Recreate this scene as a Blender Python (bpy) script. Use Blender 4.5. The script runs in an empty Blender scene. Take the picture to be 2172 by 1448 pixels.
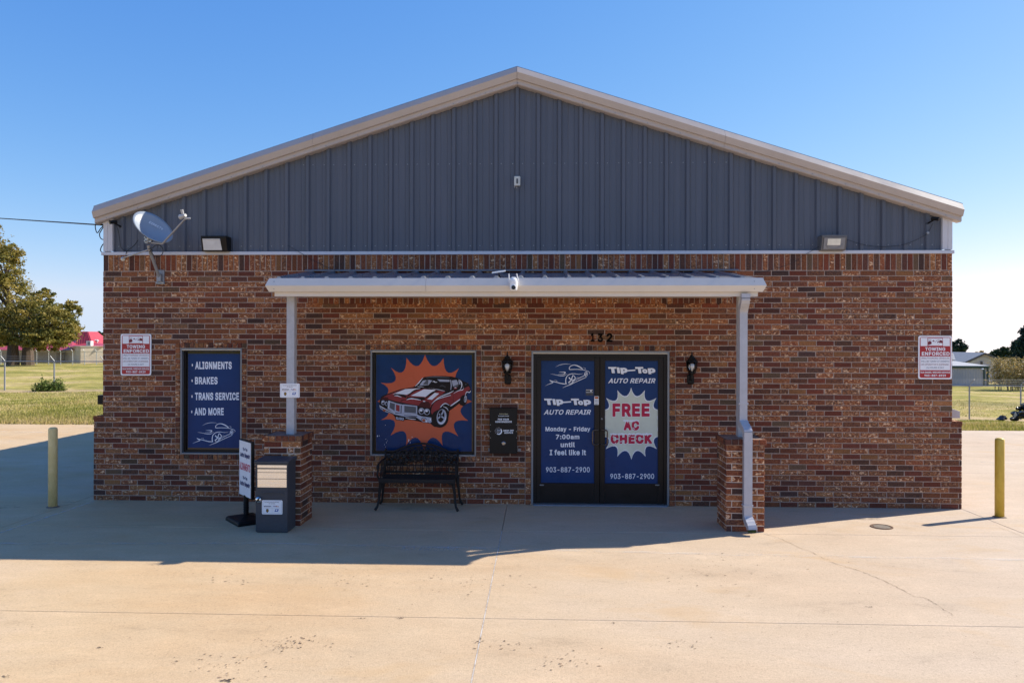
import bpy, math, random, json
import numpy as np
from mathutils import Vector, Matrix
from mathutils.geometry import delaunay_2d_cdt
random.seed(7)
rng = np.random.default_rng(7)
scene = bpy.context.scene
COL = scene.collection

# ------------------------------------------------------------------ camera
CX, CD, CH = 0.307, 10.822, 2.3394
TH, RO = 0.03728, 0.002325
FPX = 1600.0
_r = Vector((math.cos(TH), math.sin(TH), 0)); _u = Vector((0, 0, 1)); _f = Vector((-math.sin(TH), math.cos(TH), 0))
_right = _r * math.cos(RO) + _u * math.sin(RO)
_up = -_r * math.sin(RO) + _u * math.cos(RO)
cam_d = bpy.data.cameras.new("camera"); cam = bpy.data.objects.new("camera", cam_d); COL.objects.link(cam)
M4 = Matrix((( _right.x, _up.x, -_f.x, CX), (_right.y, _up.y, -_f.y, -CD), (_right.z, _up.z, -_f.z, CH), (0, 0, 0, 1)))
cam.matrix_world = M4
cam_d.sensor_width = 36; cam_d.lens = FPX / 2172 * 36
cam_d.clip_start = 0.1; cam_d.clip_end = 3000
scene.camera = cam

def ray(px, py):
    a_, b_ = px - 1086, py - 724
    c, s = math.cos(RO), math.sin(RO)
    a = a_ * c + b_ * s; b = -a_ * s + b_ * c
    return _f * FPX + _r * a - _u * b
def W(px, py, y=0.0):                      # measured photo point -> world point on the vertical plane y
    d = ray(px, py); t = (y + CD) / d.y
    return (CX + d.x * t, y, CH + d.z * t)
def G(px, py, z=0.0):                      # measured photo point -> point on the horizontal plane z
    d = ray(px, py); t = (z - CH) / d.z
    return (CX + d.x * t, -CD + d.y * t, z)

# ------------------------------------------------------------------ light
SUN_EL, SUN_AZ = math.radians(38.3), math.radians(22.8)      # azimuth measured from +x towards +y
sd = Vector((math.cos(SUN_AZ) * math.cos(SUN_EL), math.sin(SUN_AZ) * math.cos(SUN_EL), math.sin(SUN_EL)))
world = bpy.data.worlds.new("World"); scene.world = world; world.use_nodes = True
wn = world.node_tree.nodes; wl = world.node_tree.links
bg = wn["Background"]; sky = wn.new("ShaderNodeTexSky"); sky.sky_type = 'NISHITA'
sky.sun_disc = False; sky.sun_elevation = SUN_EL; sky.sun_rotation = math.radians(90) - SUN_AZ
sky.altitude = 100; sky.air_density = 1.0; sky.dust_density = 0.25; sky.ozone_density = 1.6
# white balance of the photograph: the whole sky a little bluer and more contrasty than the raw model
_a = wn.new('ShaderNodeMix'); _a.data_type = 'RGBA'; _a.blend_type = 'MULTIPLY'; _a.inputs[0].default_value = 1; _a.inputs[7].default_value = (.22, .22, .22, 1)
_sp = wn.new('ShaderNodeSeparateColor'); _cc = wn.new('ShaderNodeCombineColor')
for _k, (_e, _m) in enumerate(((1.3, 2.44), (.85, 2.556), (.42, 3.62))):
    _p = wn.new('ShaderNodeMath'); _p.operation = 'POWER'; _p.inputs[1].default_value = _e; _q = wn.new('ShaderNodeMath'); _q.operation = 'MULTIPLY'; _q.inputs[1].default_value = _m
    wl.new(_sp.outputs[_k], _p.inputs[0]); wl.new(_p.outputs[0], _q.inputs[0]); wl.new(_q.outputs[0], _cc.inputs[_k])
_tc = wn.new('ShaderNodeTexCoord'); _sx = wn.new('ShaderNodeSeparateXYZ'); _mx = wn.new('ShaderNodeMath'); _mx.operation = 'MAXIMUM'; _mx.inputs[1].default_value = .055; _cx = wn.new('ShaderNodeCombineXYZ')
wl.new(_tc.outputs['Generated'], _sx.inputs[0]); wl.new(_sx.outputs[2], _mx.inputs[0]); wl.new(_sx.outputs[0], _cx.inputs[0]); wl.new(_sx.outputs[1], _cx.inputs[1]); wl.new(_mx.outputs[0], _cx.inputs[2]); wl.new(_cx.outputs[0], sky.inputs[0])
wl.new(sky.outputs[0], _a.inputs[6]); wl.new(_a.outputs[2], _sp.inputs[0]); wl.new(_cc.outputs[0], bg.inputs[0])
bg.inputs[1].default_value = 0.13
sl = bpy.data.lights.new("sun", 'SUN'); sun = bpy.data.objects.new("sun", sl); COL.objects.link(sun)
sl.energy = 4.2; sl.angle = math.radians(0.53); sl.color = (1.0, 0.92, 0.79)
sun.rotation_euler = sd.to_track_quat('Z', 'Y').to_euler(); sun.location = (20, 10, 20)
scene.view_settings.view_transform = 'Standard'; scene.view_settings.look = 'None'
scene.view_settings.gamma = 1; scene.view_settings.use_curve_mapping = False
scene.view_settings.exposure = 0.90

# ------------------------------------------------------------------ helpers
def tag(o, label=None, cat=None, group=None, kind=None):
    if label: o['label'] = label
    if cat: o['category'] = cat
    if group: o['group'] = group
    if kind: o['kind'] = kind
    return o
def attach(o, parent):
    if parent is not None:
        o.parent = parent
        p = Vector((0, 0, 0)); q = parent
        if q.type == 'EMPTY': p = Vector(q.location)
        o.matrix_parent_inverse = Matrix.Translation(-p)
def thing(name, label, cat, loc, group=None):
    o = bpy.data.objects.new(name, None); COL.objects.link(o); o.location = loc
    o.empty_display_size = .1
    return tag(o, label, cat, group)
def copy_tree(o, parent=None):
    c = o.copy(); COL.objects.link(c)
    if parent is not None: c.parent = parent
    for ch in list(o.children): copy_tree(ch, c)
    return c

class MB:
    def __init__(s): s.v = []; s.f = []; s.m = []
    def add(s, vs, fs, m=0):
        n = len(s.v); s.v += [tuple(v) for v in vs]; s.f += [tuple(i + n for i in f) for f in fs]; s.m += [m] * len(fs); return s
    def box(s, x0, x1, y0, y1, z0, z1, m=0):
        vs = [(x0, y0, z0), (x1, y0, z0), (x1, y1, z0), (x0, y1, z0), (x0, y0, z1), (x1, y0, z1), (x1, y1, z1), (x0, y1, z1)]
        return s.add(vs, [(0, 3, 2, 1), (4, 5, 6, 7), (0, 1, 5, 4), (1, 2, 6, 5), (2, 3, 7, 6), (3, 0, 4, 7)], m)
    def bbox(s, x0, x1, y0, y1, z0, z1, b=.006, m=0):   # box with chamfered edges
        vs = []; idx = {}
        for ix, x in ((0, x0), (1, x1)):
            for iy, y in ((0, y0), (1, y1)):
                for iz, z in ((0, z0), (1, z1)):
                    sx, sy, sz = (1 - 2 * ix), (1 - 2 * iy), (1 - 2 * iz)
                    idx[ix, iy, iz, 'x'] = len(vs); vs.append((x, y + sy * b, z + sz * b))
                    idx[ix, iy, iz, 'y'] = len(vs); vs.append((x + sx * b, y, z + sz * b))
                    idx[ix, iy, iz, 'z'] = len(vs); vs.append((x + sx * b, y + sy * b, z))
        fs = []
        for i in (0, 1):
            q = [idx[i, 0, 0, 'x'], idx[i, 1, 0, 'x'], idx[i, 1, 1, 'x'], idx[i, 0, 1, 'x']]; fs.append(q if i else q[::-1])
            q = [idx[0, i, 0, 'y'], idx[1, i, 0, 'y'], idx[1, i, 1, 'y'], idx[0, i, 1, 'y']]; fs.append(q[::-1] if i else q)
            q = [idx[0, 0, i, 'z'], idx[1, 0, i, 'z'], idx[1, 1, i, 'z'], idx[0, 1, i, 'z']]; fs.append(q if i else q[::-1])
        for i in (0, 1):
            for j in (0, 1):
                q = [idx[i, j, 0, 'x'], idx[i, j, 0, 'y'], idx[i, j, 1, 'y'], idx[i, j, 1, 'x']]; fs.append(q if i == j else q[::-1])
                q = [idx[i, 0, j, 'x'], idx[i, 0, j, 'z'], idx[i, 1, j, 'z'], idx[i, 1, j, 'x']]; fs.append(q if i != j else q[::-1])
                q = [idx[0, i, j, 'y'], idx[0, i, j, 'z'], idx[1, i, j, 'z'], idx[1, i, j, 'y']]; fs.append(q if i == j else q[::-1])
                for k in (0, 1):
                    q = [idx[i, j, k, 'x'], idx[i, j, k, 'y'], idx[i, j, k, 'z']]; fs.append(q if (i + j + k) % 2 else q[::-1])
        return s.add(vs, fs, m)
    def poly(s, pts, m=0): return s.add(pts, [tuple(range(len(pts)))], m)
    def prism(s, pts, d, m=0):                         # closed polygon extruded by vector d
        n = len(pts); d = Vector(d); p2 = [tuple(Vector(p) + d) for p in pts]
        fs = [tuple(range(n))[::-1], tuple(range(n, 2 * n))] + [(i, (i + 1) % n, n + (i + 1) % n, n + i) for i in range(n)]
        return s.add(list(pts) + p2, fs, m)
    def tube(s, path, r, n=6, m=0, cap=True):
        P = [Vector(p) for p in path]; R = r if isinstance(r, (list, tuple)) else [r] * len(P)
        vs = []; prev = None
        for i, p in enumerate(P):
            t = (P[min(i + 1, len(P) - 1)] - P[max(i - 1, 0)]).normalized()
            if prev is None:
                a = Vector((0, 0, 1)) if abs(t.z) < .9 else Vector((1, 0, 0))
                x = t.cross(a).normalized()
            else:
                x = (prev - t * prev.dot(t)).normalized()
            prev = x; y = t.cross(x)
            for k in range(n):
                a = 2 * math.pi * k / n
                vs.append(tuple(p + (x * math.cos(a) + y * math.sin(a)) * R[i]))
        fs = [(i * n + k, i * n + (k + 1) % n, (i + 1) * n + (k + 1) % n, (i + 1) * n + k) for i in range(len(P) - 1) for k in range(n)]
        if cap: fs += [tuple(range(n))[::-1], tuple(range((len(P) - 1) * n, len(P) * n))]
        return s.add(vs, fs, m)
    def lathe(s, prof, c=(0, 0, 0), n=16, m=0, ax='z'):
        vs = []
        for r, h in prof:
            for k in range(n):
                a = 2 * math.pi * k / n
                if ax == 'z': vs.append((c[0] + r * math.cos(a), c[1] + r * math.sin(a), c[2] + h))
                else: vs.append((c[0] + r * math.cos(a), c[1] - h, c[2] + r * math.sin(a)))
        fs = [(i * n + k, i * n + (k + 1) % n, (i + 1) * n + (k + 1) % n, (i + 1) * n + k) for i in range(len(prof) - 1) for k in range(n)]
        fs += [tuple(range(n))[::-1], tuple(range((len(prof) - 1) * n, len(prof) * n))]
        return s.add(vs, fs, m)
    def build(s, name, mats, parent=None, smooth=False, bevel=0):
        me = bpy.data.meshes.new(name); me.from_pydata(s.v, [], s.f); 
        if not isinstance(mats, (list, tuple)): mats = [mats]
        for m in mats: me.materials.append(m)
        me.polygons.foreach_set('material_index', s.m)
        if smooth: me.polygons.foreach_set('use_smooth', [True] * len(me.polygons))
        me.update()
        o = bpy.data.objects.new(name, me); COL.objects.link(o); attach(o, parent)
        if bevel:
            b = o.modifiers.new('b', 'BEVEL'); b.width = bevel; b.segments = 2; b.limit_method = 'ANGLE'
        return o

def smoothpath(pts, k=6):
    P = [np.array(p, float) for p in pts]; P = [P[0]] + P + [P[-1]]; out = []
    for i in range(1, len(P) - 2):
        a, b, c, d = P[i - 1:i + 3]
        for j in range(k):
            t = j / k
            out.append(tuple(.5 * ((2 * b) + (c - a) * t + (2 * a - 5 * b + 4 * c - d) * t * t + (3 * b - a - 3 * c + d) * t ** 3)))
    out.append(tuple(P[-2])); return out

# ------------------------------------------------------------------ materials
def newmat(name):
    m = bpy.data.materials.new(name); m.use_nodes = True
    nt = m.node_tree; return m, nt.nodes, nt.links, nt.nodes['Principled BSDF']
def noise(n, l, scale, detail=4, rough=.6, dist=0, vec=None):
    t = n.new('ShaderNodeTexNoise'); t.inputs['Scale'].default_value = scale; t.inputs['Detail'].default_value = detail
    t.inputs['Roughness'].default_value = rough; t.inputs['Distortion'].default_value = dist
    if vec is not None: l.new(vec, t.inputs['Vector'])
    return t
def ramp(n, l, fac, stops):
    r = n.new('ShaderNodeValToRGB'); e = r.color_ramp.elements
    while len(e) < len(stops): e.new(.5)
    for i, (p, c) in enumerate(stops):
        e[i].position = p; e[i].color = (c if len(c) == 4 else (*c, 1)) if not isinstance(c, (int, float)) else (c, c, c, 1)
    l.new(fac, r.inputs[0]); return r
def mixc(n, l, fac, a, b, mode='MIX'):
    x = n.new('ShaderNodeMix'); x.data_type = 'RGBA'; x.blend_type = mode
    for s, v in ((0, fac), (6, a), (7, b)):
        if isinstance(v, (int, float)): x.inputs[s].default_value = v
        elif isinstance(v, tuple): x.inputs[s].default_value = (*v, 1) if len(v) == 3 else v
        else: l.new(v, x.inputs[s])
    return x.outputs[2]
def bump(n, l, h, strength, dist, p):
    b = n.new('ShaderNodeBump'); b.inputs['Strength'].default_value = strength; b.inputs['Distance'].default_value = dist
    l.new(h, b.inputs['Height']); l.new(b.outputs[0], p.inputs['Normal']); return b
def simple(name, col, rough=.5, metal=0, var=.12, scale=9, bmp=0, bscale=120, spec=.5, coat=0, stretch=None):
    m, n, l, p = newmat(name)
    g = n.new('ShaderNodeNewGeometry'); v = g.outputs['Position']
    if stretch:
        mp = n.new('ShaderNodeMapping'); mp.inputs['Scale'].default_value = stretch; l.new(v, mp.inputs[0]); v = mp.outputs[0]
    t = noise(n, l, scale, 5, .65, 0, v)
    lo = tuple(c * (1 - var) for c in col); hi = tuple(min(1, c * (1 + var)) for c in col)
    r = ramp(n, l, t.outputs[0], [(.3, lo), (.7, hi)])
    l.new(r.outputs[0], p.inputs['Base Color'])
    rr = ramp(n, l, t.outputs[0], [(.3, max(0, rough - .06)), (.7, min(1, rough + .06))]); l.new(rr.outputs[0], p.inputs['Roughness'])
    p.inputs['Metallic'].default_value = metal; p.inputs['Specular IOR Level'].default_value = spec
    p.inputs['Coat Weight'].default_value = coat; p.inputs['Coat Roughness'].default_value = .08
    if bmp:
        b2 = noise(n, l, bscale, 4, .6, 0, v); bump(n, l, b2.outputs[0], bmp, .01, p)
    return m

def brick_material():
    m, n, l, p = newmat('brick'); g = n.new('ShaderNodeNewGeometry'); pos = g.outputs['Position']
    at = n.new('ShaderNodeAttribute'); at.attribute_name = 'tone'
    mp = n.new('ShaderNodeMapping'); mp.inputs['Scale'].default_value = (1, 1, 1.6); l.new(pos, mp.inputs[0])
    big = noise(n, l, 17, 5, .68, .2, mp.outputs[0])
    fine = noise(n, l, 75, 4, .7, .4, pos)
    rip = noise(n, l, 34, 5, .72, .35, mp.outputs[0])
    # tan and cream flashed patches, strength stored per brick
    s1 = ramp(n, l, rip.outputs[0], [(.42, 0), (.54, 1)])
    mm = n.new('ShaderNodeMath'); mm.operation = 'MULTIPLY'; l.new(s1.outputs[0], mm.inputs[0]); l.new(at.outputs['Alpha'], mm.inputs[1])
    c1 = mixc(n, l, mm.outputs[0], at.outputs['Color'], (.46, .18, .065))
    s2 = ramp(n, l, big.outputs[0], [(.555, 0), (.60, 1)])
    a2 = n.new('ShaderNodeMath'); a2.operation = 'SUBTRACT'; a2.inputs[1].default_value = .34; a2.use_clamp = True; l.new(at.outputs['Alpha'], a2.inputs[0])
    a3 = n.new('ShaderNodeMath'); a3.operation = 'MULTIPLY'; a3.inputs[1].default_value = 2.2; a3.use_clamp = True; l.new(a2.outputs[0], a3.inputs[0])
    m2 = n.new('ShaderNodeMath'); m2.operation = 'MULTIPLY'; l.new(s2.outputs[0], m2.inputs[0]); l.new(a3.outputs[0], m2.inputs[1])
    c2 = mixc(n, l, m2.outputs[0], c1, (.82, .55, .34))
    sh = ramp(n, l, fine.outputs[0], [(.32, .50), (.68, 1.45)])
    c3 = mixc(n, l, 1.0, c2, sh.outputs[0], 'MULTIPLY')
    wv = noise(n, l, .8, 4, .6, .5, pos); wr = ramp(n, l, wv.outputs[0], [(.35, .80), (.65, 1.12)]); c3 = mixc(n, l, 1.0, c3, wr.outputs[0], 'MULTIPLY')
    l.new(c3, p.inputs['Base Color']); p.inputs['Roughness'].default_value = .85; p.inputs['Specular IOR Level'].default_value = .35
    ad = n.new('ShaderNodeMath'); ad.operation = 'ADD'; l.new(rip.outputs[0], ad.inputs[0]); l.new(fine.outputs[0], ad.inputs[1])
    bump(n, l, ad.outputs[0], .7, .012, p)
    return m
def concrete_material():
    m, n, l, p = newmat('concrete'); g = n.new('ShaderNodeNewGeometry'); pos = g.outputs['Position']
    mp = n.new('ShaderNodeMapping'); mp.inputs['Scale'].default_value = (.55, 1.1, 1); l.new(pos, mp.inputs[0])
    a = noise(n, l, .45, 6, .62, .3, mp.outputs[0]); b = noise(n, l, 2.2, 9, .74, .25, mp.outputs[0]); c = noise(n, l, 62, 5, .8, 0, pos); d = noise(n, l, 22, 4, .7, .3, pos)
    base = ramp(n, l, a.outputs[0], [(.32, (.53, .355, .19)), (.5, (.55, .40, .24)), (.68, (.58, .44, .295))])
    sp = n.new('ShaderNodeSeparateXYZ'); l.new(pos, sp.inputs[0])
    mr = n.new('ShaderNodeMapRange'); mr.inputs[1].default_value = -4; mr.inputs[2].default_value = 5; l.new(sp.outputs[0], mr.inputs[0])
    c0 = mixc(n, l, mr.outputs[0], base.outputs[0], mixc(n, l, .6, base.outputs[0], (.50, .415, .345)))
    st = ramp(n, l, b.outputs[0], [(.28, .78), (.42, .95), (.55, 1.0), (.72, 1.12)])
    c1 = mixc(n, l, 1.0, c0, st.outputs[0], 'MULTIPLY')
    fs = ramp(n, l, c.outputs[0], [(.25, .74), (.5, 1.0), (.75, 1.16)])
    c2 = mixc(n, l, 1.0, c1, fs.outputs[0], 'MULTIPLY')
    ds = ramp(n, l, d.outputs[0], [(.26, .78), (.36, 1.0)])
    c3 = mixc(n, l, .8, c2, ds.outputs[0], 'MULTIPLY')
    l.new(c3, p.inputs['Base Color']); p.inputs['Roughness'].default_value = .8; p.inputs['Specular IOR Level'].default_value = .25
    f2 = noise(n, l, 26, 6, .85, 0, pos); f3 = ramp(n, l, f2.outputs[0], [(.34, .80), (.46, .98), (.56, 1.0), (.68, 1.10)])
    c4 = mixc(n, l, 1.0, c3, f3.outputs[0], 'MULTIPLY')
    e2 = noise(n, l, .9, 5, .6, 1.2, mp.outputs[0]); e3 = ramp(n, l, e2.outputs[0], [(.56, 0), (.74, .55)]); c5 = mixc(n, l, e3.outputs[0], c4, (.50, .33, .17))
    l.new(c5, p.inputs['Base Color'])
    ad = n.new('ShaderNodeMath'); ad.operation = 'ADD'; l.new(c.outputs[0], ad.inputs[0]); l.new(f2.outputs[0], ad.inputs[1])
    bump(n, l, ad.outputs[0], .45, .006, p)
    return m
def ground_material():
    m, n, l, p = newmat('ground_grass'); g = n.new('ShaderNodeNewGeometry'); pos = g.outputs['Position']
    at = n.new('ShaderNodeAttribute'); at.attribute_name = 'dirt'
    a = noise(n, l, .16, 5, .6, .5, pos); b = noise(n, l, 1.4, 6, .7, .5, pos); c = noise(n, l, 16, 3, .7, 0, pos)
    base = ramp(n, l, a.outputs[0], [(.35, (.23, .22, .05)), (.50, (.38, .32, .09)), (.64, (.52, .39, .19))])
    v = ramp(n, l, b.outputs[0], [(.3, .55), (.7, 1.3)]); c1 = mixc(n, l, 1.0, base.outputs[0], v.outputs[0], 'MULTIPLY')
    v2 = ramp(n, l, c.outputs[0], [(.3, .65), (.7, 1.3)]); c2 = mixc(n, l, 1.0, c1, v2.outputs[0], 'MULTIPLY')
    dm = n.new('ShaderNodeMath'); dm.operation = 'MULTIPLY'; l.new(at.outputs['Fac'], dm.inputs[0])
    dr = ramp(n, l, b.outputs[0], [(.35, .2), (.6, 1)]); l.new(dr.outputs[0], dm.inputs[1])
    c3 = mixc(n, l, dm.outputs[0], c2, (.46, .33, .21))
    l.new(c3, p.inputs['Base Color']); p.inputs['Roughness'].default_value = .95; p.inputs['Specular IOR Level'].default_value = .1
    bump(n, l, c.outputs[0], .6, .05, p)
    return m
def leaf_material(name, stops, trans=.25):
    m, n, l, p = newmat(name); at = n.new('ShaderNodeAttribute'); at.attribute_name = 'tint'
    r = ramp(n, l, at.outputs['Fac'], stops)
    l.new(r.outputs[0], p.inputs['Base Color']); p.inputs['Roughness'].default_value = .6; p.inputs['Specular IOR Level'].default_value = .25
    tr = n.new('ShaderNodeBsdfTranslucent'); l.new(r.outputs[0], tr.inputs[0])
    mx = n.new('ShaderNodeMixShader'); mx.inputs[0].default_value = trans
    out = n['Material Output']; l.new(p.outputs[0], mx.inputs[1]); l.new(tr.outputs[0], mx.inputs[2]); l.new(mx.outputs[0], out.inputs[0])
    return m
def worn_paint(name, col, lo, hi, scale=9, mx=.8):
    m, n, l, p = newmat(name); g = n.new('ShaderNodeNewGeometry')
    mp = n.new('ShaderNodeMapping'); mp.inputs['Scale'].default_value = (.35, 1, 1); l.new(g.outputs['Position'], mp.inputs[0])
    t = noise(n, l, scale, 7, .75, .5, mp.outputs[0])
    r = ramp(n, l, t.outputs[0], [(lo, 0), (hi, mx)]); p.inputs['Base Color'].default_value = (*col, 1); p.inputs['Roughness'].default_value = .8
    l.new(r.outputs[0], p.inputs['Alpha']); return m
def glass_mat():
    m, n, l, p = newmat('clear_glass')
    tr = n.new('ShaderNodeBsdfTransparent'); gl = n.new('ShaderNodeBsdfGlossy'); gl.inputs['Roughness'].default_value = .05
    fr = n.new('ShaderNodeFresnel'); fr.inputs[0].default_value = 1.8; mx = n.new('ShaderNodeMixShader')
    l.new(fr.outputs[0], mx.inputs[0]); l.new(tr.outputs[0], mx.inputs[1]); l.new(gl.outputs[0], mx.inputs[2]); l.new(mx.outputs[0], n['Material Output'].inputs[0]); return m
def mottled(name, stops, scale, rough=.7, stretch=(1, 1, 1), bmp=.2):
    m, n, l, p = newmat(name); g = n.new('ShaderNodeNewGeometry')
    mp = n.new('ShaderNodeMapping'); mp.inputs['Scale'].default_value = stretch; l.new(g.outputs['Position'], mp.inputs[0])
    t = noise(n, l, scale, 7, .7, .6, mp.outputs[0]); r = ramp(n, l, t.outputs[0], stops); l.new(r.outputs[0], p.inputs['Base Color'])
    p.inputs['Roughness'].default_value = rough; bump(n, l, t.outputs[0], bmp, .01, p); return m

MORTARP = simple('pale_mortar', (.60, .49, .41), .95, var=.2, scale=30, bmp=.4, bscale=260, spec=.1)
BRICK = brick_material(); CONC = concrete_material(); GROUND = ground_material()
MORTAR = simple('mortar', (.43, .325, .265), .95, var=.22, scale=30, bmp=.4, bscale=260, spec=.1)
SIDING = simple('slate_siding', (.092, .101, .128), .42, var=.10, scale=1.6, spec=.45, stretch=(3, 1, .25))
FASC = simple('ivory_fascia', (.68, .625, .56), .38, var=.04, scale=2.5, spec=.4)
TRIM = simple('stone_trim', (.46, .40, .365), .38, var=.06, scale=2.5, spec=.4)
TRIMW = simple('pale_trim', (.60, .585, .60), .35, var=.05, scale=2.5, spec=.4)
ROOFM = simple('galvalume_roof', (.26, .28, .33), .3, metal=.55, var=.08, scale=3)
POSTM = simple('grey_post_paint', (.44, .44, .46), .5, var=.12, scale=14, bmp=.08, bscale=60)
SPOUT = simple('grey_spout_paint', (.46, .455, .48), .4, var=.08, scale=10)
BLK = simple('black_metal', (.010, .009, .009), .42, var=.3, scale=20, spec=.22)
BLKM = simple('bronze_black_aluminium', (.016, .012, .011), .35, var=.2, scale=8, spec=.22)
IRON = simple('cast_iron', (.022, .016, .014), .55, var=.4, scale=40, bmp=.4, bscale=150, spec=.3)
SILV = simple('silver_frame', (.22, .23, .25), .4, metal=.3, var=.08)
CREAM = simple('cream_flashing', (.62, .54, .42), .5, var=.06)
WHITE = simple('white_plastic', (.78, .78, .78), .35, var=.04)
SIGNW = simple('sign_white', (.88, .87, .88), .35, var=.04)
SIGNR = simple('sign_red', (.42, .012, .02), .35, var=.08)
SIGND = simple('sign_dark_red', (.18, .01, .03), .4, var=.08)
SIGNB = simple('sign_navy', (.03, .04, .12), .4, var=.08)
STEEL = simple('brushed_steel', (.80, .79, .80), .28, metal=1, var=.04, scale=6, stretch=(1, 1, 14))
GALV = simple('galvanised_steel', (.42, .43, .44), .42, metal=.8, var=.15, scale=25)
ZINC = simple('grey_zinc', (.30, .31, .33), .5, metal=.5, var=.15, scale=25)
BOXG = simple('charcoal_powder_coat', (.055, .060, .072), .45, var=.1, scale=30, bmp=.05, bscale=400, spec=.3)
YEL = mottled('yellow_bollard_paint', [(.30, (.12, .06, .03)), (.33, (.52, .34, .04)), (.6, (.62, .43, .06)), (.75, (.50, .40, .16))], 9, .5, (1, 1, .5))
YELP = mottled('faded_yellow_bollard_paint', [(.30, (.22, .13, .06)), (.33, (.72, .54, .22)), (.6, (.86, .66, .31)), (.75, (.70, .56, .36))], 9, .6, (1, 1, .5))
RUBBER = simple('black_cable', (.012, .012, .013), .6)
def film(name, col, var=.12):
    return simple(name, col, .3, var=var, scale=2.2, spec=.10, coat=.08)
FILM = film('blue_vinyl_film', (.014, .046, .150)); FILMD = film('navy_vinyl_film', (.006, .038, .130), .18)
PWH = film('white_vinyl', (.86, .87, .92), .03); PCR = film('pale_burst_vinyl', (.66, .68, .56), .1)
PRD = film('crimson_vinyl', (.52, .022, .07), .06); POR = film('orange_burst_vinyl', (.60, .125, .060), .05)
PBL = film('dark_outline_vinyl', (.014, .012, .02), .1)
CLR = glass_mat()

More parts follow.
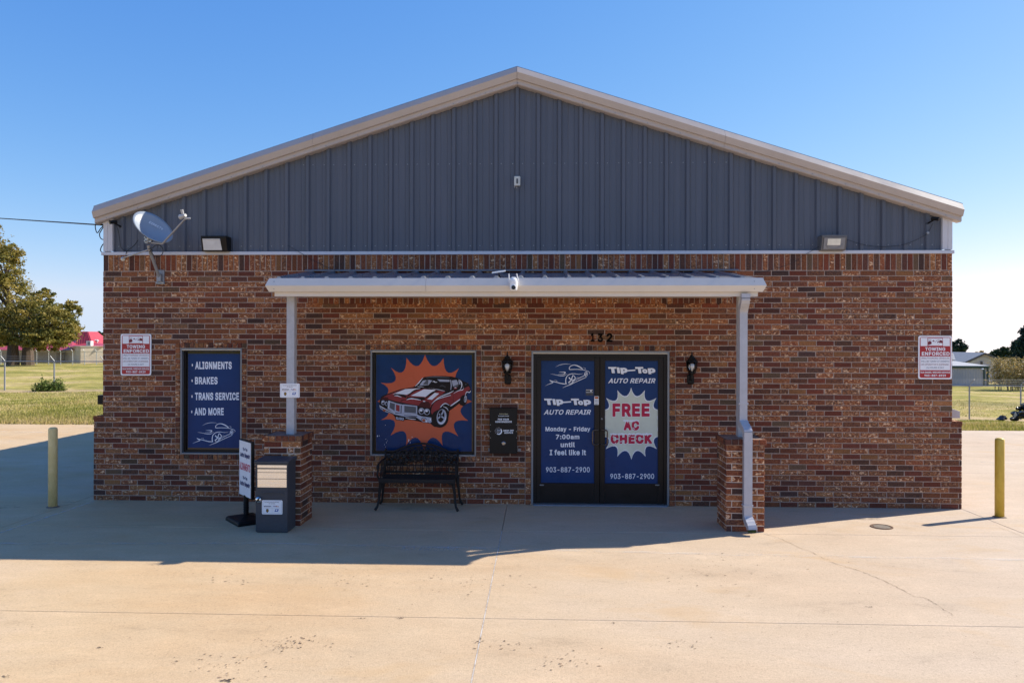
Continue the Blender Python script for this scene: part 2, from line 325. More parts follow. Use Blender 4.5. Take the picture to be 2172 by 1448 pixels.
# ------------------------------------------------------------------ text
GLYPHS = json.loads(r"""{"A":[480,[[[16,0,201,509,276,509,463,0,395,0,287,302,264,372,232,478,245,478,213,371,191,302,85,0]],[[110,142,110,199,370,199,370,142]]]],"B":[456,[[[60,0,60,509,241,509,274,507,304,501,329,491,350,477,367,461,381,442,390,421,396,398,398,374,395,344,387,320,373,301,356,286,315,267,315,262,339,257,363,245,385,227,402,203,411,184,416,161,418,136,416,111,410,88,400,67,386,48,368,31,344,18,317,8,284,2,247,0],[125,57,245,57,281,60,309,67,330,80,344,96,353,115,355,137,352,161,342,184,327,203,306,218,279,228,248,231,125,231],[125,285,238,285,265,288,288,296,308,309,323,326,333,348,336,372,333,393,326,412,313,429,294,442,270,449,240,452,125,452]]]],"C":[510,[[[267,-7,225,-3,186,7,150,25,119,49,92,79,70,115,53,157,44,203,40,254,44,305,53,352,70,393,92,429,119,459,150,484,186,501,225,512,267,516,293,514,317,511,340,504,362,496,383,485,402,471,419,456,435,438,448,418,459,397,467,373,473,348,408,348,401,373,389,395,357,428,315,449,267,456,237,453,209,445,184,432,161,414,141,391,125,364,113,332,106,295,103,254,106,213,113,177,125,145,141,117,161,94,184,76,210,63,237,56,267,53,315,60,357,81,389,114,408,160,473,160,467,135,459,112,448,91,435,71,420,53,402,38,383,24,363,13,341,5,317,-2,293,-6]]]],"D":[502,[[[219,0,96,0,96,57,215,57,254,60,288,68,318,81,343,99,363,122,379,149,390,181,397,216,399,255,397,294,390,329,379,361,364,388,344,410,320,428,291,441,258,449,221,452,93,452,93,509,225,509,273,505,315,495,353,478,385,455,412,426,433,391,449,351,458,306,462,255,458,205,449,159,433,119,411,83,384,54,351,31,312,14,268,3]],[[125,509,125,0,60,0,60,509]]]],"E":[419,[[[60,0,60,509,372,509,372,452,125,452,125,286,355,286,355,229,125,229,125,57,375,57,375,0]]]],"F":[410,[[[60,0,60,509,369,509,369,452,125,452,125,278,346,278,346,221,125,221,125,0]]]],"G":[520,[[[269,-7,225,-3,185,7,149,25,118,49,91,79,69,116,53,157,43,203,40,254,43,305,53,352,69,393,91,429,117,459,149,484,184,501,223,512,265,516,291,514,316,510,340,504,363,494,384,483,403,469,421,453,436,436,449,416,460,395,468,373,474,349,408,349,387,393,356,427,315,448,265,456,236,453,209,445,183,432,160,414,141,392,125,364,113,332,106,295,103,254,106,213,113,177,125,145,141,117,161,95,184,76,210,63,238,56,269,53,296,55,322,61,345,71,365,85,382,102,396,123,407,147,413,173,415,202,434,199,283,199,283,256,478,256,478,200,475,160,466,124,451,91,431,62,406,38,377,19,344,5,308,-4]]]],"H":[517,[[[60,0,60,509,125,509,125,289,392,289,392,509,457,509,457,0,392,0,392,232,125,232,125,0]]]],"I":[300,[[[31,0,31,57,118,57,118,452,31,452,31,509,269,509,269,452,183,452,183,57,269,57,269,0]]]],"K":[467,[[[60,0,60,509,125,509,125,334,124,225,125,193,125,0]],[[104,145,104,216,139,261,174,303,212,344,364,509,448,509,231,276,228,276]],[[372,0,188,259,228,309,449,0]]]],"L":[393,[[[60,0,60,509,125,509,125,57,361,57,361,0]]]],"M":[628,[[[60,0,60,509,152,509,277,187,287,159,299,123,311,84,322,49,307,49,318,83,330,121,342,158,352,187,476,509,568,509,568,0,504,0,504,291,504,327,505,369,506,413,507,457,513,457,498,409,482,363,467,322,456,291,342,0,286,0,170,291,159,321,145,361,129,408,112,457,119,457,120,416,121,372,122,328,122,291,122,0]]]],"N":[523,[[[60,0,60,509,136,509,343,183,363,151,388,107,414,55,405,54,401,108,399,157,399,195,399,509,463,509,463,0,387,0,202,290,177,331,148,381,108,452,119,454,122,384,124,328,125,291,125,0]]]],"O":[533,[[[267,-7,225,-3,186,7,150,25,119,49,92,79,70,115,53,157,44,203,40,254,44,305,53,352,70,393,92,429,119,459,150,484,186,501,225,512,267,516,309,512,348,501,384,484,415,459,442,429,464,393,480,352,490,305,493,254,490,203,480,157,464,115,442,79,415,49,384,25,348,7,309,-3],[267,53,296,55,324,63,349,76,372,94,392,116,408,144,420,176,428,213,430,254,428,295,420,332,408,365,392,392,372,415,349,433,324,446,296,453,267,456,237,453,210,445,184,433,161,415,142,392,125,364,113,332,106,295,103,254,106,213,113,176,125,144,142,117,161,94,184,76,210,63,237,55]]]],"P":[445,[[[60,0,60,509,235,509,272,506,305,499,332,487,356,471,375,452,390,430,400,404,407,377,409,348,407,318,400,291,390,265,375,243,356,223,332,207,305,195,272,188,235,186,109,186,109,242,233,242,257,244,279,248,297,256,318,272,333,294,342,319,344,348,342,376,333,402,318,423,297,439,279,446,257,451,232,452,125,452,125,0]]]],"R":[449,[[[60,0,60,509,236,509,273,506,305,500,333,489,356,473,376,455,390,433,401,408,407,381,409,352,407,323,401,296,390,271,376,250,356,232,333,217,305,206,273,200,236,198,96,198,96,255,234,255,258,256,280,260,298,267,319,281,334,300,342,324,345,352,342,380,334,405,319,425,298,440,279,446,258,451,233,452,125,452,125,0]],[[353,0,230,229,303,229,428,0]]]],"S":[447,[[[224,-9,188,-7,156,-1,128,9,102,23,81,40,64,60,51,83,42,109,38,137,104,137,110,110,123,88,142,71,166,59,194,52,224,49,246,50,267,54,286,60,311,74,329,92,341,114,346,139,342,161,332,179,316,193,296,205,245,222,184,239,145,253,112,269,86,289,67,313,56,341,52,372,54,400,62,425,75,448,92,468,113,484,138,498,165,508,195,514,227,516,259,514,289,508,316,498,340,484,360,468,377,449,390,427,398,403,401,378,337,378,332,402,320,421,302,437,280,449,254,456,225,459,194,456,167,448,145,435,129,418,118,398,115,376,119,352,131,334,148,319,169,308,212,293,264,279,312,264,359,238,379,220,395,198,402,180,407,161,408,139,406,112,399,87,386,64,370,43,349,25,323,11,294,0,261,-7]]]],"T":[449,[[[32,452,32,509,417,509,417,452,257,452,257,0,193,0,193,452]]]],"U":[517,[[[259,-8,220,-6,186,2,154,15,126,33,103,55,85,80,71,108,63,140,60,173,60,509,124,509,124,178,126,155,132,133,141,113,153,95,169,80,187,68,208,59,232,53,259,52,285,53,309,59,331,68,349,80,364,95,377,113,385,133,391,155,393,178,393,509,457,509,457,173,454,140,446,108,433,80,414,55,391,33,363,15,332,2,297,-6]]]],"V":[480,[[[204,0,16,509,84,509,192,206,215,137,248,31,235,31,267,138,290,206,395,509,463,509,278,0]]]],"W":[686,[[[155,0,16,509,82,509,163,196,175,145,187,94,197,40,189,40,200,94,211,145,224,196,306,509,380,509,462,196,474,145,486,94,497,40,488,40,499,94,510,145,523,196,603,509,670,509,530,0,455,0,368,323,351,391,336,475,350,475,335,395,318,323,230,0]]]],"X":[474,[[[18,0,217,284,217,236,29,509,104,509,178,400,204,361,223,329,243,292,232,292,252,329,272,361,298,400,374,509,446,509,259,239,259,287,456,0,382,0,292,129,268,165,250,195,230,231,244,231,225,196,206,166,182,129,91,0]]]],"Y":[472,[[[203,0,203,208,16,509,91,509,192,344,222,292,250,230,224,230,251,293,280,344,381,509,455,509,268,208,268,0]]]],"Z":[438,[[[42,0,42,46,273,385,306,431,341,476,348,454,285,452,223,452,40,452,40,509,397,509,397,462,169,129,134,81,97,33,90,54,152,57,214,57,399,57,399,0]]]],"a":[389,[[[160,-9,137,-7,115,-3,94,5,76,15,60,29,48,45,38,63,32,84,30,108,34,138,43,161,58,179,78,193,125,211,178,220,234,227,265,235,273,243,276,255,276,257,273,279,267,297,256,311,240,322,220,329,196,331,171,329,149,322,118,301,100,274,41,291,51,313,64,331,79,346,95,358,114,368,133,375,153,380,173,383,194,384,239,379,286,360,306,343,322,320,330,301,335,278,337,251,337,0,277,0,277,52,272,52,252,25,215,1,190,-6],[170,45,202,49,228,59,248,74,263,93,272,115,276,138,276,190,259,182,231,176,200,171,175,168,134,159,117,150,103,139,95,124,92,105,94,87,102,72,114,61,130,52]]]],"b":[424,[[[229,-8,198,-5,172,4,138,31,118,59,112,59,112,0,53,0,53,509,114,509,114,319,118,319,137,346,171,373,197,381,229,384,259,382,287,374,313,361,335,342,354,320,370,293,381,261,388,227,390,189,388,151,381,116,370,84,355,57,336,34,313,16,288,3,260,-6],[220,47,242,49,262,55,279,66,294,80,306,97,316,117,323,139,327,163,328,189,327,215,323,239,316,261,307,281,295,298,280,311,262,322,243,328,220,330,198,328,178,322,161,312,147,299,134,282,125,263,118,241,114,216,113,189,114,162,118,138,125,115,135,95,147,78,162,65,179,55,198,49]]]],"c":[396,[[[207,-8,174,-5,144,3,117,16,93,35,72,58,56,85,44,116,37,150,34,187,37,225,44,260,56,291,72,318,93,341,117,360,144,374,174,382,207,384,260,377,305,356,340,322,362,277,303,262,290,289,270,311,242,325,207,330,184,328,163,321,145,310,130,296,118,278,108,258,102,236,98,212,96,187,98,163,102,139,108,117,118,97,130,80,145,66,163,55,184,49,207,46,243,52,271,66,292,89,304,117,363,102,354,78,341,56,306,21,261,-1]]]],"d":[424,[[[195,-8,165,-6,137,3,111,16,89,34,70,57,55,84,43,116,36,151,34,189,36,227,43,261,55,293,70,320,89,342,112,361,137,374,165,382,196,384,228,381,253,373,287,346,306,319,311,319,311,509,372,509,372,0,313,0,313,59,307,59,287,31,252,4,227,-5],[205,47,226,49,246,55,263,65,278,78,290,95,299,115,306,138,310,162,312,189,310,216,306,241,300,263,290,282,278,299,263,312,246,322,227,328,205,330,182,328,162,322,145,311,130,298,118,281,108,261,102,239,98,215,96,189,98,163,102,139,109,117,118,97,130,80,145,66,162,55,182,49]]]],"e":[404,[[[212,-8,177,-5,145,3,117,16,92,35,72,58,56,85,44,116,37,150,34,187,36,224,44,258,55,290,71,317,91,340,115,359,142,373,172,382,205,384,226,383,246,380,266,374,285,366,303,355,319,341,334,324,347,305,357,282,365,256,370,227,371,194,371,169,75,169,75,221,338,221,310,202,308,226,304,248,298,269,283,294,263,314,237,326,205,330,183,328,164,323,146,313,125,294,109,270,99,241,96,211,96,178,98,151,102,127,110,106,121,88,135,73,151,61,169,53,190,48,212,46,254,53,285,73,306,105,365,91,353,63,335,39,320,26,302,14,283,4,261,-3,237,-7]]]],"f":[254,[[[81,0,81,432,84,461,96,486,113,505,135,519,161,527,187,530,222,527,243,521,227,468,215,472,195,474,171,470,154,460,145,443,142,419,142,0]],[[228,379,228,327,6,327,6,379]]]],"g":[425,[[[207,-151,180,-149,156,-146,134,-140,105,-127,82,-110,64,-91,51,-69,101,-41,122,-66,154,-88,178,-95,207,-97,236,-95,261,-87,282,-75,298,-58,308,-34,311,-6,311,68,306,68,287,41,252,16,227,8,195,5,165,7,138,14,113,27,90,43,71,65,55,90,43,120,36,154,34,191,36,229,43,263,55,293,71,320,90,342,112,361,138,374,166,382,196,384,228,382,253,373,288,346,308,319,313,319,313,379,372,379,372,-9,370,-40,363,-67,350,-90,334,-109,314,-124,291,-136,265,-144,237,-149],[205,59,227,61,246,66,264,75,285,95,300,121,307,142,311,166,312,193,311,219,307,242,300,264,291,283,279,299,264,312,247,322,227,328,205,330,182,328,163,322,145,312,130,298,118,282,109,262,102,241,98,218,96,193,98,167,102,144,109,123,124,96,145,76,163,66,183,61]]]],"h":[410,[[[114,227,114,0,53,0,53,509,114,509,114,287,102,287,116,319,132,344,152,362,175,374,200,382,227,384,252,383,275,377,295,369,313,356,328,340,341,321,350,298,355,271,357,240,357,0,296,0,296,235,293,263,286,286,273,304,256,318,235,326,210,329,184,326,161,317,141,303,126,283,117,257]]]],"i":[167,[[[53,0,53,379,114,379,114,0]],[[84,443,67,446,54,455,44,468,41,483,44,499,54,512,67,521,84,524,100,521,114,512,123,499,126,483,123,468,114,455,100,446]]]],"k":[381,[[[53,0,53,509,114,509,114,0]],[[294,0,148,186,191,229,372,0]],[[110,137,110,212,121,212,284,379,360,379,184,199,177,199]]]],"l":[189,[[[139,-2,112,0,91,8,74,20,62,37,55,59,53,84,53,509,114,509,114,99,115,77,120,62,130,54,146,52,160,53,170,54,181,3,162,-1]]]],"m":[610,[[[53,0,53,379,112,379,112,295,108,295,118,323,132,346,151,363,172,376,195,384,219,386,245,383,268,375,287,361,303,342,314,320,321,295,312,295,322,321,337,343,357,361,381,375,407,383,437,386,458,385,478,380,497,372,514,361,529,346,541,328,550,307,555,283,557,255,557,0,496,0,496,254,493,279,485,298,473,313,447,326,419,330,395,328,374,320,358,307,345,290,338,270,335,247,335,0,274,0,274,260,269,288,253,311,229,326,199,330,178,328,158,320,140,307,126,289,117,266,114,238,114,0]]]],"n":[410,[[[114,227,114,0,53,0,53,379,112,379,112,287,102,287,116,319,132,344,152,362,175,374,200,382,227,384,252,383,275,377,295,369,313,356,328,340,341,321,350,298,355,271,357,240,357,0,296,0,296,235,293,263,286,286,273,304,256,318,235,326,210,329,184,326,161,317,141,303,126,283,117,257]]]],"o":[415,[[[207,-8,174,-5,144,3,117,16,93,35,72,58,56,85,44,116,37,150,34,187,37,225,44,260,56,291,72,318,93,341,117,360,144,374,174,382,207,384,241,382,271,374,299,360,323,341,343,318,359,291,371,260,379,225,381,187,379,150,371,116,359,85,343,58,323,35,299,16,271,3,241,-5],[207,46,231,49,252,55,270,66,285,80,298,97,307,117,314,139,318,163,319,187,318,212,314,236,307,258,298,278,285,296,270,310,252,321,231,328,207,330,184,328,163,321,145,310,130,296,118,278,108,258,102,236,98,212,96,187,98,163,102,139,108,117,118,97,130,80,145,66,163,55,184,49]]]],"p":[424,[[[53,-143,53,379,112,379,112,319,118,319,137,346,171,373,197,381,229,384,259,382,287,374,313,361,335,342,354,320,370,293,381,261,388,227,390,189,388,151,381,116,370,84,355,57,336,34,313,16,288,3,260,-6,229,-8,198,-5,173,4,138,31,118,59,114,59,114,-143],[220,47,242,49,262,55,279,66,294,80,306,97,316,117,323,139,327,163,328,189,327,215,323,239,316,261,307,281,295,298,280,311,262,322,243,328,220,330,198,328,178,322,161,312,147,299,134,282,125,263,118,241,114,216,113,189,114,162,118,138,125,115,135,95,147,78,162,65,179,55,198,49]]]],"q":[424,[[[372,-143,311,-143,311,59,306,59,287,31,252,4,227,-5,195,-8,165,-6,137,3,111,16,89,34,70,57,55,84,43,116,36,151,34,189,36,227,43,261,55,293,70,320,89,342,112,361,137,374,165,382,196,384,228,381,253,373,287,346,307,319,313,319,313,379,372,379],[205,47,226,49,246,55,263,65,278,78,290,95,299,115,306,138,310,162,312,189,310,216,306,241,300,263,290,282,278,299,263,312,246,322,227,328,205,330,182,328,162,322,145,311,130,298,118,281,108,261,102,239,98,215,96,189,98,163,102,139,109,117,118,97,130,80,145,66,162,55,182,49]]]],"r":[259,[[[53,0,53,379,112,379,112,321,115,321,130,347,152,367,171,377,191,383,213,385,229,384,243,384,243,322,230,324,207,326,182,323,159,315,140,301,126,284,117,262,114,237,114,0]]]],"s":[365,[[[182,-8,157,-7,133,-3,112,3,93,12,76,24,62,38,50,54,41,73,36,94,94,107,105,79,124,60,150,49,181,45,206,47,227,53,244,62,262,81,268,103,265,121,254,136,237,147,212,155,149,170,118,180,92,192,72,208,58,227,50,249,47,274,49,295,55,314,65,332,79,347,95,360,115,370,137,378,161,383,187,384,212,383,234,379,254,372,279,358,299,339,314,316,324,290,268,277,258,298,243,316,219,328,187,333,156,329,131,317,114,299,109,277,112,258,124,243,144,232,172,223,229,209,261,200,287,187,306,171,320,153,328,131,331,107,329,85,323,65,312,47,298,31,281,18,260,6,236,-2,210,-7]]]],"t":[227,[[[65,471,126,471,126,98,128,76,136,61,150,53,170,50,185,51,202,54,213,2,192,-3,168,-4,138,-1,113,7,92,21,77,41,68,64,65,93]],[[204,379,204,327,6,327,6,379]]]],"u":[410,[[[182,-5,158,-3,135,2,115,11,97,23,82,39,69,59,60,82,54,109,53,139,53,379,114,379,114,144,116,117,124,94,137,75,154,61,175,53,200,50,226,53,249,62,268,77,283,97,293,122,296,153,296,379,357,379,357,0,298,0,298,92,307,92,294,60,277,35,257,17,234,5,209,-3]]]],"v":[389,[[[163,0,17,379,84,379,165,155,187,87,206,21,184,21,203,87,224,155,305,379,371,379,226,0]]]],"x":[379,[[[21,0,171,218,171,171,29,379,100,379,147,306,179,253,207,206,175,206,202,253,233,306,282,379,352,379,209,169,209,214,358,0,287,0,231,85,200,136,173,182,205,182,178,136,148,85,91,0]]]],"y":[389,[[[47,-139,61,-86,71,-87,104,-89,118,-84,130,-74,141,-58,151,-36,163,-1,17,379,84,379,165,155,187,87,206,21,184,21,202,87,224,155,305,379,371,379,204,-58,177,-107,159,-124,139,-136,117,-143,91,-145,65,-143]]]],"z":[380,[[[42,0,42,46,254,320,254,323,48,323,48,379,333,379,333,331,126,60,126,56,339,56,339,0]]]],"0":[453,[[[227,-7,191,-3,158,7,130,24,105,48,85,77,69,113,57,155,50,202,48,254,50,306,57,353,69,395,85,431,106,461,130,484,159,502,191,512,227,516,262,512,295,502,323,484,348,461,368,431,384,395,396,353,403,306,405,254,403,202,396,155,384,113,368,77,348,48,323,24,295,7,263,-3],[227,50,250,52,271,60,290,74,306,92,320,116,330,144,338,176,342,213,344,254,342,295,338,332,330,365,320,393,306,416,290,435,271,449,250,457,227,460,203,457,182,449,163,435,147,416,134,393,123,365,115,332,111,295,109,254,111,213,115,176,123,144,134,116,147,92,163,74,182,60,203,52]]]],"1":[453,[[[276,509,276,0,212,0,212,448,209,448,86,358,86,427,198,509]],[[76,0,76,55,391,55,391,0]]]],"2":[453,[[[64,0,64,47,234,229,282,282,311,327,318,348,320,371,317,397,308,419,293,436,273,449,250,457,224,460,196,457,172,447,153,433,139,413,130,390,127,362,66,362,68,391,75,418,86,442,102,464,121,482,143,496,168,507,196,513,225,516,254,513,281,507,306,497,328,482,346,465,361,445,372,423,379,398,381,372,378,345,371,318,363,299,351,280,336,259,267,180,153,60,153,57,389,57,389,0]]]],"3":[453,[[[218,-7,188,-5,159,1,133,10,108,22,88,38,70,57,57,79,48,104,44,132,109,132,115,107,126,87,144,71,165,59,191,52,219,50,248,53,275,61,297,74,315,93,325,116,329,145,326,172,316,196,299,217,275,234,254,241,229,246,201,248,157,248,157,299,288,448,288,452,70,452,70,509,372,509,372,461,211,278,211,289,247,290,279,286,308,276,333,262,354,244,371,222,383,198,391,173,393,145,390,116,383,90,370,66,354,45,333,27,309,12,281,2,251,-5]]]],"4":[453,[[[40,105,40,158,247,509,311,509,109,166,109,163,413,163,413,105]],[[282,0,282,121,282,146,282,318,343,318,343,0]]]],"5":[453,[[[221,-7,192,-5,165,1,140,11,118,25,99,41,83,60,71,82,63,105,60,130,122,130,127,108,138,89,154,73,173,60,196,52,221,50,250,53,276,64,298,82,314,104,324,131,328,162,326,183,321,203,314,221,297,244,275,262,248,273,218,277,167,268,145,258,128,246,67,253,96,509,366,509,366,452,151,452,134,301,136,301,155,315,178,325,203,331,229,334,252,332,274,328,294,321,313,311,330,299,345,285,358,269,370,251,379,231,386,210,390,187,391,163,388,132,381,102,369,76,352,52,332,32,309,15,282,3,253,-4]]]],"6":[453,[[[226,-7,196,-4,168,3,142,15,119,31,100,51,84,74,73,101,66,130,64,162,65,187,71,212,80,239,93,268,112,302,137,340,252,509,322,509,151,261,145,261,165,288,196,307,235,314,265,312,291,305,316,295,337,280,355,262,370,240,380,215,387,187,389,157,387,127,379,98,368,73,352,50,333,30,310,14,284,3,257,-4],[226,48,254,52,279,63,299,79,314,101,324,128,327,157,324,187,314,213,299,235,279,251,254,262,226,265,198,262,174,252,153,235,138,214,128,188,125,158,128,128,138,102,153,79,174,63,198,52]]]],"7":[453,[[[97,0,323,448,323,452,62,452,62,509,391,509,391,449,165,0]]]],"8":[453,[[[226,-7,193,-5,163,1,136,11,111,25,91,42,74,62,62,84,54,109,52,135,53,156,58,176,65,195,81,220,101,241,125,256,153,265,153,267,129,276,109,289,93,308,80,330,73,354,70,380,73,405,79,429,90,450,106,469,124,485,146,498,170,508,197,514,226,516,255,514,282,508,306,498,328,485,346,469,361,450,373,429,379,405,382,380,379,354,372,330,359,308,343,289,323,276,300,267,300,265,327,256,351,241,372,220,387,195,395,176,399,156,401,135,398,109,391,84,378,62,362,42,341,25,317,11,289,1,259,-5],[226,49,258,52,285,60,307,74,323,91,333,113,337,139,333,165,322,189,305,208,283,223,256,232,226,235,196,232,169,223,147,208,130,189,119,165,115,139,119,113,129,91,145,74,167,60,185,54,205,50],[226,290,252,292,274,300,293,313,307,330,316,351,319,376,316,399,308,420,294,437,275,449,252,457,226,460,200,457,177,449,159,437,145,420,136,399,133,376,136,351,145,330,159,313,178,300,201,292]]]],"9":[453,[[[226,516,256,513,285,506,310,494,333,478,352,458,368,434,380,408,387,378,389,347,387,322,382,296,373,270,359,240,340,207,315,168,200,0,130,0,301,248,307,248,287,221,257,202,218,195,188,197,161,203,137,214,116,229,98,247,83,269,72,294,66,321,64,352,66,382,73,411,85,436,101,459,120,479,143,494,168,506,196,513],[226,460,199,457,174,446,154,429,138,407,129,381,125,352,129,322,138,295,154,274,174,257,199,247,226,243,254,247,279,257,299,273,314,295,324,321,327,350,324,381,314,407,299,429,279,446,254,457]]]],"-":[453,[[[337,244,337,188,114,188,114,244]]]],".":[188,[[[95,-4,78,-1,63,9,53,24,50,41,53,59,63,73,78,83,95,87,113,83,128,73,138,59,141,41,138,24,128,9,113,-1]]]],",":[188,[[[38,-119,68,71,137,71,84,-119]]]],":":[188,[[[95,271,78,274,63,284,53,299,50,316,53,334,63,349,78,359,95,362,113,359,128,349,138,334,141,316,138,299,128,284,113,274]],[[95,-4,78,-1,63,9,53,24,50,41,53,59,63,73,78,83,95,87,113,83,128,73,138,59,141,41,138,24,128,9,113,-1]]]],"'":[206,[[[78,318,70,509,136,509,128,318]]]]}""")
def _inside(x, y, L):
    c = False; n = len(L)
    for i in range(n):
        x1, y1 = L[i]; x2, y2 = L[i - 1]
        if (y1 > y) != (y2 > y) and x < (x2 - x1) * (y - y1) / (y2 - y1) + x1: c = not c
    return c
def union_tris(groups, extra=()):
    """one clean flat triangulation: area inside any group (outer loop minus its holes) or any extra convex polygon"""
    loops = [L for g in groups for L in g] + list(extra); pv = []; fl = []
    for L in loops: fl.append(list(range(len(pv), len(pv) + len(L)))); pv += [Vector(p) for p in L]
    vo, _, fo, *_r = delaunay_2d_cdt(pv, [], fl, 0, 1e-5)
    bb = [(min(p[0] for p in L), max(p[0] for p in L), min(p[1] for p in L), max(p[1] for p in L)) for L in extra]
    V = [(v.x, v.y) for v in vo]; Fo = []
    for f in fo:
        x = sum(V[i][0] for i in f) / len(f); y = sum(V[i][1] for i in f) / len(f)
        ok = any(sum(_inside(x, y, L) for L in g) % 2 for g in groups) or any(b_[0] <= x <= b_[1] and b_[2] <= y <= b_[3] and _inside(x, y, L) for b_, L in zip(bb, extra))
        if ok: Fo.append(tuple(f))
    return V, Fo
_gc = {}
def glyph(ch, bold):
    if (ch, bold) not in _gc:
        groups = [[[(c[k] / 1000., c[k + 1] / 1000.) for k in range(0, len(c), 2)] for c in g] for g in GLYPHS[ch][1]]; ex = []
        if bold > 0:
            for g in groups:
                for L in g:
                    for i in range(len(L)):
                        a = Vector(L[i]); b = Vector(L[(i + 1) % len(L)]); d = b - a
                        if d.length < 1e-5: continue
                        d = d.normalized() * bold; q = Vector((-d.y, d.x)); a2, b2 = a - d * .75, b + d * .75
                        ex.append([tuple(a2 - q), tuple(b2 - q), tuple(b2 + q), tuple(a2 + q)])
        _gc[ch, bold] = union_tris(groups, ex)
    return _gc[ch, bold]
def text(s, parent, mat, box, y=None, bold=.0, shear=0., frame=None, off=0, name='lettering', space=0.):
    """sans lettering from the outlines above, as one flat mesh.
    box = (x0,y0,x1,y1) in photo points on the plane y, or metres on frame = (origin, across, up)"""
    x = 0.; V, Fc = [], []
    for ch in s:
        if ch == ' ': x += .19 + bold; continue
        vo, fo = glyph(ch, round(max(bold, 0), 3)); n0 = len(V)
        V += [(x + v[0] + v[1] * shear, v[1], 0.) for v in vo]; Fc += [tuple(i + n0 for i in f) for f in fo]
        x += GLYPHS[ch][0] / 1000. + bold * 1.5 + space
    co = np.array(V); mn, mxx = co.min(0), co.max(0)
    u = (co[:, 0] - mn[0]) / (mxx[0] - mn[0]); v = (co[:, 1] - mn[1]) / (mxx[1] - mn[1])
    if frame is None:
        x0, y0, x1, y1 = box; a = np.array(W(x0, y1, y)); b = np.array(W(x1, y1, y)); c = np.array(W(x0, y0, y)); nrm_ = np.array([0, -1., 0])
    else:
        O, ux, uz = [np.array(q, float) for q in frame]; x0, y0, x1, y1 = box
        a = O + ux * x0 + uz * y0; b = O + ux * x1 + uz * y0; c = O + ux * x0 + uz * y1; nrm_ = np.cross(b - a, c - a); nrm_ /= np.linalg.norm(nrm_)
    P = a + u[:, None] * (b - a) + v[:, None] * (c - a) + nrm_ * co[:, 2:3] * .00006
    me = bpy.data.meshes.new(name); me.from_pydata(P.tolist(), [], Fc); me.materials.append(mat); me.update()
    o = bpy.data.objects.new(name, me); COL.objects.link(o); attach(o, parent); return o

# ================================================================== GROUND
def gz(x, y):
    t = np.clip((np.asarray(x, float) + 5) / 15, 0, 1); t = t * t * (3 - 2 * t)
    ya = np.asarray(y, float)
    L = np.interp(ya, [9.6, 14, 32, 86, 110, 200, 1500], [0, -.05, -.56, -.86, -1.05, -5, -46])
    R = np.interp(ya, [9.6, 12, 27, 78, 110, 200, 1500], [0, -.15, -1.44, -2.7, -3.0, -7, -48])
    return L * (1 - t) + R * t
LX0, LX1, LY0, LY1 = -42., 42., -30., 9.7
xs = np.unique(np.concatenate([np.linspace(-900, -60, 15), np.arange(-60, 60.1, 1.5), np.linspace(60, 900, 15), [LX0, LX0 + .02, LX1 - .02, LX1]]))
ys = np.unique(np.concatenate([np.linspace(-500, -40, 10), np.arange(-40, 9, 4.), np.arange(9, 45, .75), np.linspace(45, 130, 30), np.linspace(140, 1500, 16), [LY0, LY0 + .02, LY1 - .02, LY1]]))
XX, YY = np.meshgrid(xs, ys); ZZ = gz(XX, YY)
ZZ = ZZ + np.where(YY > 11, .03 * np.sin(XX * .7 + YY * .4) + .02 * np.sin(XX * 1.9 - YY), 0)
inside = (XX > LX0 + .01) & (XX < LX1 - .01) & (YY > LY0 + .01) & (YY < LY1 - .01)
ZZ = np.where(inside, -.25, ZZ)
V = np.stack([XX, YY, ZZ], -1).reshape(-1, 3); nx = len(xs); ny = len(ys)
fi = [(j * nx + i, j * nx + i + 1, (j + 1) * nx + i + 1, (j + 1) * nx + i) for j in range(ny - 1) for i in range(nx - 1)]
me = bpy.data.meshes.new('ground'); me.from_pydata(V.tolist(), [], fi); me.materials.append(GROUND)
dirt = np.where(XX < 0, 1.5 * np.exp(-((YY - 31.0) / 1.5) ** 2), np.maximum(np.exp(-((YY - 25.5) / 2.2) ** 2), .5 * np.exp(-((YY - 40) / 3) ** 2))) + .6 * np.exp(-((YY - 18) / 1.2) ** 2)
at = me.attributes.new('dirt', 'FLOAT', 'POINT'); at.data.foreach_set('value', np.clip(dirt, 0, 1).ravel().astype(np.float32))
me.polygons.foreach_set('use_smooth', [True] * len(me.polygons)); me.update()
go = bpy.data.objects.new('ground', me); COL.objects.link(go); tag(go, kind='structure')

# concrete apron, slab by slab
lot = bpy.data.objects.new('pavement', None); COL.objects.link(lot); tag(lot, kind='structure')
sx = [-42, -31.2, -25, -18.8, -12.6, -6.42, -.16, 6.24, 12.5, 18.7, 25, 31.2, 42]
sy = [-30, -22.5, -16.5, -10.4, -7.4, -4.455, -1.50, 3.0, 9.7]
gp = .0024
for i in range(len(sx) - 1):
    for j in range(len(sy) - 1):
        b = MB()
        x0, x1, y0, y1 = sx[i] + gp, sx[i + 1] - gp, sy[j] + gp, sy[j + 1] - gp
        c = .004
        vs = [(x0 + c, y0 + c, 0), (x1 - c, y0 + c, 0), (x1 - c, y1 - c, 0), (x0 + c, y1 - c, 0), (x0, y0, -c), (x1, y0, -c), (x1, y1, -c), (x0, y1, -c), (x0, y0, -.12), (x1, y0, -.12), (x1, y1, -.12), (x0, y1, -.12)]
        b.add(vs, [(0, 1, 2, 3)] + [(k, k + 4, (k + 1) % 4 + 4, (k + 1) % 4) for k in range(4)] + [(k + 4, k + 8, (k + 1) % 4 + 8, (k + 1) % 4 + 4) for k in range(4)])
        b.build('concrete_slab', CONC, lot)
JOINT = mottled('joint_sealant', [(.40, (.07, .05, .035)), (.55, (.40, .29, .19))], 3, .9)
CAULK = mottled('pale_joint_filler', [(.35, (.30, .24, .18)), (.55, (.58, .54, .50)), (.8, (.66, .63, .60))], 6)
b = MB()
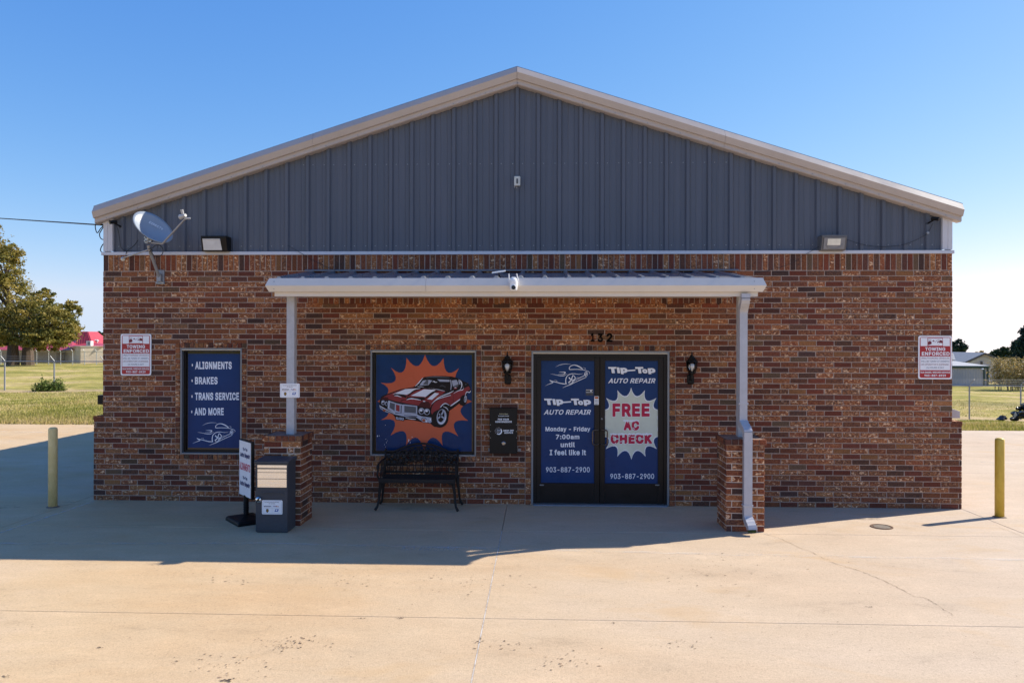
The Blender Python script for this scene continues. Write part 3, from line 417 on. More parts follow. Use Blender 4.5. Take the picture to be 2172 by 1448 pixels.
for y in sy[1:-1]: b.box(-42, 42, y - gp, y + gp, -.1, -.007)
b.build('joint_filler', JOINT, lot)
b = MB(); b.box(-.16 - gp * 1.6, -.16 + gp * 1.6, -10.4, -1.5, -.1, .0015); b.build('joint_filler', CAULK, lot)
PAINT = worn_paint('worn_white_paint', (.66, .64, .60), .44, .72, 9, .5)
PAINT2 = worn_paint('thin_white_paint', (.62, .64, .66), .34, .66, 14, .6)
def sheet(name, pts, mat, parent=None, z=.004):
    b = MB(); b.poly([(p[0], p[1], z) for p in pts]); return b.build(name, mat, parent)
def strip(name, path, w, mat, parent=None, z=.004):
    b = MB(); P = [Vector((p[0], p[1])) for p in path]; vs = []
    for i, p in enumerate(P):
        t = (P[min(i + 1, len(P) - 1)] - P[max(i - 1, 0)]).normalized(); nn = Vector((-t.y, t.x)); ww = w[i] if isinstance(w, list) else w
        a = p + nn * ww / 2; c = p - nn * ww / 2; vs += [(a.x, a.y, z), (c.x, c.y, z)]
    b.add(vs, [(2 * i, 2 * i + 1, 2 * i + 3, 2 * i + 2) for i in range(len(P) - 1)]); return b.build(name, mat, parent)
strip('painted_line', [G(-600, 1150), G(0, 1152), G(540, 1152), G(800, 1157), G(1100, 1164)], .085, PAINT, lot)
strip('painted_line', [G(1150, 1166), G(1500, 1174.5), G(2172, 1187), G(2700, 1197)], .085, PAINT, lot)
strip('painted_line', [G(-30, 1140), G(60, 1110), G(199, 1063)], .03, PAINT2, lot)
strip('painted_line', [G(-40, 914), G(145, 917)], .12, PAINT, lot)
strip('painted_line', [G(-40, 934), G(32, 935.5)], .12, PAINT, lot)
strip('painted_line', [G(2080, 980), G(2260, 986)], .10, PAINT, lot)
# lettering on the ground
p0 = G(850, 1167); p1 = G(970, 1167); pt = G(850, 1158)
text('NO  PARKING', lot, PAINT2, (0, 0, p1[0] - p0[0], .15), frame=((p0[0], p0[1], .005), (1, 0, 0), (.08, 1, 0)), bold=-.005)
CRACK = mottled('crack_dark', [(.42, (.07, .05, .035)), (.60, (.36, .26, .17))], 6, .95)
cp = [G(*q) for q in ((1622, 1132), (1660, 1144), (1700, 1163), (1722, 1170), (1755, 1188), (1790, 1200), (1830, 1213), (1870, 1229), (1905, 1246), (1938, 1264), (1962, 1268), (1995, 1287), (2025, 1306))]
cpp = smoothpath(cp, 7); cpp = [(p[0] + random.gauss(0, .006), p[1] + random.gauss(0, .008)) for p in cpp]
strip('crack', cpp, [max(.0008, random.gauss(.0036, .0022)) for _ in cpp], CRACK, lot)
cpp = smoothpath([G(2120, 1119), G(2145, 1128), G(2180, 1141), G(2260, 1165)], 6)
strip('crack', [(p[0] + random.gauss(0, .005), p[1] + random.gauss(0, .006)) for p in cpp], .004, CRACK, lot)
cpp = smoothpath([G(640, 1119), G(760, 1118), G(900, 1120), G(1084, 1124)], 8)
# grit, leaf bits and chipped spots scattered on the slabs
b = MB()
def bit(x, y, s, m=0):
    k = random.randint(4, 6); a0 = random.random() * 6; el = random.uniform(1, 2.6)
    b.poly([(x + s * el * math.cos(a0 + 6.283 * i / k) * random.uniform(.6, 1.1), y + s * math.sin(a0 + 6.283 * i / k) * random.uniform(.6, 1.1), .003 + random.random() * .003) for i in range(k)], m)
for cx_, cy_, r_, k_ in ((1000 * 1, 1235, 160, 60), (620, 1363, 75, 80), (1435, 1368, 45, 22), (470, 1405, 120, 50), (1190, 1405, 60, 30), (1500, 1210, 170, 60), (740, 1230, 100, 40), (480, 1228, 60, 25), (1080, 1370, 60, 16)):
    for _ in range(k_):
        p = G(cx_ + random.gauss(0, r_ * .5), cy_ + random.gauss(0, r_ * .13)); bit(p[0], p[1], random.uniform(.002, .008), random.choice((0, 0, 1)))
for _ in range(900):
    p = (random.uniform(-7, 7), random.uniform(-6.2, -1.5)); bit(p[0], p[1], random.uniform(.0012, .0048), random.choice((0, 1, 1)))
for q, s in (((484, 1442), .035), ((1015, 1362), .022), ((1302, 1321), .02), ((1845, 1287), .02), ((210, 1373), .02), ((16, 1434), .022), ((765, 1311), .02), ((848, 1311), .02)):
    p = G(*q)
    for _ in range(7): bit(p[0] + random.gauss(0, s * .8), p[1] + random.gauss(0, s * .5), s * random.uniform(.12, .34))
o = b.build('grit', [simple('dark_grit', (.10, .07, .05), .9, var=.4), simple('brown_grit', (.30, .20, .13), .9, var=.4)]); tag(o, kind='stuff')
# stains
STAIN = worn_paint('oil_stain', (.035, .028, .024), .46, .66, 11, .75)
for (px, py, rx, ry) in ((12, 1075, .22, .10), (1845, 1101, .17, .05), (860, 1078, .16, .05), (950, 1079, .16, .05)):
    c = G(px, py); sheet('stain', [(c[0] + rx * math.cos(a), c[1] + ry * math.sin(a)) for a in np.linspace(0, 6.2, 18)], STAIN, lot, .0045)
# rusty drain cleanout ring
c = G(1870, 1117); t = thing('drain_cover', 'small round rusty drain cover set in the concrete near the yellow bollard', 'drain cover', (c[0], c[1], 0))
RUST = mottled('rusty_iron', [(.3, (.05, .03, .02)), (.6, (.17, .09, .05)), (.8, (.25, .16, .10))], 25)
b = MB(); b.lathe([(.135, .0), (.135, .008), (.115, .008), (.115, .003), (.09, .003), (.0, .003)], c, 24); b.build('rim', RUST, t)
b = MB(); b.lathe([(.10, .003), (.098, .007), (0, .007)], c, 20); b.build('lid', simple('grey_lid', (.18, .15, .12), .9, var=.3, scale=30), t)

# ================================================================== BRICKS
TONES = [((.175, .045, .023), 30), ((.145, .041, .024), 26), ((.110, .042, .028), 18), ((.080, .040, .031), 12), ((.22, .072, .030), 13), ((.28, .12, .045), 8), ((.13, .075, .042), 6)]
TW = np.array([w for _, w in TONES], float); TW /= TW.sum()
def rand_tone():
    c = np.array(TONES[rng.choice(len(TONES), p=TW)][0]) * rng.uniform(.8, 1.25); r = rng.random()
    a = 0.0 if r < .30 else (rng.uniform(.15, .4) if r < .52 else rng.uniform(.45, 1.0))
    if c[0] < .075: a *= .25
    return (*c, a)
def brick_geo(w, h, d=.022, jit=.0022):
    """one rough faced brick, front facing -y, lower left corner at origin; front at y=0"""
    j = lambda s=jit: float(rng.normal(0, s * .5)); e = .004
    o = [(0 + j(), d, 0 + j()), (w + j(), d, 0 + j()), (w + j(), d, h + j()), (0 + j(), d, h + j())]
    f = [(o[k][0], .002 + abs(j()), o[k][2]) for k in range(4)]
    sx_ = (1, -1, -1, 1); sz_ = (1, 1, -1, -1)
    i_ = [(o[k][0] + sx_[k] * e, -.0015 + j(), o[k][2] + sz_[k] * e) for k in range(4)]
    if w > .15:      # a broken ridge across the face
        q = rng.uniform(.35, .65) * w; i_ += [(q, -.002 + j(.004), i_[0][2]), (q + j(.01), -.002 + j(.004), i_[2][2])]
        ff = [(8, 12, 13, 11), (12, 9, 10, 13)]; 
    elif h > .15:
        q = rng.uniform(.35, .65) * h; i_ += [(i_[0][0], -.002 + j(.004), q), (i_[1][0], -.002 + j(.004), q)]
        ff = [(8, 9, 13, 12), (12, 13, 10, 11)]
    else: ff = [(8, 9, 10, 11)]
    vs = o + f + i_
    fs = ff + [(k, (k + 1) % 4, 4 + (k + 1) % 4, 4 + k) for k in range(4)] + [(4 + k, 4 + (k + 1) % 4, 8 + (k + 1) % 4, 8 + k) for k in range(4)]
    return vs, fs
def brick_mesh(lst, name='brick'):
    """lst: (vs, fs, tone)"""
    V, F, T = [], [], []
    for vs, fs, t in lst:
        n = len(V); V += vs; F += [tuple(i + n for i in f) for f in fs]; T += [t] * len(fs)
    me = bpy.data.meshes.new(name); me.from_pydata(V, [], F); me.materials.append(BRICK)
    at = me.attributes.new('tone', 'FLOAT_COLOR', 'FACE'); at.data.foreach_set('color', np.array(T, np.float32).ravel()); me.update(); return me
_variants = {}
def variant(w, h, n=26):
    k = (round(w, 3), round(h, 3))
    if k not in _variants:
        _variants[k] = [brick_mesh([(*brick_geo(w, h), rand_tone())]) for _ in range(n)]
    return _variants[k][int(rng.integers(len(_variants[k])))]
def place_brick(me, loc, rot, parent):
    o = bpy.data.objects.new('brick', me); COL.objects.link(o); o.parent = parent
    base = Vector(parent.location) if parent.type == 'EMPTY' else Vector((0, 0, 0))
    o.matrix_parent_inverse = Matrix.Translation(-base); o.location = loc; o.rotation_euler = (0, 0, rot); return o
def xf(vs, loc, rot):
    c, s = math.cos(rot), math.sin(rot); return [(loc[0] + x * c - y * s, loc[1] + x * s + y * c, loc[2] + z) for x, y, z in vs]

# ================================================================== BUILDING
HWU, HWL = 6.095, 6.23            # half width above and below the ledge
ZT, ZS = 3.592, 3.352             # top of brick, underside of the soldier course
CP, BL, J = .0764, .2475, .0115   # course pitch, brick pitch, joint
bld = thing('brick_building', 'single storey auto repair shop with brick front, slate metal gable and glass double doors', 'building', (0, 0, 0))
# openings: frame outer rectangle
def rect(px0, py0, px1, py1): a = W(px0, py0); b = W(px1, py1); return [a[0], b[0], b[2], a[2]]
winA = rect(383, 738, 512.5, 963.5); winB = rect(786, 742, 1009.5, 967.5); door = rect(1127.5, 744, 1419, 1069); door[2] = 0.0
sA = [winA[0] - .075, winA[1] + .075, winA[2] - .078, winA[3] + .078]
sB = [winB[0] - .075, winB[1] + .075, winB[2] - .078, winB[3] + .078]
sD = [door[0] - .088, door[1] + .088, -.1, door[3] + .082]
OPEN = [sA, sB, sD]
LEDGE = 1.185
# mortar backing wall around the openings
def mortar_wall():
    b = MB(); y0, y1 = .0045, .20
    xb = sorted({-HWL + .0045, HWL - .0045, -HWU + .0045, HWU - .0045} | {v for o in (winA, winB, door) for v in o[:2]})
    zb = sorted({0., ZT, LEDGE - .01} | {v for o in (winA, winB, door) for v in o[2:]})
    for i in range(len(xb) - 1):
        for k in range(len(zb) - 1):
            cxm, czm = (xb[i] + xb[i + 1]) / 2, (zb[k] + zb[k + 1]) / 2
            if any(o[0] < cxm < o[1] and o[2] < czm < o[3] for o in (winA, winB, door)): continue
            if abs(cxm) > HWU - .008 and czm > LEDGE - .01: continue
            b.poly([(xb[i], y0, zb[k]), (xb[i + 1], y0, zb[k]), (xb[i + 1], y0, zb[k + 1]), (xb[i], y0, zb[k + 1])])
    for o in (winA, winB, door):      # reveals
        for (a, c) in (((o[0], o[2]), (o[0], o[3])), ((o[0], o[3]), (o[1], o[3])), ((o[1], o[3]), (o[1], o[2]))) + ((((o[1], o[2]), (o[0], o[2])),) if o[2] > .1 else ()):
            b.poly([(a[0], y0, a[1]), (c[0], y0, c[1]), (c[0], y1, c[1]), (a[0], y1, a[1])])
    LB = 18.0
    for s in (-1, 1):                 # side walls: brick wainscot core
        xw = s * (HWL - .008)
        b.poly([(xw, y0, 0), (xw, LB, 0), (xw, LB, LEDGE - .01), (xw, y0, LEDGE - .01)])
        b.poly([(xw, y0, LEDGE - .01), (xw, LB, LEDGE - .01), (s * 6.0, LB, LEDGE - .01), (s * 6.0, y0, LEDGE - .01)])
        xu = s * (HWU - .008)
        b.poly([(xu, y0, LEDGE - .01), (xu, .30, LEDGE - .01), (xu, .30, ZT), (xu, y0, ZT)])
    b.poly([(-HWL, LB, 0), (HWL, LB, 0), (HWL, LB, ZT), (-HWL, LB, ZT)])
    return b.build('wall', MORTAR, bld)
wall = mortar_wall()
front = []      # (x, z, w, h, proud)
def subtract(x0, x1, cuts):
    segs = [(x0, x1)]
    for a, c in cuts:
        ns = []
        for s0, s1 in segs:
            if c <= s0 or a >= s1: ns.append((s0, s1)); continue
            if a > s0: ns.append((s0, a))
            if c < s1: ns.append((c, s1))
        segs = ns
    return segs
lowS = (W(652, 640)[0], W(1566, 640)[0], 2.868, 3.062)
ncourse = int(round(ZS / CP)); cpz = ZS / ncourse
for r in range(ncourse):
    z0 = r * cpz + J * .5; h = cpz - J; hw = HWL if z0 + h < LEDGE + .03 else HWU
    cuts = [(o[0] - J / 2, o[1] + J / 2) for o in OPEN if o[2] < z0 + h - .02 and o[3] > z0 + .02]
    if lowS[2] < z0 + h * .5 < lowS[3]: cuts.append((lowS[0] - J / 2, lowS[1] + J / 2))
    off = (.5 if r % 2 else 0) * BL + .01 * math.sin(r * 1.7)
    for s0, s1 in subtract(-hw, hw, cuts):
        k = math.floor((s0 - off) / BL)
        while k * BL + off < s1:
            a = max(s0, k * BL + off + (J / 2 if k * BL + off > s0 else 0)); c = min(s1, (k + 1) * BL + off - J / 2)
            k += 1
            if c - a < .018: continue
            if s1 - c < .03 and s1 > c: c = s1
            front.append((a, z0, c - a, h, 0))
# soldier courses
n = int(round(2 * HWU / .0775)); pz = 2 * HWU / n
for i in range(n): front.append((-HWU + i * pz + J / 2, ZS + J / 2, pz - J, ZT - ZS - J, 0))
n = int(round((lowS[1] - lowS[0]) / .0775)); pz = (lowS[1] - lowS[0]) / n
for i in range(n): front.append((lowS[0] + i * pz + J / 2, lowS[2], pz - J, .185, 0))
# surrounds of square header ends, a little proud
def surround(o, inner, bottom):
    x0, x1, z0, z1 = inner; w = .066
    zb = z0 if bottom else 0
    n = int(round((z1 - zb) / .0755)); p = (z1 - zb) / n
    wl_ = x0 - o[0] - J
    for i in range(n):
        for xx in (o[0] + J / 2, x1 + J / 2): front.append((xx, zb + i * p + J / 2, wl_, p - J, .014))
    n = int(round((o[1] - o[0]) / .0725)); p = (o[1] - o[0]) / n
    for i in range(n):
        front.append((o[0] + i * p + J / 2, z1 + J / 2, p - J, o[3] - z1 - J, .014))
        if bottom: front.append((o[0] + i * p + J / 2, o[2] + J / 2, p - J, z0 - o[2] - J, .014))
surround(sA, winA, True); surround(sB, winB, True); surround(sD, door, False)
def shown(b):
    x, z, w, h, p = b; cxm = x + w / 2; dep = -(cxm - CX) * math.sin(TH) + CD * math.cos(TH); zc = z + h / 2
    hid = (2.55 < cxm < 3.25 and zc < 1.2) or (-3.4 < cxm < -2.5 and zc < 1.2) or (-2.1 < cxm < -.7 and zc < .9)
    return 0 if hid else round(w, 3) * round(h, 3) / dep ** 2
full = sorted([b for b in front if abs(b[2] - (BL - J)) < .001 and b[4] == 0], key=shown, reverse=True)[:300]
fs_ = set(full)
for x, z, w, h, p in full: place_brick(variant(BL - J, h), (x, 0, z), 0, wall)
lst = []
for bb in front:
    if bb in fs_: continue
    x, z, w, h, p = bb; vs, fs = brick_geo(w, h, .022 + p); lst.append(([(x + v[0], v[1] - p * (v[1] < .015), z + v[2]) for v in vs], fs, rand_tone()))
# side returns and side wainscot
for s in (-1, 1):
    rot = math.pi / 2 if s > 0 else -math.pi / 2
    for r in range(ncourse):
        z0 = r * cpz + J / 2; h = cpz - J; low = z0 + h < LEDGE + .03
        xw = s * (HWL if low else HWU); ylen = 18.0 if low else .30
        off = 0.10 + (BL / 2 if r % 2 else 0); y = 0.0
        edges = [0] + [off + i * BL for i in range(int(ylen / BL) + 1) if off + i * BL < ylen - .03] + [ylen]
        for a, c in zip(edges[:-1], edges[1:]):
            vs, fs = brick_geo(c - a - J, h)
            loc = (xw, a + J / 2, z0) if s > 0 else (xw, c - J / 2, z0)
            if a == 0: vs = [(v[0] - (0 if v[0] > .02 else 0), v[1], v[2]) for v in vs]
            lst.append((xf(vs, loc, rot), fs, rand_tone()))
    for i in range(int(18 / .0775)):   # rowlock ledge on the wainscot
        vs, fs = brick_geo(.068, .055, .16); y = i * .0775
        loc = (s * (HWL + .012), y + J / 2 if s > 0 else y + .0775 - J / 2, LEDGE - .01)
        lst.append((xf(vs, loc, rot), fs, rand_tone()))
o = bpy.data.objects.new('brick', brick_mesh(lst)); COL.objects.link(o); attach(o, wall); tag(o, kind='stuff')
# control joints
b = MB()
for px in (1114.5,):
    x = W(px, 680)[0]; b.box(x - .004, x + .004, -.004, .004, door[3] + .09, 2.86)
b.build('control_joint', simple('joint_caulk', (.20, .15, .12), .9), bld)

# metal siding, one panel per 0.914 m
RZ, EZ, RS = 6.244, 4.268, (6.244 - 4.268) / 6.20
RX = -.03
def rz(x): return RZ - abs(x - RX) * RS
sx0, sx1 = -5.965, 5.965
prof = []; P3 = .3048
for i in range(-22, 23):
    c = RX + i * P3
    prof += [(c - .040, 0), (c - .022, .036), (c + .022, .036), (c + .040, 0), (c + .105, 0), (c + .113, .006), (c + .123, .006), (c + .131, 0), (c + .19, 0), (c + .198, .006), (c + .208, .006), (c + .216, 0)]
prof = sorted(set(prof + [(RX, .036)])); 
cuts = [RX + (k * 3 + .5) * P3 for k in range(-8, 8)]
bounds = [sx0] + [c for c in cuts if sx0 < c < sx1] + [sx1]
def py_at(x): return float(np.interp(x, [p[0] for p in prof], [p[1] for p in prof]))
for a, c in zip(bounds[:-1], bounds[1:]):
    pp = [(a, py_at(a))] + [p for p in prof if a + .001 < p[0] < c - .001] + [(c + (.004 if c < sx1 else 0), py_at(c))]
    lap = -.0015 if bounds.index(a) % 2 else 0
    b = MB(); vs = []
    for x, d in pp: vs += [(x, .045 - d + lap, ZT - .01), (x, .045 - d + lap, rz(x) - .12)]
    b.add(vs, [(2 * i, 2 * i + 2, 2 * i + 3, 2 * i + 1) for i in range(len(pp) - 1)])
    b.build('siding_panel', SIDING, bld)
# screws on the siding
b = MB()
for zr in (3.72, 4.9):
    for i in range(-19, 20):
        for dx in (-.065, .075):
            x = RX + i * P3 + dx
            if abs(x) < 5.9 and zr < rz(x) - .35: b.lathe([(.009, 0), (.007, .005), (0, .006)], (x, .045, zr), 6, ax='y')
o = b.build('screws', ZINC, bld); tag(o, kind='stuff')
# base flashing, corner trims, rake trims
def seg_trim(x0, x1):
    b = MB(); p = [(.05, ZT + .052), (-.022, ZT + .040), (-.026, ZT - .004), (-.020, ZT - .006), (.05, ZT - .006)]
    b.prism([(x0, y, z) for y, z in p], (x1 - x0 - .002, 0, 0)); return b.build('base_flashing', TRIMW, bld)
xs_ = [-6.11, W(784, 536)[0], W(1400, 536)[0], 6.11]
for a, c in zip(xs_[:-1], xs_[1:]): seg_trim(a, c)
for s in (-1, 1):
    b = MB()
    p = [(s * 6.09, .20), (s * 6.09, -.004), (s * 6.035, -.004), (s * 6.03, .004), (s * 5.975, .004), (s * 5.97, -.004), (s * 5.955, -.004), (s * 5.955, .05)]
    vs = [(x, y, ZT + .052) for x, y in p] + [(x, y, rz(x) - .20) for x, y in p]
    b.add(vs, [(i, i + 1, i + 9, i + 8) for i in range(7)]); b.build('corner_trim', TRIMW, bld)
    # metal side wall above the wainscot
    b = MB(); xw = s * 6.06
    n_ = 58
    for i in range(n_):
        y0 = .30 + i * .3048; 
        for (ya, da), (yb, db) in zip([(0, .0), (.05, .03), (.09, .03), (.14, 0)], [(.05, .03), (.09, .03), (.14, 0), (.3048, 0)]):
            q = [(xw + s * da, y0 + ya, LEDGE), (xw + s * db, y0 + yb, LEDGE), (xw + s * db, y0 + yb, 4.2), (xw + s * da, y0 + ya, 4.2)]; b.poly(q)
    b.build('side_siding', SIDING, bld)
RP = [(-.10, 0), (-.155, -.090), (-.118, -.172), (-.082, -.176), (-.080, -.196), (-.080, -.236), (-.060, -.246), (.05, -.246), (.05, -.0)]
def rake(xa, xb, end=False):
    b = MB(); vs = []
    for x in (xa, xb):
        for y, dz in RP: vs.append((x, y, rz(x) + dz))
    n = len(RP); b.add(vs, [(i, (i + 1) % n, n + (i + 1) % n, n + i) for i in range(n)] + [tuple(range(n))[::-1], tuple(range(n, 2 * n))])
    return b.build('rake_trim', TRIM, bld)
XE = 6.175
s1 = W(665, 290, -.1)[0]; s2 = W(1537, 290, -.1)[0]
for a, c in ((-XE, s1 - .002), (s1 + .001, RX - .002), (RX + .002, s2 - .002), (s2 + .001, XE)): rake(a, c)
b = MB()
for x in np.arange(-6.0, 6.0, .46): b.lathe([(.008, 0), (.006, .005), (0, .006)], (x, -.080, rz(x) - .222), 6, ax='y')
o = b.build('trim_screws', ZINC, bld); tag(o, kind='stuff')
for s in (-1, 1):          # roof sheets with standing ribs
    b = MB(); xe = s * 6.185; L = 18.2
    b.prism([(RX, -.09, RZ + .012), (xe, -.09, rz(xe) + .012), (xe, -.09, rz(xe) - .018), (RX, -.09, RZ - .018)], (0, L, 0))
    for i in range(60):
        y = .6 + i * .3048
        b.prism([(RX, y, RZ + .012), (xe, y, rz(xe) + .012), (xe, y, rz(xe) + .045), (RX, y, RZ + .045)], (0, .05, 0))
    b.build('roof', ROOFM, bld)
    b = MB(); xg = s * 6.085     # eave gutter
    b.prism([(xg, .0, rz(6.2) - .03), (xg + s * .09, .0, rz(6.2) - .04), (xg + s * .07, .0, rz(6.2) - .15), (xg, .0, rz(6.2) - .17)], (0, 18, 0)); b.build('gutter', TRIM, bld)
b = MB(); b.prism([(RX, .6, RZ + .055), (RX + .2, .6, RZ - .01), (RX, .6, RZ + .045), (RX - .2, .6, RZ - .01)], (0, 17, 0)); b.build('ridge_cap', TRIM, bld)

# ---- near-black sheets close the openings, their colour standing in for unlit rooms
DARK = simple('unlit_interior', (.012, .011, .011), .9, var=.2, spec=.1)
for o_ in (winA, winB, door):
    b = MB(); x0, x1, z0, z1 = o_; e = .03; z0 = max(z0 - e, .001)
    b.poly([(x0 - e, .205, z0), (x1 + e, .205, z0), (x1 + e, .205, z1 + e), (x0 - e, .205, z1 + e)]); b.build('interior_dark_sheet', DARK, bld)
# ---- windows
def ring(b, o, wd, y0, y1, m=0, bot=None):
    x0, x1, z0, z1 = o; wb = wd if bot is None else bot
    b.box(x0, x0 + wd, y0, y1, z0, z1, m); b.box(x1 - wd, x1, y0, y1, z0, z1, m)
    b.box(x0 + wd, x1 - wd, y0, y1, z1 - wd, z1, m)
    if wb: b.box(x0 + wd, x1 - wd, y0, y1, z0, z0 + wb, m)
def shrink(o, d): return [o[0] + d, o[1] - d, o[2] + d, o[3] - d]
YG = .085       # plane of the glazing
def window(o, label, filmpx, filmmat):
    w = MB(); ring(w, o, .020, -.006, .12); fr = w.build('window', SILV, bld, bevel=.002); fr['label'] = label
    w = MB(); i = shrink(o, .0205); ring(w, i, .030, .055, .125); w.build('window_frame', BLKM, fr)
    w = MB(); i2 = shrink(i, .001); w.box(i2[0], i2[1], YG + .004, YG + .03, i2[2], i2[3]); w.build('glass', simple('dark_glass', (.01, .01, .012), .05, spec=.5, var=.01), fr)
    w = MB(); w.box(i[0], i[1], .0, .053, i[3] - .012, i[3]); w.build('head_flashing', CREAM, fr)
    a = W(filmpx[0], filmpx[1], YG); c = W(filmpx[2], filmpx[3], YG)
    w = MB(); w.box(a[0], c[0], YG, YG + .0035, c[2], a[2]); w.build('vinyl_film', filmmat, fr)
    return fr
wA = window(winA, 'tall narrow window with blue service list film', (399, 750, 512, 950), FILM)
wB = window(winB, 'square window with red muscle car picture on navy film', (798, 752, 1000.5, 957), FILMD)
# white line drawing of a car, strokes in the window zoom's own units
STROKES = [([(550, 360), (650, 302), (780, 265), (900, 255), (1060, 267)], [2, 10, 14, 10, 3]),
 ([(1440, 420), (1350, 355), (1250, 308), (1150, 290), (1060, 318), (1010, 365), (1002, 400), (1025, 436), (1200, 430), (1400, 440), (1520, 462), (1620, 495), (1668, 535), (1650, 592)], [30, 34, 30, 20, 20, 20, 20, 20, 18, 18, 16, 14, 12, 3]),
 ([(1460, 375), (1515, 388), (1530, 408), (1510, 430)], [4, 10, 12, 4]),
 ([(660, 520), (760, 520), (865, 530), (855, 565), (800, 592), (640, 590)], [3, 16, 34, 26, 14, 3]),
 ([(390, 585), (520, 602), (700, 638), (820, 640), (890, 605), (950, 570)], [3, 10, 18, 18, 10, 2]),
 ([(360, 785), (430, 825), (520, 838), (620, 862), (780, 900), (915, 905)], [10, 44, 18, 22, 26, 22]),
 ([(915, 905), (892, 880), (888, 780), (915, 680), (985, 610), (1080, 578), (1180, 575), (1320, 592), (1460, 568)], [26, 30, 26, 24, 22, 20, 16, 12, 2]),
 ([(205, 972), (340, 912), (470, 865)], [2, 12, 24]), ([(510, 782), (580, 795), (605, 825)], [3, 8, 8]),
 ([(785, 1036), (900, 982), (1050, 925), (1200, 848), (1400, 758), (1570, 680)], [3, 14, 22, 18, 18, 14]),
 ([(1190, 795), (1300, 730), (1450, 658), (1490, 640), (1500, 555)], [10, 18, 18, 16, 10]),
 ([(990, 690), (1050, 760), (1150, 770)], [34, 30, 14]), ([(1120, 625), (1095, 700), (1060, 790), (980, 860)], [20, 28, 30, 30]),
 ([(980, 860), (1010, 900), (1080, 885), (1150, 820), (1195, 730), (1180, 670), (1120, 620)], [14, 16, 18, 22, 26, 22, 18]),
 ([(1090, 850), (1130, 790), (1200, 760)], [20, 24, 14]), ([(1200, 720), (1270, 700), (1310, 690)], [8, 8, 2]),
 ([(1555, 505), (1520, 530), (1508, 600), (1540, 655), (1580, 650), (1600, 590), (1590, 530), (1555, 505)], [10] * 8),
 ([(1515, 560), (1595, 610)], [14, 14]), ([(1560, 510), (1545, 650)], [14, 14]), ([(1595, 540), (1515, 625)], [10, 10])]
def line_car(parent, ox, oy, sc, y):
    b = MB(); k = 0
    for pts, wd in STROKES:
        P = smoothpath([(p[0], p[1]) for p in pts], 5); Wd = np.interp(np.linspace(0, 1, len(P)), np.linspace(0, 1, len(wd)), wd); vs = []
        for i, p in enumerate(P):
            t = np.array(P[min(i + 1, len(P) - 1)]) - np.array(P[max(i - 1, 0)]); t = t / (np.linalg.norm(t) + 1e-9); nn = np.array([-t[1], t[0]])
            for sgn in (1, -1):
                q = np.array(p) + nn * sgn * Wd[i] / 2 * 1.05; vs.append(W(ox + q[0] * sc, oy + q[1] * sc, y - k * .00004))
        b.add(vs, [(2 * i, 2 * i + 1, 2 * i + 3, 2 * i + 2) for i in range(len(P) - 1)]); k += 1
    return b.build('car_drawing', PWH, parent)
line_car(wA, 395, 880, 1 / 16.09, YG - .0015)
for s, bx, dot in (('ALIGNMENTS', (414, 766.5, 491.5, 783), (408, 774)), ('BRAKES', (413.5, 799, 461.5, 815), (407.5, 807)), ('TRANS SERVICE', (413.5, 832, 507, 848.5), (407.3, 840.5)), ('AND MORE', (412.5, 864.5, 474.5, 880.5), (406.8, 873))):
    text(s, wA, PWH, bx, y=YG - .0015, bold=.035)
    c = W(*dot, YG - .0015); b = MB(); b.poly([(c[0] + .009 * math.cos(a), c[1], c[2] + .021 * math.sin(a)) for a in np.linspace(0, 6.28, 14, endpoint=False)]); b.build('lettering', PWH, wA)
# ---- starburst helper
def burst_outline(tips, vals, k=7):
    out = []
    for i, A in enumerate(tips):
        B = tips[(i + 1) % len(tips)]; Vv = vals[i]; Cx = 2 * Vv[0] - (A[0] + B[0]) / 2; Cy = 2 * Vv[1] - (A[1] + B[1]) / 2
        for j in range(k):
            t = j / k; out.append(((1 - t) ** 2 * A[0] + 2 * t * (1 - t) * Cx + t * t * B[0], (1 - t) ** 2 * A[1] + 2 * t * (1 - t) * Cy + t * t * B[1]))
    return out
S1 = 215 / 1448.
def z1(p): return (790 + p[0] * S1, 745 + p[1] * S1)
tips = [(750, 45), (1017, 92), (1235, 240), (1370, 447), (1422, 715), (1370, 990), (1225, 1210), (1005, 1350), (737, 1420), (478, 1345), (258, 1200), (118, 980), (70, 712), (118, 447), (265, 232), (487, 90)]
vals = [(870, 210), (1070, 297), (1190, 430), (1270, 590), (1258, 835), (1172, 1020), (1020, 1150), (850, 1230), (630, 1230), (455, 1145), (315, 1000), (230, 860), (230, 570), (325, 420), (430, 295), (640, 210)]
def fan(b, outline, centre, y, m=0, conv=z1):
    vo, fo = union_tris([[[tuple(p) for p in outline]]]); b.add([W(*conv(p), y) for p in vo], fo, m)
b = MB(); fan(b, burst_outline(tips, vals), (745, 720), YG - .001); b.build('starburst', POR, wB)
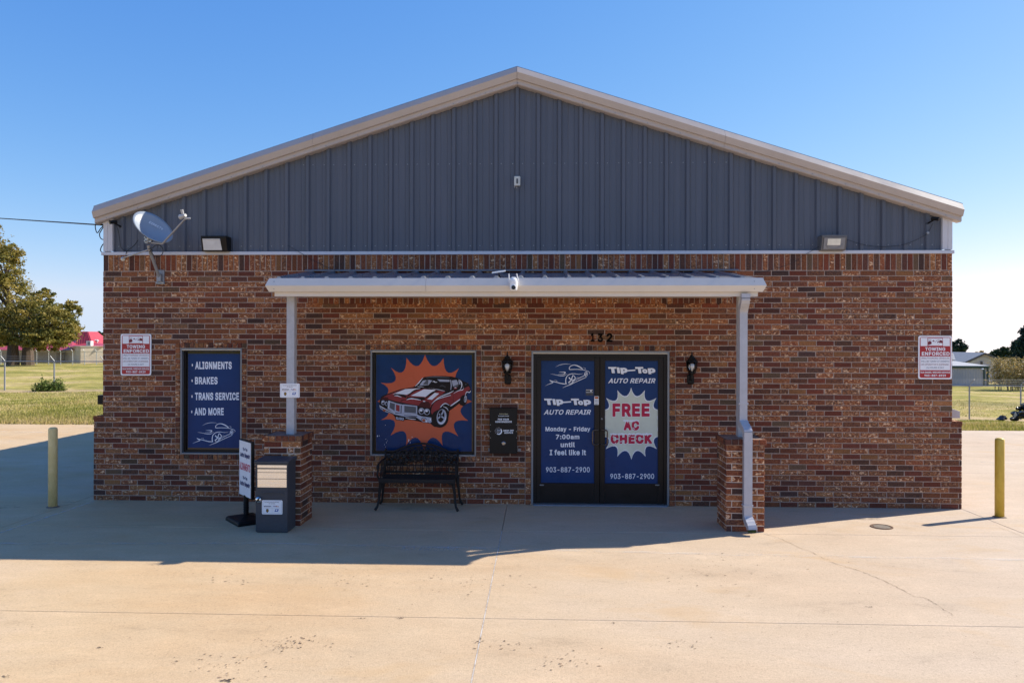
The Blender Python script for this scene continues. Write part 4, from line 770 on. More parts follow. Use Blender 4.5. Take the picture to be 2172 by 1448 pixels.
# ---- red muscle car picture, flat shapes
ART = [film('picture_black', (.010, .008, .012)), film('picture_red', (.27, .036, .042)), film('picture_white', (.78, .78, .86)), film('picture_chrome', (.40, .42, .52)),
       film('picture_grey', (.10, .105, .125)), film('picture_dark_red', (.07, .012, .018)), film('picture_amber', (.36, .10, .05))]
K, R_, W_, C_, GY, DR, AM = range(7)
def ell(cx, cy, rx, ry, n=22, rot=0):
    c, s = math.cos(rot), math.sin(rot)
    return [(cx + rx * math.cos(a) * c - ry * math.sin(a) * s, cy + rx * math.cos(a) * s + ry * math.sin(a) * c) for a in np.linspace(0, 2 * math.pi, n, endpoint=False)]
def rib(pts, w):
    P = smoothpath(pts, 4); L, Rr = [], []
    ws = np.interp(np.linspace(0, 1, len(P)), np.linspace(0, 1, len(w)), w)
    for i, p in enumerate(P):
        t = np.array(P[min(i + 1, len(P) - 1)]) - np.array(P[max(i - 1, 0)]); t = t / (np.linalg.norm(t) + 1e-9)
        L.append((p[0] - t[1] * ws[i] / 2, p[1] + t[0] * ws[i] / 2)); Rr.append((p[0] + t[1] * ws[i] / 2, p[1] - t[0] * ws[i] / 2))
    return L + Rr[::-1]
CAR = [(K, [(108, 690), (130, 640), (200, 610), (260, 590), (400, 540), (580, 508), (620, 490), (660, 440), (740, 365), (860, 350), (1000, 350), (1130, 358), (1230, 385), (1300, 425), (1360, 452), (1385, 480), (1402, 520), (1407, 575), (1380, 595), (1355, 590), (1352, 650), (1345, 720), (1315, 770), (1260, 768), (1240, 745), (1100, 850), (1090, 930), (1070, 1000), (1020, 1060), (950, 1085), (880, 1075), (830, 1030), (760, 1018), (680, 1003), (560, 978), (460, 978), (330, 950), (290, 895), (180, 865), (110, 820), (92, 770)]),
 (R_, [(140, 665), (200, 625), (260, 605), (400, 552), (560, 522), (720, 530), (900, 550), (1045, 575), (960, 640), (870, 725), (825, 800), (740, 800), (650, 770), (480, 742), (330, 712), (220, 680)]),
 (DR, [(110, 690), (150, 650), (230, 660), (215, 705), (150, 690)]), (DR, [(650, 780), (700, 720), (800, 715), (830, 760), (815, 815), (740, 800)]),
 (W_, [(285, 612), (470, 538), (690, 525), (610, 560), (490, 618), (340, 604)]), (W_, [(548, 632), (735, 540), (905, 548), (770, 650), (640, 640)]), (W_, [(780, 682), (890, 590), (955, 600), (850, 690)]),
 (K, [(318, 602), (440, 615), (495, 640), (475, 665), (400, 636), (305, 634)]), (K, [(500, 652), (740, 655), (765, 680), (695, 702), (560, 672), (480, 688)]),
 (K, rib([(500, 640), (600, 560), (720, 530)], [16, 20, 8])), (K, rib([(760, 660), (860, 590), (950, 556)], [16, 30, 10])), (DR, rib([(490, 690), (420, 700), (400, 740)], [6, 12, 6])),
 (W_, rib([(312, 632), (360, 634), (415, 655)], [4, 14, 4])), (W_, rib([(485, 690), (560, 674), (690, 695)], [4, 16, 6])),
 (R_, [(835, 860), (850, 790), (880, 740), (960, 670), (1100, 605), (1150, 585), (1290, 535), (1375, 495), (1400, 540), (1345, 580), (1320, 640), (1210, 705), (1120, 775), (1090, 742), (1030, 738), (975, 775), (945, 865), (850, 905)]),
 (DR, rib([(850, 750), (950, 680), (1130, 610)], [10, 22, 14])), (W_, rib([(843, 752), (930, 680), (1120, 625)], [3, 12, 8])), (W_, rib([(870, 720), (960, 650), (1100, 595), (1160, 560)], [3, 10, 14, 4])),
 (W_, rib([(1160, 600), (1230, 560), (1290, 545), (1300, 500), (1340, 470)], [3, 10, 12, 12, 5])), (W_, rib([(1250, 545), (1275, 500), (1270, 440), (1230, 400)], [3, 12, 14, 4])), (K, rib([(1290, 540), (1310, 490), (1370, 470)], [6, 16, 6])),
 (W_, rib([(1115, 780), (1150, 755), (1300, 650)], [10, 16, 14])), (W_, rib([(1320, 640), (1345, 580), (1385, 585), (1405, 560)], [4, 10, 14, 6])),
 (K, rib([(1110, 800), (1200, 740), (1310, 670)], [10, 8, 6])), (K, rib([(1150, 590), (1155, 700), (1150, 745)], [3, 4, 3])),
 (C_, [(665, 487), (722, 415), (800, 405), (855, 415), (800, 480)]), (GY, [(720, 470), (770, 410), (800, 408), (795, 475)]),
 (K, [(800, 480), (855, 415), (930, 400), (960, 432), (1100, 436), (1108, 548), (960, 520)]), (C_, [(925, 398), (1100, 405), (1102, 434), (962, 432)]), (W_, rib([(860, 432), (880, 428), (895, 440), (925, 438)], [8, 14, 12, 6])),
 (GY, rib([(960, 500), (1000, 488), (1045, 512)], [5, 8, 5])), (W_, rib([(610, 500), (660, 450), (720, 375)], [4, 14, 6])), (C_, rib([(1115, 405), (1125, 480), (1118, 550)], [12, 16, 8])),
 (C_, [(1132, 415), (1200, 405), (1232, 465), (1150, 500)]), (GY, [(1150, 500), (1232, 465), (1225, 500), (1180, 520)]), (C_, [(1222, 415), (1258, 430), (1255, 480), (1240, 465)]),
 (GY, rib([(760, 375), (900, 362), (1100, 375)], [6, 22, 8])), (W_, rib([(640, 500), (780, 512), (1030, 565)], [4, 12, 5])), (K, rib([(640, 478), (760, 505), (1000, 545)], [10, 20, 12])),
 (R_, ell(1185, 525, 24, 14)), (W_, ell(1185, 518, 14, 5)), (AM, ell(918, 655, 22, 9)), (W_, ell(738, 712, 18, 7)),
 (C_, [(225, 700), (335, 735), (325, 890), (215, 820)]), (GY, [(250, 728), (322, 748), (316, 850), (243, 802)]), (C_, [(325, 735), (440, 760), (440, 890), (325, 870)]), (R_, [(336, 757), (388, 770), (388, 862), (336, 846)]), (K, rib([(412, 770), (408, 880)], [12, 12])),
 (W_, rib([(240, 705), (232, 810)], [8, 8])), (C_, [(440, 755), (640, 778), (640, 898), (440, 884)]), (GY, [(455, 773), (622, 792), (622, 882), (455, 868)]),
 (K, [(640, 800), (820, 830), (830, 920), (640, 900)]), (C_, ell(700, 852, 42, 46)), (K, ell(703, 858, 30, 33)), (W_, ell(695, 842, 20, 16)), (C_, ell(778, 862, 42, 46)), (K, ell(780, 868, 30, 33)), (W_, ell(773, 850, 20, 15)),
 (K, [(110, 690), (215, 712), (215, 800), (105, 775)]), (C_, ell(152, 730, 28, 34)), (K, ell(154, 734, 18, 22)), (W_, ell(148, 722, 13, 10)), (C_, ell(198, 745, 20, 32)), (K, ell(199, 750, 12, 20)),
 (C_, [(95, 765), (180, 822), (300, 880), (430, 890), (640, 902), (700, 925), (845, 945), (850, 1005), (760, 1016), (690, 985), (620, 935), (480, 935), (330, 902), (180, 862), (108, 815)]),
 (K, rib([(110, 800), (190, 840), (300, 890)], [4, 12, 8])), (K, rib([(450, 912), (560, 920), (640, 925)], [6, 12, 8])), (W_, rib([(100, 770), (190, 825), (310, 885)], [5, 9, 5])), (W_, rib([(440, 892), (560, 902), (650, 910)], [4, 8, 5])), (W_, rib([(470, 948), (560, 965), (620, 968)], [4, 10, 4])),
 (K, ell(735, 978, 40, 38)), (C_, ell(735, 980, 34, 32)), (AM, ell(733, 984, 24, 22)), (C_, ell(820, 985, 28, 36)), (W_, ell(768, 995, 9, 16)), (W_, ell(828, 972, 11, 14)), (AM, ell(170, 842, 22, 16)),
 (K, [(325, 925), (458, 942), (452, 995), (332, 975)]), (C_, [(335, 934), (448, 948), (443, 984), (340, 968)]), (K, rib([(352, 955), (380, 940), (372, 968)], [7, 7, 7])), (K, rib([(396, 946), (390, 972)], [8, 8])), (K, rib([(415, 950), (432, 962), (412, 976)], [7, 7, 7])),
 (W_, [(850, 925), (930, 878), (940, 905), (852, 962)]), (DR, rib([(850, 950), (940, 895)], [6, 6])),
 (W_, rib([(950, 860), (985, 780), (1040, 742), (1100, 770)], [8, 12, 12, 4])),
 (K, ell(962, 960, 122, 128, rot=.15)), (K, ell(1010, 900, 80, 120, rot=.1)), (W_, rib([(1010, 785), (1060, 810), (1085, 850)], [4, 12, 3])), (C_, ell(988, 935, 70, 112, rot=.12)), (K, ell(980, 920, 48, 88, rot=.12)),
 (C_, rib([(940, 960), (1000, 880), (1010, 840)], [20, 22, 14])), (C_, rib([(950, 890), (990, 930), (1030, 960)], [14, 22, 18])), (GY, ell(975, 915, 16, 20)), (W_, rib([(935, 1000), (985, 1030), (1035, 985), (1050, 920)], [6, 14, 12, 5])),
 (K, ell(1300, 700, 50, 78, rot=.15)), (C_, ell(1328, 680, 20, 50, rot=.12)), (K, ell(1326, 682, 11, 34, rot=.12)), (W_, rib([(1325, 640), (1330, 720)], [5, 5]))]
b = MB()
for i, (m, pts) in enumerate(CAR): b.poly([W(*z1(p), YG - .0016 - i * .00012) for p in pts], m)
b.build('car_picture', ART, wB)
# tiny scratches of peeled film
b = MB()
for p, s in (((72, 1208), 9), ((97, 1205), 5), ((520, 1262), 8), ((515, 1280), 7), ((540, 1300), 6), ((566, 1222), 5), ((183, 1050), 4), ((190, 1250), 4), ((200, 1300), 4), ((175, 1330), 4), ((185, 1360), 4), ((210, 1275), 3)):
    b.poly([W(*z1((p[0] + s * math.cos(a), p[1] + s * 1.3 * math.sin(a))), YG - .012) for a in (0, 1.3, 2.5, 3.9, 5.1)])
b.build('peeled_spots', PWH, wB)

# ---- double door
dr = door; YD = .07
w = MB(); ring(w, [dr[0], dr[1], .0, dr[3]], .026, -.006, .12, bot=0); fr = w.build('door_frame', SILV, bld, bevel=.002)
w = MB(); w.box(dr[0] + .026, dr[1] - .026, .0, .055, dr[3] - .040, dr[3] - .026); w.build('head_flashing', CREAM, fr)
w = MB(); i = [dr[0] + .026, dr[1] - .026, .012, dr[3] - .041]; ring(w, i, .045, .03, .12, bot=0); w.build('inner_frame', BLKM, fr)
w = MB(); w.prism([(dr[0] + .03, -.06, .0), (dr[0] + .03, -.05, .014), (dr[0] + .03, .12, .018), (dr[0] + .03, .12, 0)], (dr[1] - dr[0] - .06, 0, 0)); w.build('threshold', SILV, fr)
xm = W(1272, 900, YD)[0]
for side, (xa, xb), label in ((0, (i[0] + .046, xm - .003), 'left door leaf with opening hours'), (1, (xm + .003, i[1] - .046), 'right door leaf with free check burst')):
    L = MB(); o = [xa, xb, .02, i[3] - .047]; fp = (1148, 765, 1260, 1024) if side == 0 else (1283.5, 765, 1395, 1025)
    a = W(fp[0], fp[1], YD); c = W(fp[2], fp[3], YD)
    L.bbox(xa, a[0] - .002, YD - .02, YD + .03, o[2], o[3], .002); L.bbox(c[0] + .002, xb, YD - .02, YD + .03, o[2], o[3], .002)
    L.box(a[0] - .001, c[0] + .001, YD - .018, YD + .028, a[2] + .002, o[3] - .001); L.box(a[0] - .001, c[0] + .001, YD - .018, YD + .028, o[2] + .001, c[2] - .002)
    leaf = L.build('door', BLKM, bld); leaf['label'] = label
    g = MB(); g.box(a[0], c[0], YD - .004, YD + .006, c[2], a[2]); g.build('vinyl_film', FILM, leaf)
    # pull handle
    hx = W(1257 if side == 0 else 1288, 932, YD - .07)[0]; dx = W(1270 if side == 0 else 1275, 932, YD - .02)[0]
    zt, zb = W(1257, 912, YD - .07)[2], W(1257, 943, YD - .07)[2]
    g = MB(); g.tube(smoothpath([(dx, YD - .02, zt), (dx + (hx - dx) * .7, YD - .06, zt + .0), (hx, YD - .075, zt - .02), (hx, YD - .075, (zt + zb) / 2), (hx, YD - .075, zb + .02), (dx + (hx - dx) * .7, YD - .06, zb), (dx, YD - .02, zb)], 4), .011, 8)
    g.build('handle', simple('bronze_handle', (.12, .09, .075), .3, metal=.6), leaf, smooth=True)
    kx = W(1149 if side == 0 else 1394, 1028, YD - .02); g = MB(); g.bbox(kx[0] - .03, kx[0] + .03, YD - .026, YD - .0205, kx[2] - .009, kx[2] + .009, .002); g.build('sticker', SILV, leaf)
    yt = YD - .0052
    if side == 0:
        line_car(leaf, 1140 + (180 - 210 * .721) / 11.14, 760 + (130 - 255 * .721) / 11.14, .721 / 11.14, yt)
        Y0 = 854
        text('AUTO REPAIR', leaf, PWH, (1153.5, 868.5, 1253.5, 879), y=yt, bold=.022, shear=.28)
        for s, bx in (('Monday - Friday', (1157, 904.5, 1252, 916.5)), ('7:00am', (1179, 921, 1229, 931)), ('until', (1189, 937, 1219.5, 948)), ('I feel like it', (1166, 953, 1243, 965)), ('903-887-2900', (1158, 990, 1251, 1001))):
            text(s, leaf, PWH, bx, y=yt, bold=.03 if s[0] != '9' else .012)
        # small notice decal
        a_ = W(1242.5, 825, yt); c_ = W(1258.5, 838.5, yt); g = MB(); g.box(a_[0], c_[0], yt - .001, yt, c_[2], a_[2]); g.build('decal', simple('dark_decal', (.03, .035, .05), .3), leaf)
        text('OPEN', leaf, PWH, (1243.5, 830.5, 1257.5, 832), y=yt - .0015, name='decal_marking') if False else None
        g = MB(); p = W(1253.5, 828.5, yt - .002); g.lathe([(.011, 0), (0, .001)], p, 10, ax='y')
        for yy in (826.3, 831.3): a2 = W(1243, yy, yt - .0012); c2 = W(1258, yy + .9, yt); g.poly([(a2[0], yt - .0013, c2[2]), (c2[0], yt - .0013, c2[2]), (c2[0], yt - .0013, a2[2]), (a2[0], yt - .0013, a2[2])])
        g.build('decal_marking', SIGNW, leaf)
        a_ = W(1260.5, 840, YD - .021); c_ = W(1270, 858, YD - .021)
        g = MB(); g.box(a_[0], c_[0], YD - .0225, YD - .0203, c_[2], a_[2]); st = g.build('sticker', SIGNW, leaf)
        g = MB(); q = [W(1262, 841, 0), W(1268.5, 845, 0)]; g.poly([(a_[0] + .006, YD - .0232, a_[2] - .035), (c_[0] - .006, YD - .0232, a_[2] - .035), (c_[0] - .006, YD - .0232, a_[2] - .006), (a_[0] + .006, YD - .0232, a_[2] - .006)]); g.build('decal_marking', film('decal_orange', (.5, .12, .03)), leaf)
        g = MB()
        for q in range(4): zc = a_[2] - .045 - q * .02; g.poly([(a_[0] + .01, YD - .0232, zc - .010), (c_[0] - .012, YD - .0232, zc - .010), (c_[0] - .012, YD - .0232, zc), (a_[0] + .01, YD - .0232, zc)])
        g.build('decal_marking', simple('grey_print', (.35, .38, .42), .5), leaf)
    else:
        def z5(p): return (1110 + p[0] / 3.62, 700 + p[1] / 3.62)
        tp = [(828, 440), (933, 460), (1022, 520), (1080, 606), (1098, 712), (1080, 820), (1025, 912), (938, 970), (830, 993), (722, 970), (634, 912), (580, 820), (560, 712), (580, 606), (636, 520), (722, 460)]
        vl = []
        for k_ in range(16):
            A, B = tp[k_], tp[(k_ + 1) % 16]; mx_, my_ = (A[0] + B[0]) / 2 - 829, (A[1] + B[1]) / 2 - 716; vl.append((829 + mx_ * .79, 716 + my_ * .79))
        out = burst_outline(tp, vl)
        clip = lambda p: (min(max(p[0], 630 - .003 * p[1] * (p[0] < 630)), 1033), p[1])
        g = MB(); fan(g, [clip(p) for p in out], (829, 716), yt, conv=z5); g.build('starburst', PWH, leaf)
        inn = [clip((829 + (p[0] - 829) * .965, 716 + (p[1] - 716) * .965)) for p in out]
        g = MB(); fan(g, inn, (829, 716), yt - .0006, conv=z5); g.build('starburst', PCR, leaf)
        yt2 = yt - .0016
        text('AUTO REPAIR', leaf, PWH, (1290, 802, 1390.5, 812.5), y=yt, bold=.022, shear=.28)
        text('FREE', leaf, PWH, (1298, 854, 1379, 884.5), y=yt2, bold=.075)
        text('FREE', leaf, PRD, (1299, 855, 1378, 883.5), y=yt2 - .0007, bold=.045)
        for s, bx in (('AC', (1322.5, 891, 1356, 912.5)), ('CHECK', (1295, 919.5, 1383.5, 941))):
            text(s, leaf, PWH, (bx[0] - 1, bx[1] - 1.2, bx[2] + 1, bx[3] + 1), y=yt2, bold=.085)
            text(s, leaf, PRD, bx, y=yt2 - .0007, bold=.06)
            g = MB()     # snow caps on the letters
            x = bx[0] + 1; dd_ = .0015
            while x < bx[2] - 1:
                dd_ += .00006
                r_ = random.uniform(1.1, 2.2); c_ = (x, bx[1] + random.uniform(.2, 1.6)); g.poly([W(c_[0] + r_ * 1.3 * math.cos(a), c_[1] + r_ * math.sin(a), yt2 - dd_) for a in np.linspace(0, 6.28, 9, endpoint=False)]); x += random.uniform(1.6, 3.4)
            for _ in range(int((bx[2] - bx[0]) / 7)):
                dd_ += .00006; x = random.uniform(bx[0], bx[2]); yy = random.uniform(bx[1] + 4, bx[3]); g.poly([W(x + 1.6 * math.cos(a), yy + .8 * math.sin(a), yt2 - dd_) for a in np.linspace(0, 6.28, 7, endpoint=False)])
            tag(g.build('snow_print', PWH, leaf), kind='stuff')
        text('903-887-2900', leaf, PWH, (1294.5, 1004, 1387.5, 1015), y=yt, bold=.012)
        g = MB(); k_ = W(1276.5, 888, YD - .02); g.lathe([(.014, 0), (.014, .008), (.009, .012), (0, .012)], k_, 14, ax='y'); g.build('lock', SILV, leaf)
    # Tip-Top logotype: letter by letter, tilted, white with dark inner line
    lx0, ly0, lx1, ly1 = (1153, 845, 1254.5, 860.5) if side == 0 else (1289, 778, 1391, 793.5)
    wpx = lx1 - lx0
    lets = [('T', .0, .20, 0, .0), ('i', .17, .27, .03, 0), ('p', .25, .42, .10, .12), ('-', .405, .575, .35, 0), ('T', .56, .75, 0, .02), ('o', .71, .84, .28, .02), ('p', .82, 1.0, .15, .12)]
    for k_, (ch, fa, fb, top, bot) in enumerate(lets):
        hh = ly1 - ly0
        if ch == '-':
            pts = [(lx0 + wpx * fa, ly0 + hh * .42), (lx0 + wpx * fb, ly0 + hh * .34), (lx0 + wpx * fb, ly0 + hh * .52), (lx0 + wpx * fa, ly0 + hh * .60)]
            g = MB(); g.poly([W(*p, yt) for p in pts]); g.build('lettering', PWH, leaf); continue
        bx = (lx0 + wpx * (fa + .008), ly0 + hh * top, lx0 + wpx * (fb - .008), ly1 - hh * (.14 - bot)); yt_ = yt - .0004 * k_
        text(ch, leaf, PBL, (bx[0] - 1.3, bx[1] - .2, bx[2] - .3, bx[3] + 1.3), y=yt_, bold=.075, shear=-.10)
        text(ch, leaf, PWH, bx, y=yt_ - .0002, bold=.062, shear=-.10)
# tail of the 'p' etc. left to the letters themselves; house numbers
NUM = simple('black_numbers', (.004, .004, .004), .7, spec=.05)
for s, bx in (('1', (1253.5, 706, 1261, 724.5)), ('3', (1268, 707, 1279, 725.5)), ('2', (1286.5, 706.5, 1299, 725))):
    o = text(s, bld, NUM, bx, y=-.012, bold=.03, name='house_number')
    so = o.modifiers.new('s', 'SOLIDIFY'); so.thickness = .014

# ================================================================== CANOPY
can = thing('entrance_canopy', 'shallow metal canopy over the entrance with pale fascia and steel posts', 'canopy', (0, -1.2, 3.1))
YF = -1.43
cx0 = W(571, 600, YF)[0]; cx1 = W(1618, 600, YF)[0]
zt = W(1086, 589.5, YF)[2]; zm = W(1086, 605.5, YF - .05)[2]; zb = W(1086, 618.5, YF - .01)[2]; zc = W(1086, 628.5, YF + .05)[2]
FP = [(YF, zt), (YF - .05, zm), (YF - .008, zb), (YF + .03, zb), (YF + .05, zt - .01)]
sea = W(904, 600, YF)[0]
for a, c, e0, e1 in ((cx0, sea - .0015, -1, 0), (sea + .0015, cx1, 0, 1)):
    b = MB(); n = len(FP)
    vs = [(a + (-.035 if (e0 and k == 1) else 0), y, z) for k, (y, z) in enumerate(FP)] + [(c + (.035 if (e1 and k == 1) else 0), y, z) for k, (y, z) in enumerate(FP)]
    b.add(vs, [(k, (k + 1) % n, n + (k + 1) % n, n + k) for k in range(n)] + [tuple(range(n))[::-1], tuple(range(n, 2 * n))]); b.build('fascia', FASC, can)
xb0 = W(583, 623, YF + .05)[0]; xb1 = W(1607, 623, YF + .05)[0]
b = MB(); b.box(xb0, xb1, YF + .04, YF + .055, zc, zb + .02); b.box(xb0, xb1, YF + .0555, YF + .12, zc + .001, zc + .012); b.build('eave_beam', FASC, can)
b = MB()
for x in (cx0 + .07, cx1 - .11):
    b.lathe([(.007, 0), (.005, .004), (0, .005)], (x, YF - .025, zt - .045), 6, ax='y'); b.lathe([(.007, 0), (.005, .004), (0, .005)], (x, YF - .028, zb + .035), 6, ax='y')
b.build('screws', ZINC, can)
for s, xe in ((0, cx0 + .02), (1, cx1 - .02)):       # side rakes
    b = MB(); zw = 3.325
    d = .03 if s else -.03
    b.add([(xe, YF + .04, zt - .01), (xe, -.005, zw), (xe, -.005, zw - .13), (xe, YF + .04, zb), (xe + d, YF + .04, zt - .02), (xe + d, -.005, zw - .01), (xe + d, -.005, zw - .12), (xe + d, YF + .04, zb + .01)], [(0, 1, 2, 3), (7, 6, 5, 4), (0, 4, 5, 1), (3, 2, 6, 7), (0, 3, 7, 4), (1, 5, 6, 2)])
    b.build('side_fascia', FASC, can)
ZW = 3.322; slope = (ZW - (zt - .012)) / (-YF - .0)
def cz(y): return ZW + slope * y
rx0, rx1 = cx0 + .03, cx1 - .03; nribs = int(round((rx1 - rx0) / .3)); rp = (rx1 - rx0) / nribs
for k in range(0, nribs, 3):
    xa, xb = rx0 + k * rp, min(rx1, rx0 + (k + 3) * rp)
    pr = []
    x = xa
    while x < xb - .01:
        pr += [(x, 0), (x + .05, 0), (x + .075, .030), (x + .105, .030), (x + .13, 0)]; x += rp
    pr.append((xb, 0)); b = MB(); vs = []
    for x, h in pr: vs += [(x, YF + .004, cz(YF) + h + .004), (x, -.012, cz(0) + h)]
    m_ = len(vs)
    for x, h in pr: vs += [(x, YF + .004, cz(YF) - .012), (x, -.012, cz(0) - .012)]
    b.add(vs, [(2 * i, 2 * i + 2, 2 * i + 3, 2 * i + 1) for i in range(len(pr) - 1)] + [(m_ + 2 * i, m_ + 2 * i + 1, m_ + 2 * i + 3, m_ + 2 * i + 2) for i in range(len(pr) - 1)] + [(2 * i, m_ + 2 * i, m_ + 2 * i + 2, 2 * i + 2) for i in range(len(pr) - 1)])
    b.build('roof_panel', ROOFM, can)
b = MB(); fx0, fx1 = W(648, 577)[0], W(1566, 577)[0]
b.prism([(fx0, -.006, ZW + .052), (fx0, -.016, ZW + .046), (fx0, -.06, ZW + .032), (fx0, -.06, ZW + .026), (fx0, -.004, ZW + .040)], (fx1 - fx0, 0, 0)); b.build('wall_flashing', ZINC, can)
b = MB(); b.box(rx0 + .05, rx1 - .05, YF + .14, -.03, zb + .005, zb + .014); b.build('soffit', FASC, can)
PX = (-2.945, 2.84)
# posts: C shaped, measured
for k, (pxa, pxb) in enumerate(((607.5, 624), (1566, 1580))):
    ya = -1.20 if k == 0 else -1.16
    xa = W(pxa, 760, ya)[0]; xb = W(pxb, 760, ya)[0] if k == 0 else xa + .1
    b = MB(); b.bbox(xa, xb, ya, ya + .10, 1.075, zb + .01, .004); b.build('post', POSTM, can)
    b = MB(); b.box(xa - .03, xb + .03, ya - .02, ya + .12, 1.068, 1.076); b.build('base_plate', POSTM, can)
# downspout
dsp = thing('downspout', 'grey square downspout elbowing down the front of the right brick pier', 'downspout', (2.9, -1.45, 0))
def duct(path, w, d, name, ribs=()):
    b = MB(); P = [Vector(p) for p in path]; vs = []
    for i, p in enumerate(P):
        t = (P[min(i + 1, len(P) - 1)] - P[max(i - 1, 0)]).normalized(); xx = Vector((1, 0, 0)); yy = t.cross(xx).normalized(); xx = yy.cross(t).normalized()
        g_ = ribs[i] if ribs else 0
        for sx_, sy_ in ((-1, -1), (1, -1), (1, 1), (-1, 1)): vs.append(tuple(p + xx * sx_ * (w / 2 + g_) + yy * sy_ * (d / 2 + g_)))
    b.add(vs, [(i * 4 + k, i * 4 + (k + 1) % 4, i * 4 + 4 + (k + 1) % 4, i * 4 + 4 + k) for i in range(len(P) - 1) for k in range(4)]); return b.build(name, SPOUT, dsp)
dxt = W(1581.5, 640, -1.44)[0]; dxm = W(1577.5, 780, -1.30)[0]; dxl = W(1585.5, 1000, -1.47)[0]
zz = lambda py, y: W(1580, py, y)[2]
duct([(dxt, -1.42, zc + .03), (dxt, -1.42, zz(632, -1.42))] , .105, .08, 'outlet')
def elbow(a, c, n, name):
    pts, rb = [], []
    for i in range(n + 1):
        t = i / n; e = t * t * (3 - 2 * t); a_ = np.array(a); c_ = np.array(c)
        pts.append((a_[0] + (c_[0] - a_[0]) * e, a_[1] + (c_[1] - a_[1]) * e, a_[2] + (c_[2] - a_[2]) * t)); rb.append(.0035 if i % 2 else 0)
    duct(pts, .098, .075, name, rb)
elbow((dxt, -1.42, zz(632, -1.42)), (dxm, -1.26, zz(662, -1.26)), 12, 'elbow')
duct([(dxm, -1.26, zz(660, -1.26)), (dxm, -1.26, zz(892, -1.26))], .095, .075, 'pipe')
elbow((dxm, -1.26, zz(892, -1.26)), (dxl, -1.47, zz(918, -1.47)), 10, 'elbow')
duct([(dxl, -1.47, zz(916, -1.47)), (dxl, -1.47, .20)], .100, .075, 'pipe')
elbow((dxl, -1.47, .21), (dxl + .02, -1.60, .07), 9, 'spout')
b = MB(); b.poly([(dxl - .028, -1.607, .035), (dxl + .07, -1.607, .035), (dxl + .07, -1.59, .10), (dxl - .028, -1.59, .10)]); b.build('outlet_shadow_gap', simple('mossy_shade', (.03, .05, .012), .9, var=.5, scale=40), dsp)  # dark mossy green sheet painted as the shadow inside the spout mouth
b = MB()
for z in (zz(900, -1.3) + .25, .33):
    b = MB(); b.box(dxm - .06 if z > 1 else dxl - .06, dxm + .06 if z > 1 else dxl + .06, (-1.30 if z > 1 else -1.512), (-1.22 if z > 1 else -1.42), z, z + .02); b.build('strap', SPOUT, dsp)

# ---- brick piers
FA, FB = [0, .15, .63, .81, 1.], [0, .485, 1.]
def pier(x0, x1, y0, y1, label, nrow):
    t = thing('brick_pier', label, 'brick pier', ((x0 + x1) / 2, (y0 + y1) / 2, 0), 'brick piers under the canopy posts')
    H = nrow * .0764
    b = MB(); b.box(x0 + .005, x1 - .005, y0 + .005, y1 - .005, 0, H + .065); b.build('mortar_core', MORTARP, t)
    for r in range(nrow):
        F_ = FB if r % 2 else FA; z = r * .0764 + J / 2; h = .0764 - J
        Fs = FA if r % 2 else FB
        for fa, fb in zip(F_[:-1], F_[1:]):
            w = (fb - fa) * (x1 - x0) - J; place_brick(variant(w, h, 8), (x0 + fa * (x1 - x0) + J / 2, y0, z), 0, t)
        for fa, fb in zip(Fs[:-1], Fs[1:]):
            w = (fb - fa) * (y1 - y0) - J
            place_brick(variant(w, h, 8), (x1, y0 + fa * (y1 - y0) + J / 2, z), math.pi / 2, t)
            place_brick(variant(w, h, 8), (x0, y0 + fb * (y1 - y0) - J / 2, z), -math.pi / 2, t)
    n = 6; e = .018; X0, X1, Y0, Y1 = x0 - e, x1 + e, y0 - e, y1 + e
    for i in range(n):
        p = (X1 - X0) / n; w = p - J; z = H + J / 2
        place_brick(variant(w, .066, 8), (X0 + i * p + J / 2, Y0, z), 0, t)
        place_brick(variant(w, .066, 8), (X1 - i * p - J / 2, Y1, z), math.pi, t)
        p = (Y1 - Y0) / n; w = p - J
        place_brick(variant(w, .066, 8), (X1, Y0 + i * p + J / 2, z), math.pi / 2, t)
        place_brick(variant(w, .066, 8), (X0, Y1 - i * p - J / 2, z), -math.pi / 2, t)
    b = MB(); b.box(X0 + .01, X1 - .01, Y0 + .01, Y1 - .01, H, H + .068)
    b.build('mortar_cap', mottled('cap_mortar', [(.3, (.12, .07, .055)), (.7, (.30, .22, .18))], 18), t)
    return t
pier(-3.185, -2.71, -1.40, -.93, 'square brick pier behind the charcoal parcel box', 14)
pier(2.602, 3.072, -1.425, -.955, 'square brick pier behind the grey downspout', 14)

# ================================================================== THINGS AT THE FRONT
# bench
bt = thing('garden_bench', 'dark cast iron garden bench with lattice back below the car picture window', 'bench', (-1.4, -.3, 0))
bx0, bx1 = -1.90, -.88
def leg(x, y, s, fy):
    b = MB(); pts = [(x, y, .44), (x - s * .004, y + fy * .01, .36), (x + s * .010, y + fy * .015, .26), (x + s * .020, y + fy * .005, .15), (x + s * .035, y - fy * .015, .06), (x + s * .065, y - fy * .035, .012)]
    b.tube(smoothpath(pts, 4), [.026, .028, .027, .026, .025, .024, .022, .021, .020, .019, .018, .017, .016, .015, .015, .015, .016, .017, .018, .019, .018], 8)
    b.tube(smoothpath([(x, y, .40), (x - s * .06, y, .375), (x - s * .12, y, .415)], 4), .010, 6)
    b.tube(smoothpath([(x, y, .33), (x - s * .03, y, .37), (x - s * .07, y, .395)], 4), .008, 6)
    b.build('leg', IRON, bt, smooth=True)
for x, s in ((bx0, -1), (bx1, 1)): leg(x, -.46, s, 1); leg(x + s * .02, -.10, s, -1)
b = MB()
for k in range(9):
    y = -.47 + k * .045; b.bbox(bx0 - .0, bx1 + .0, y, y + .030, .425 - .010 * math.sin(k / 8 * math.pi), .437 - .010 * math.sin(k / 8 * math.pi), .003)
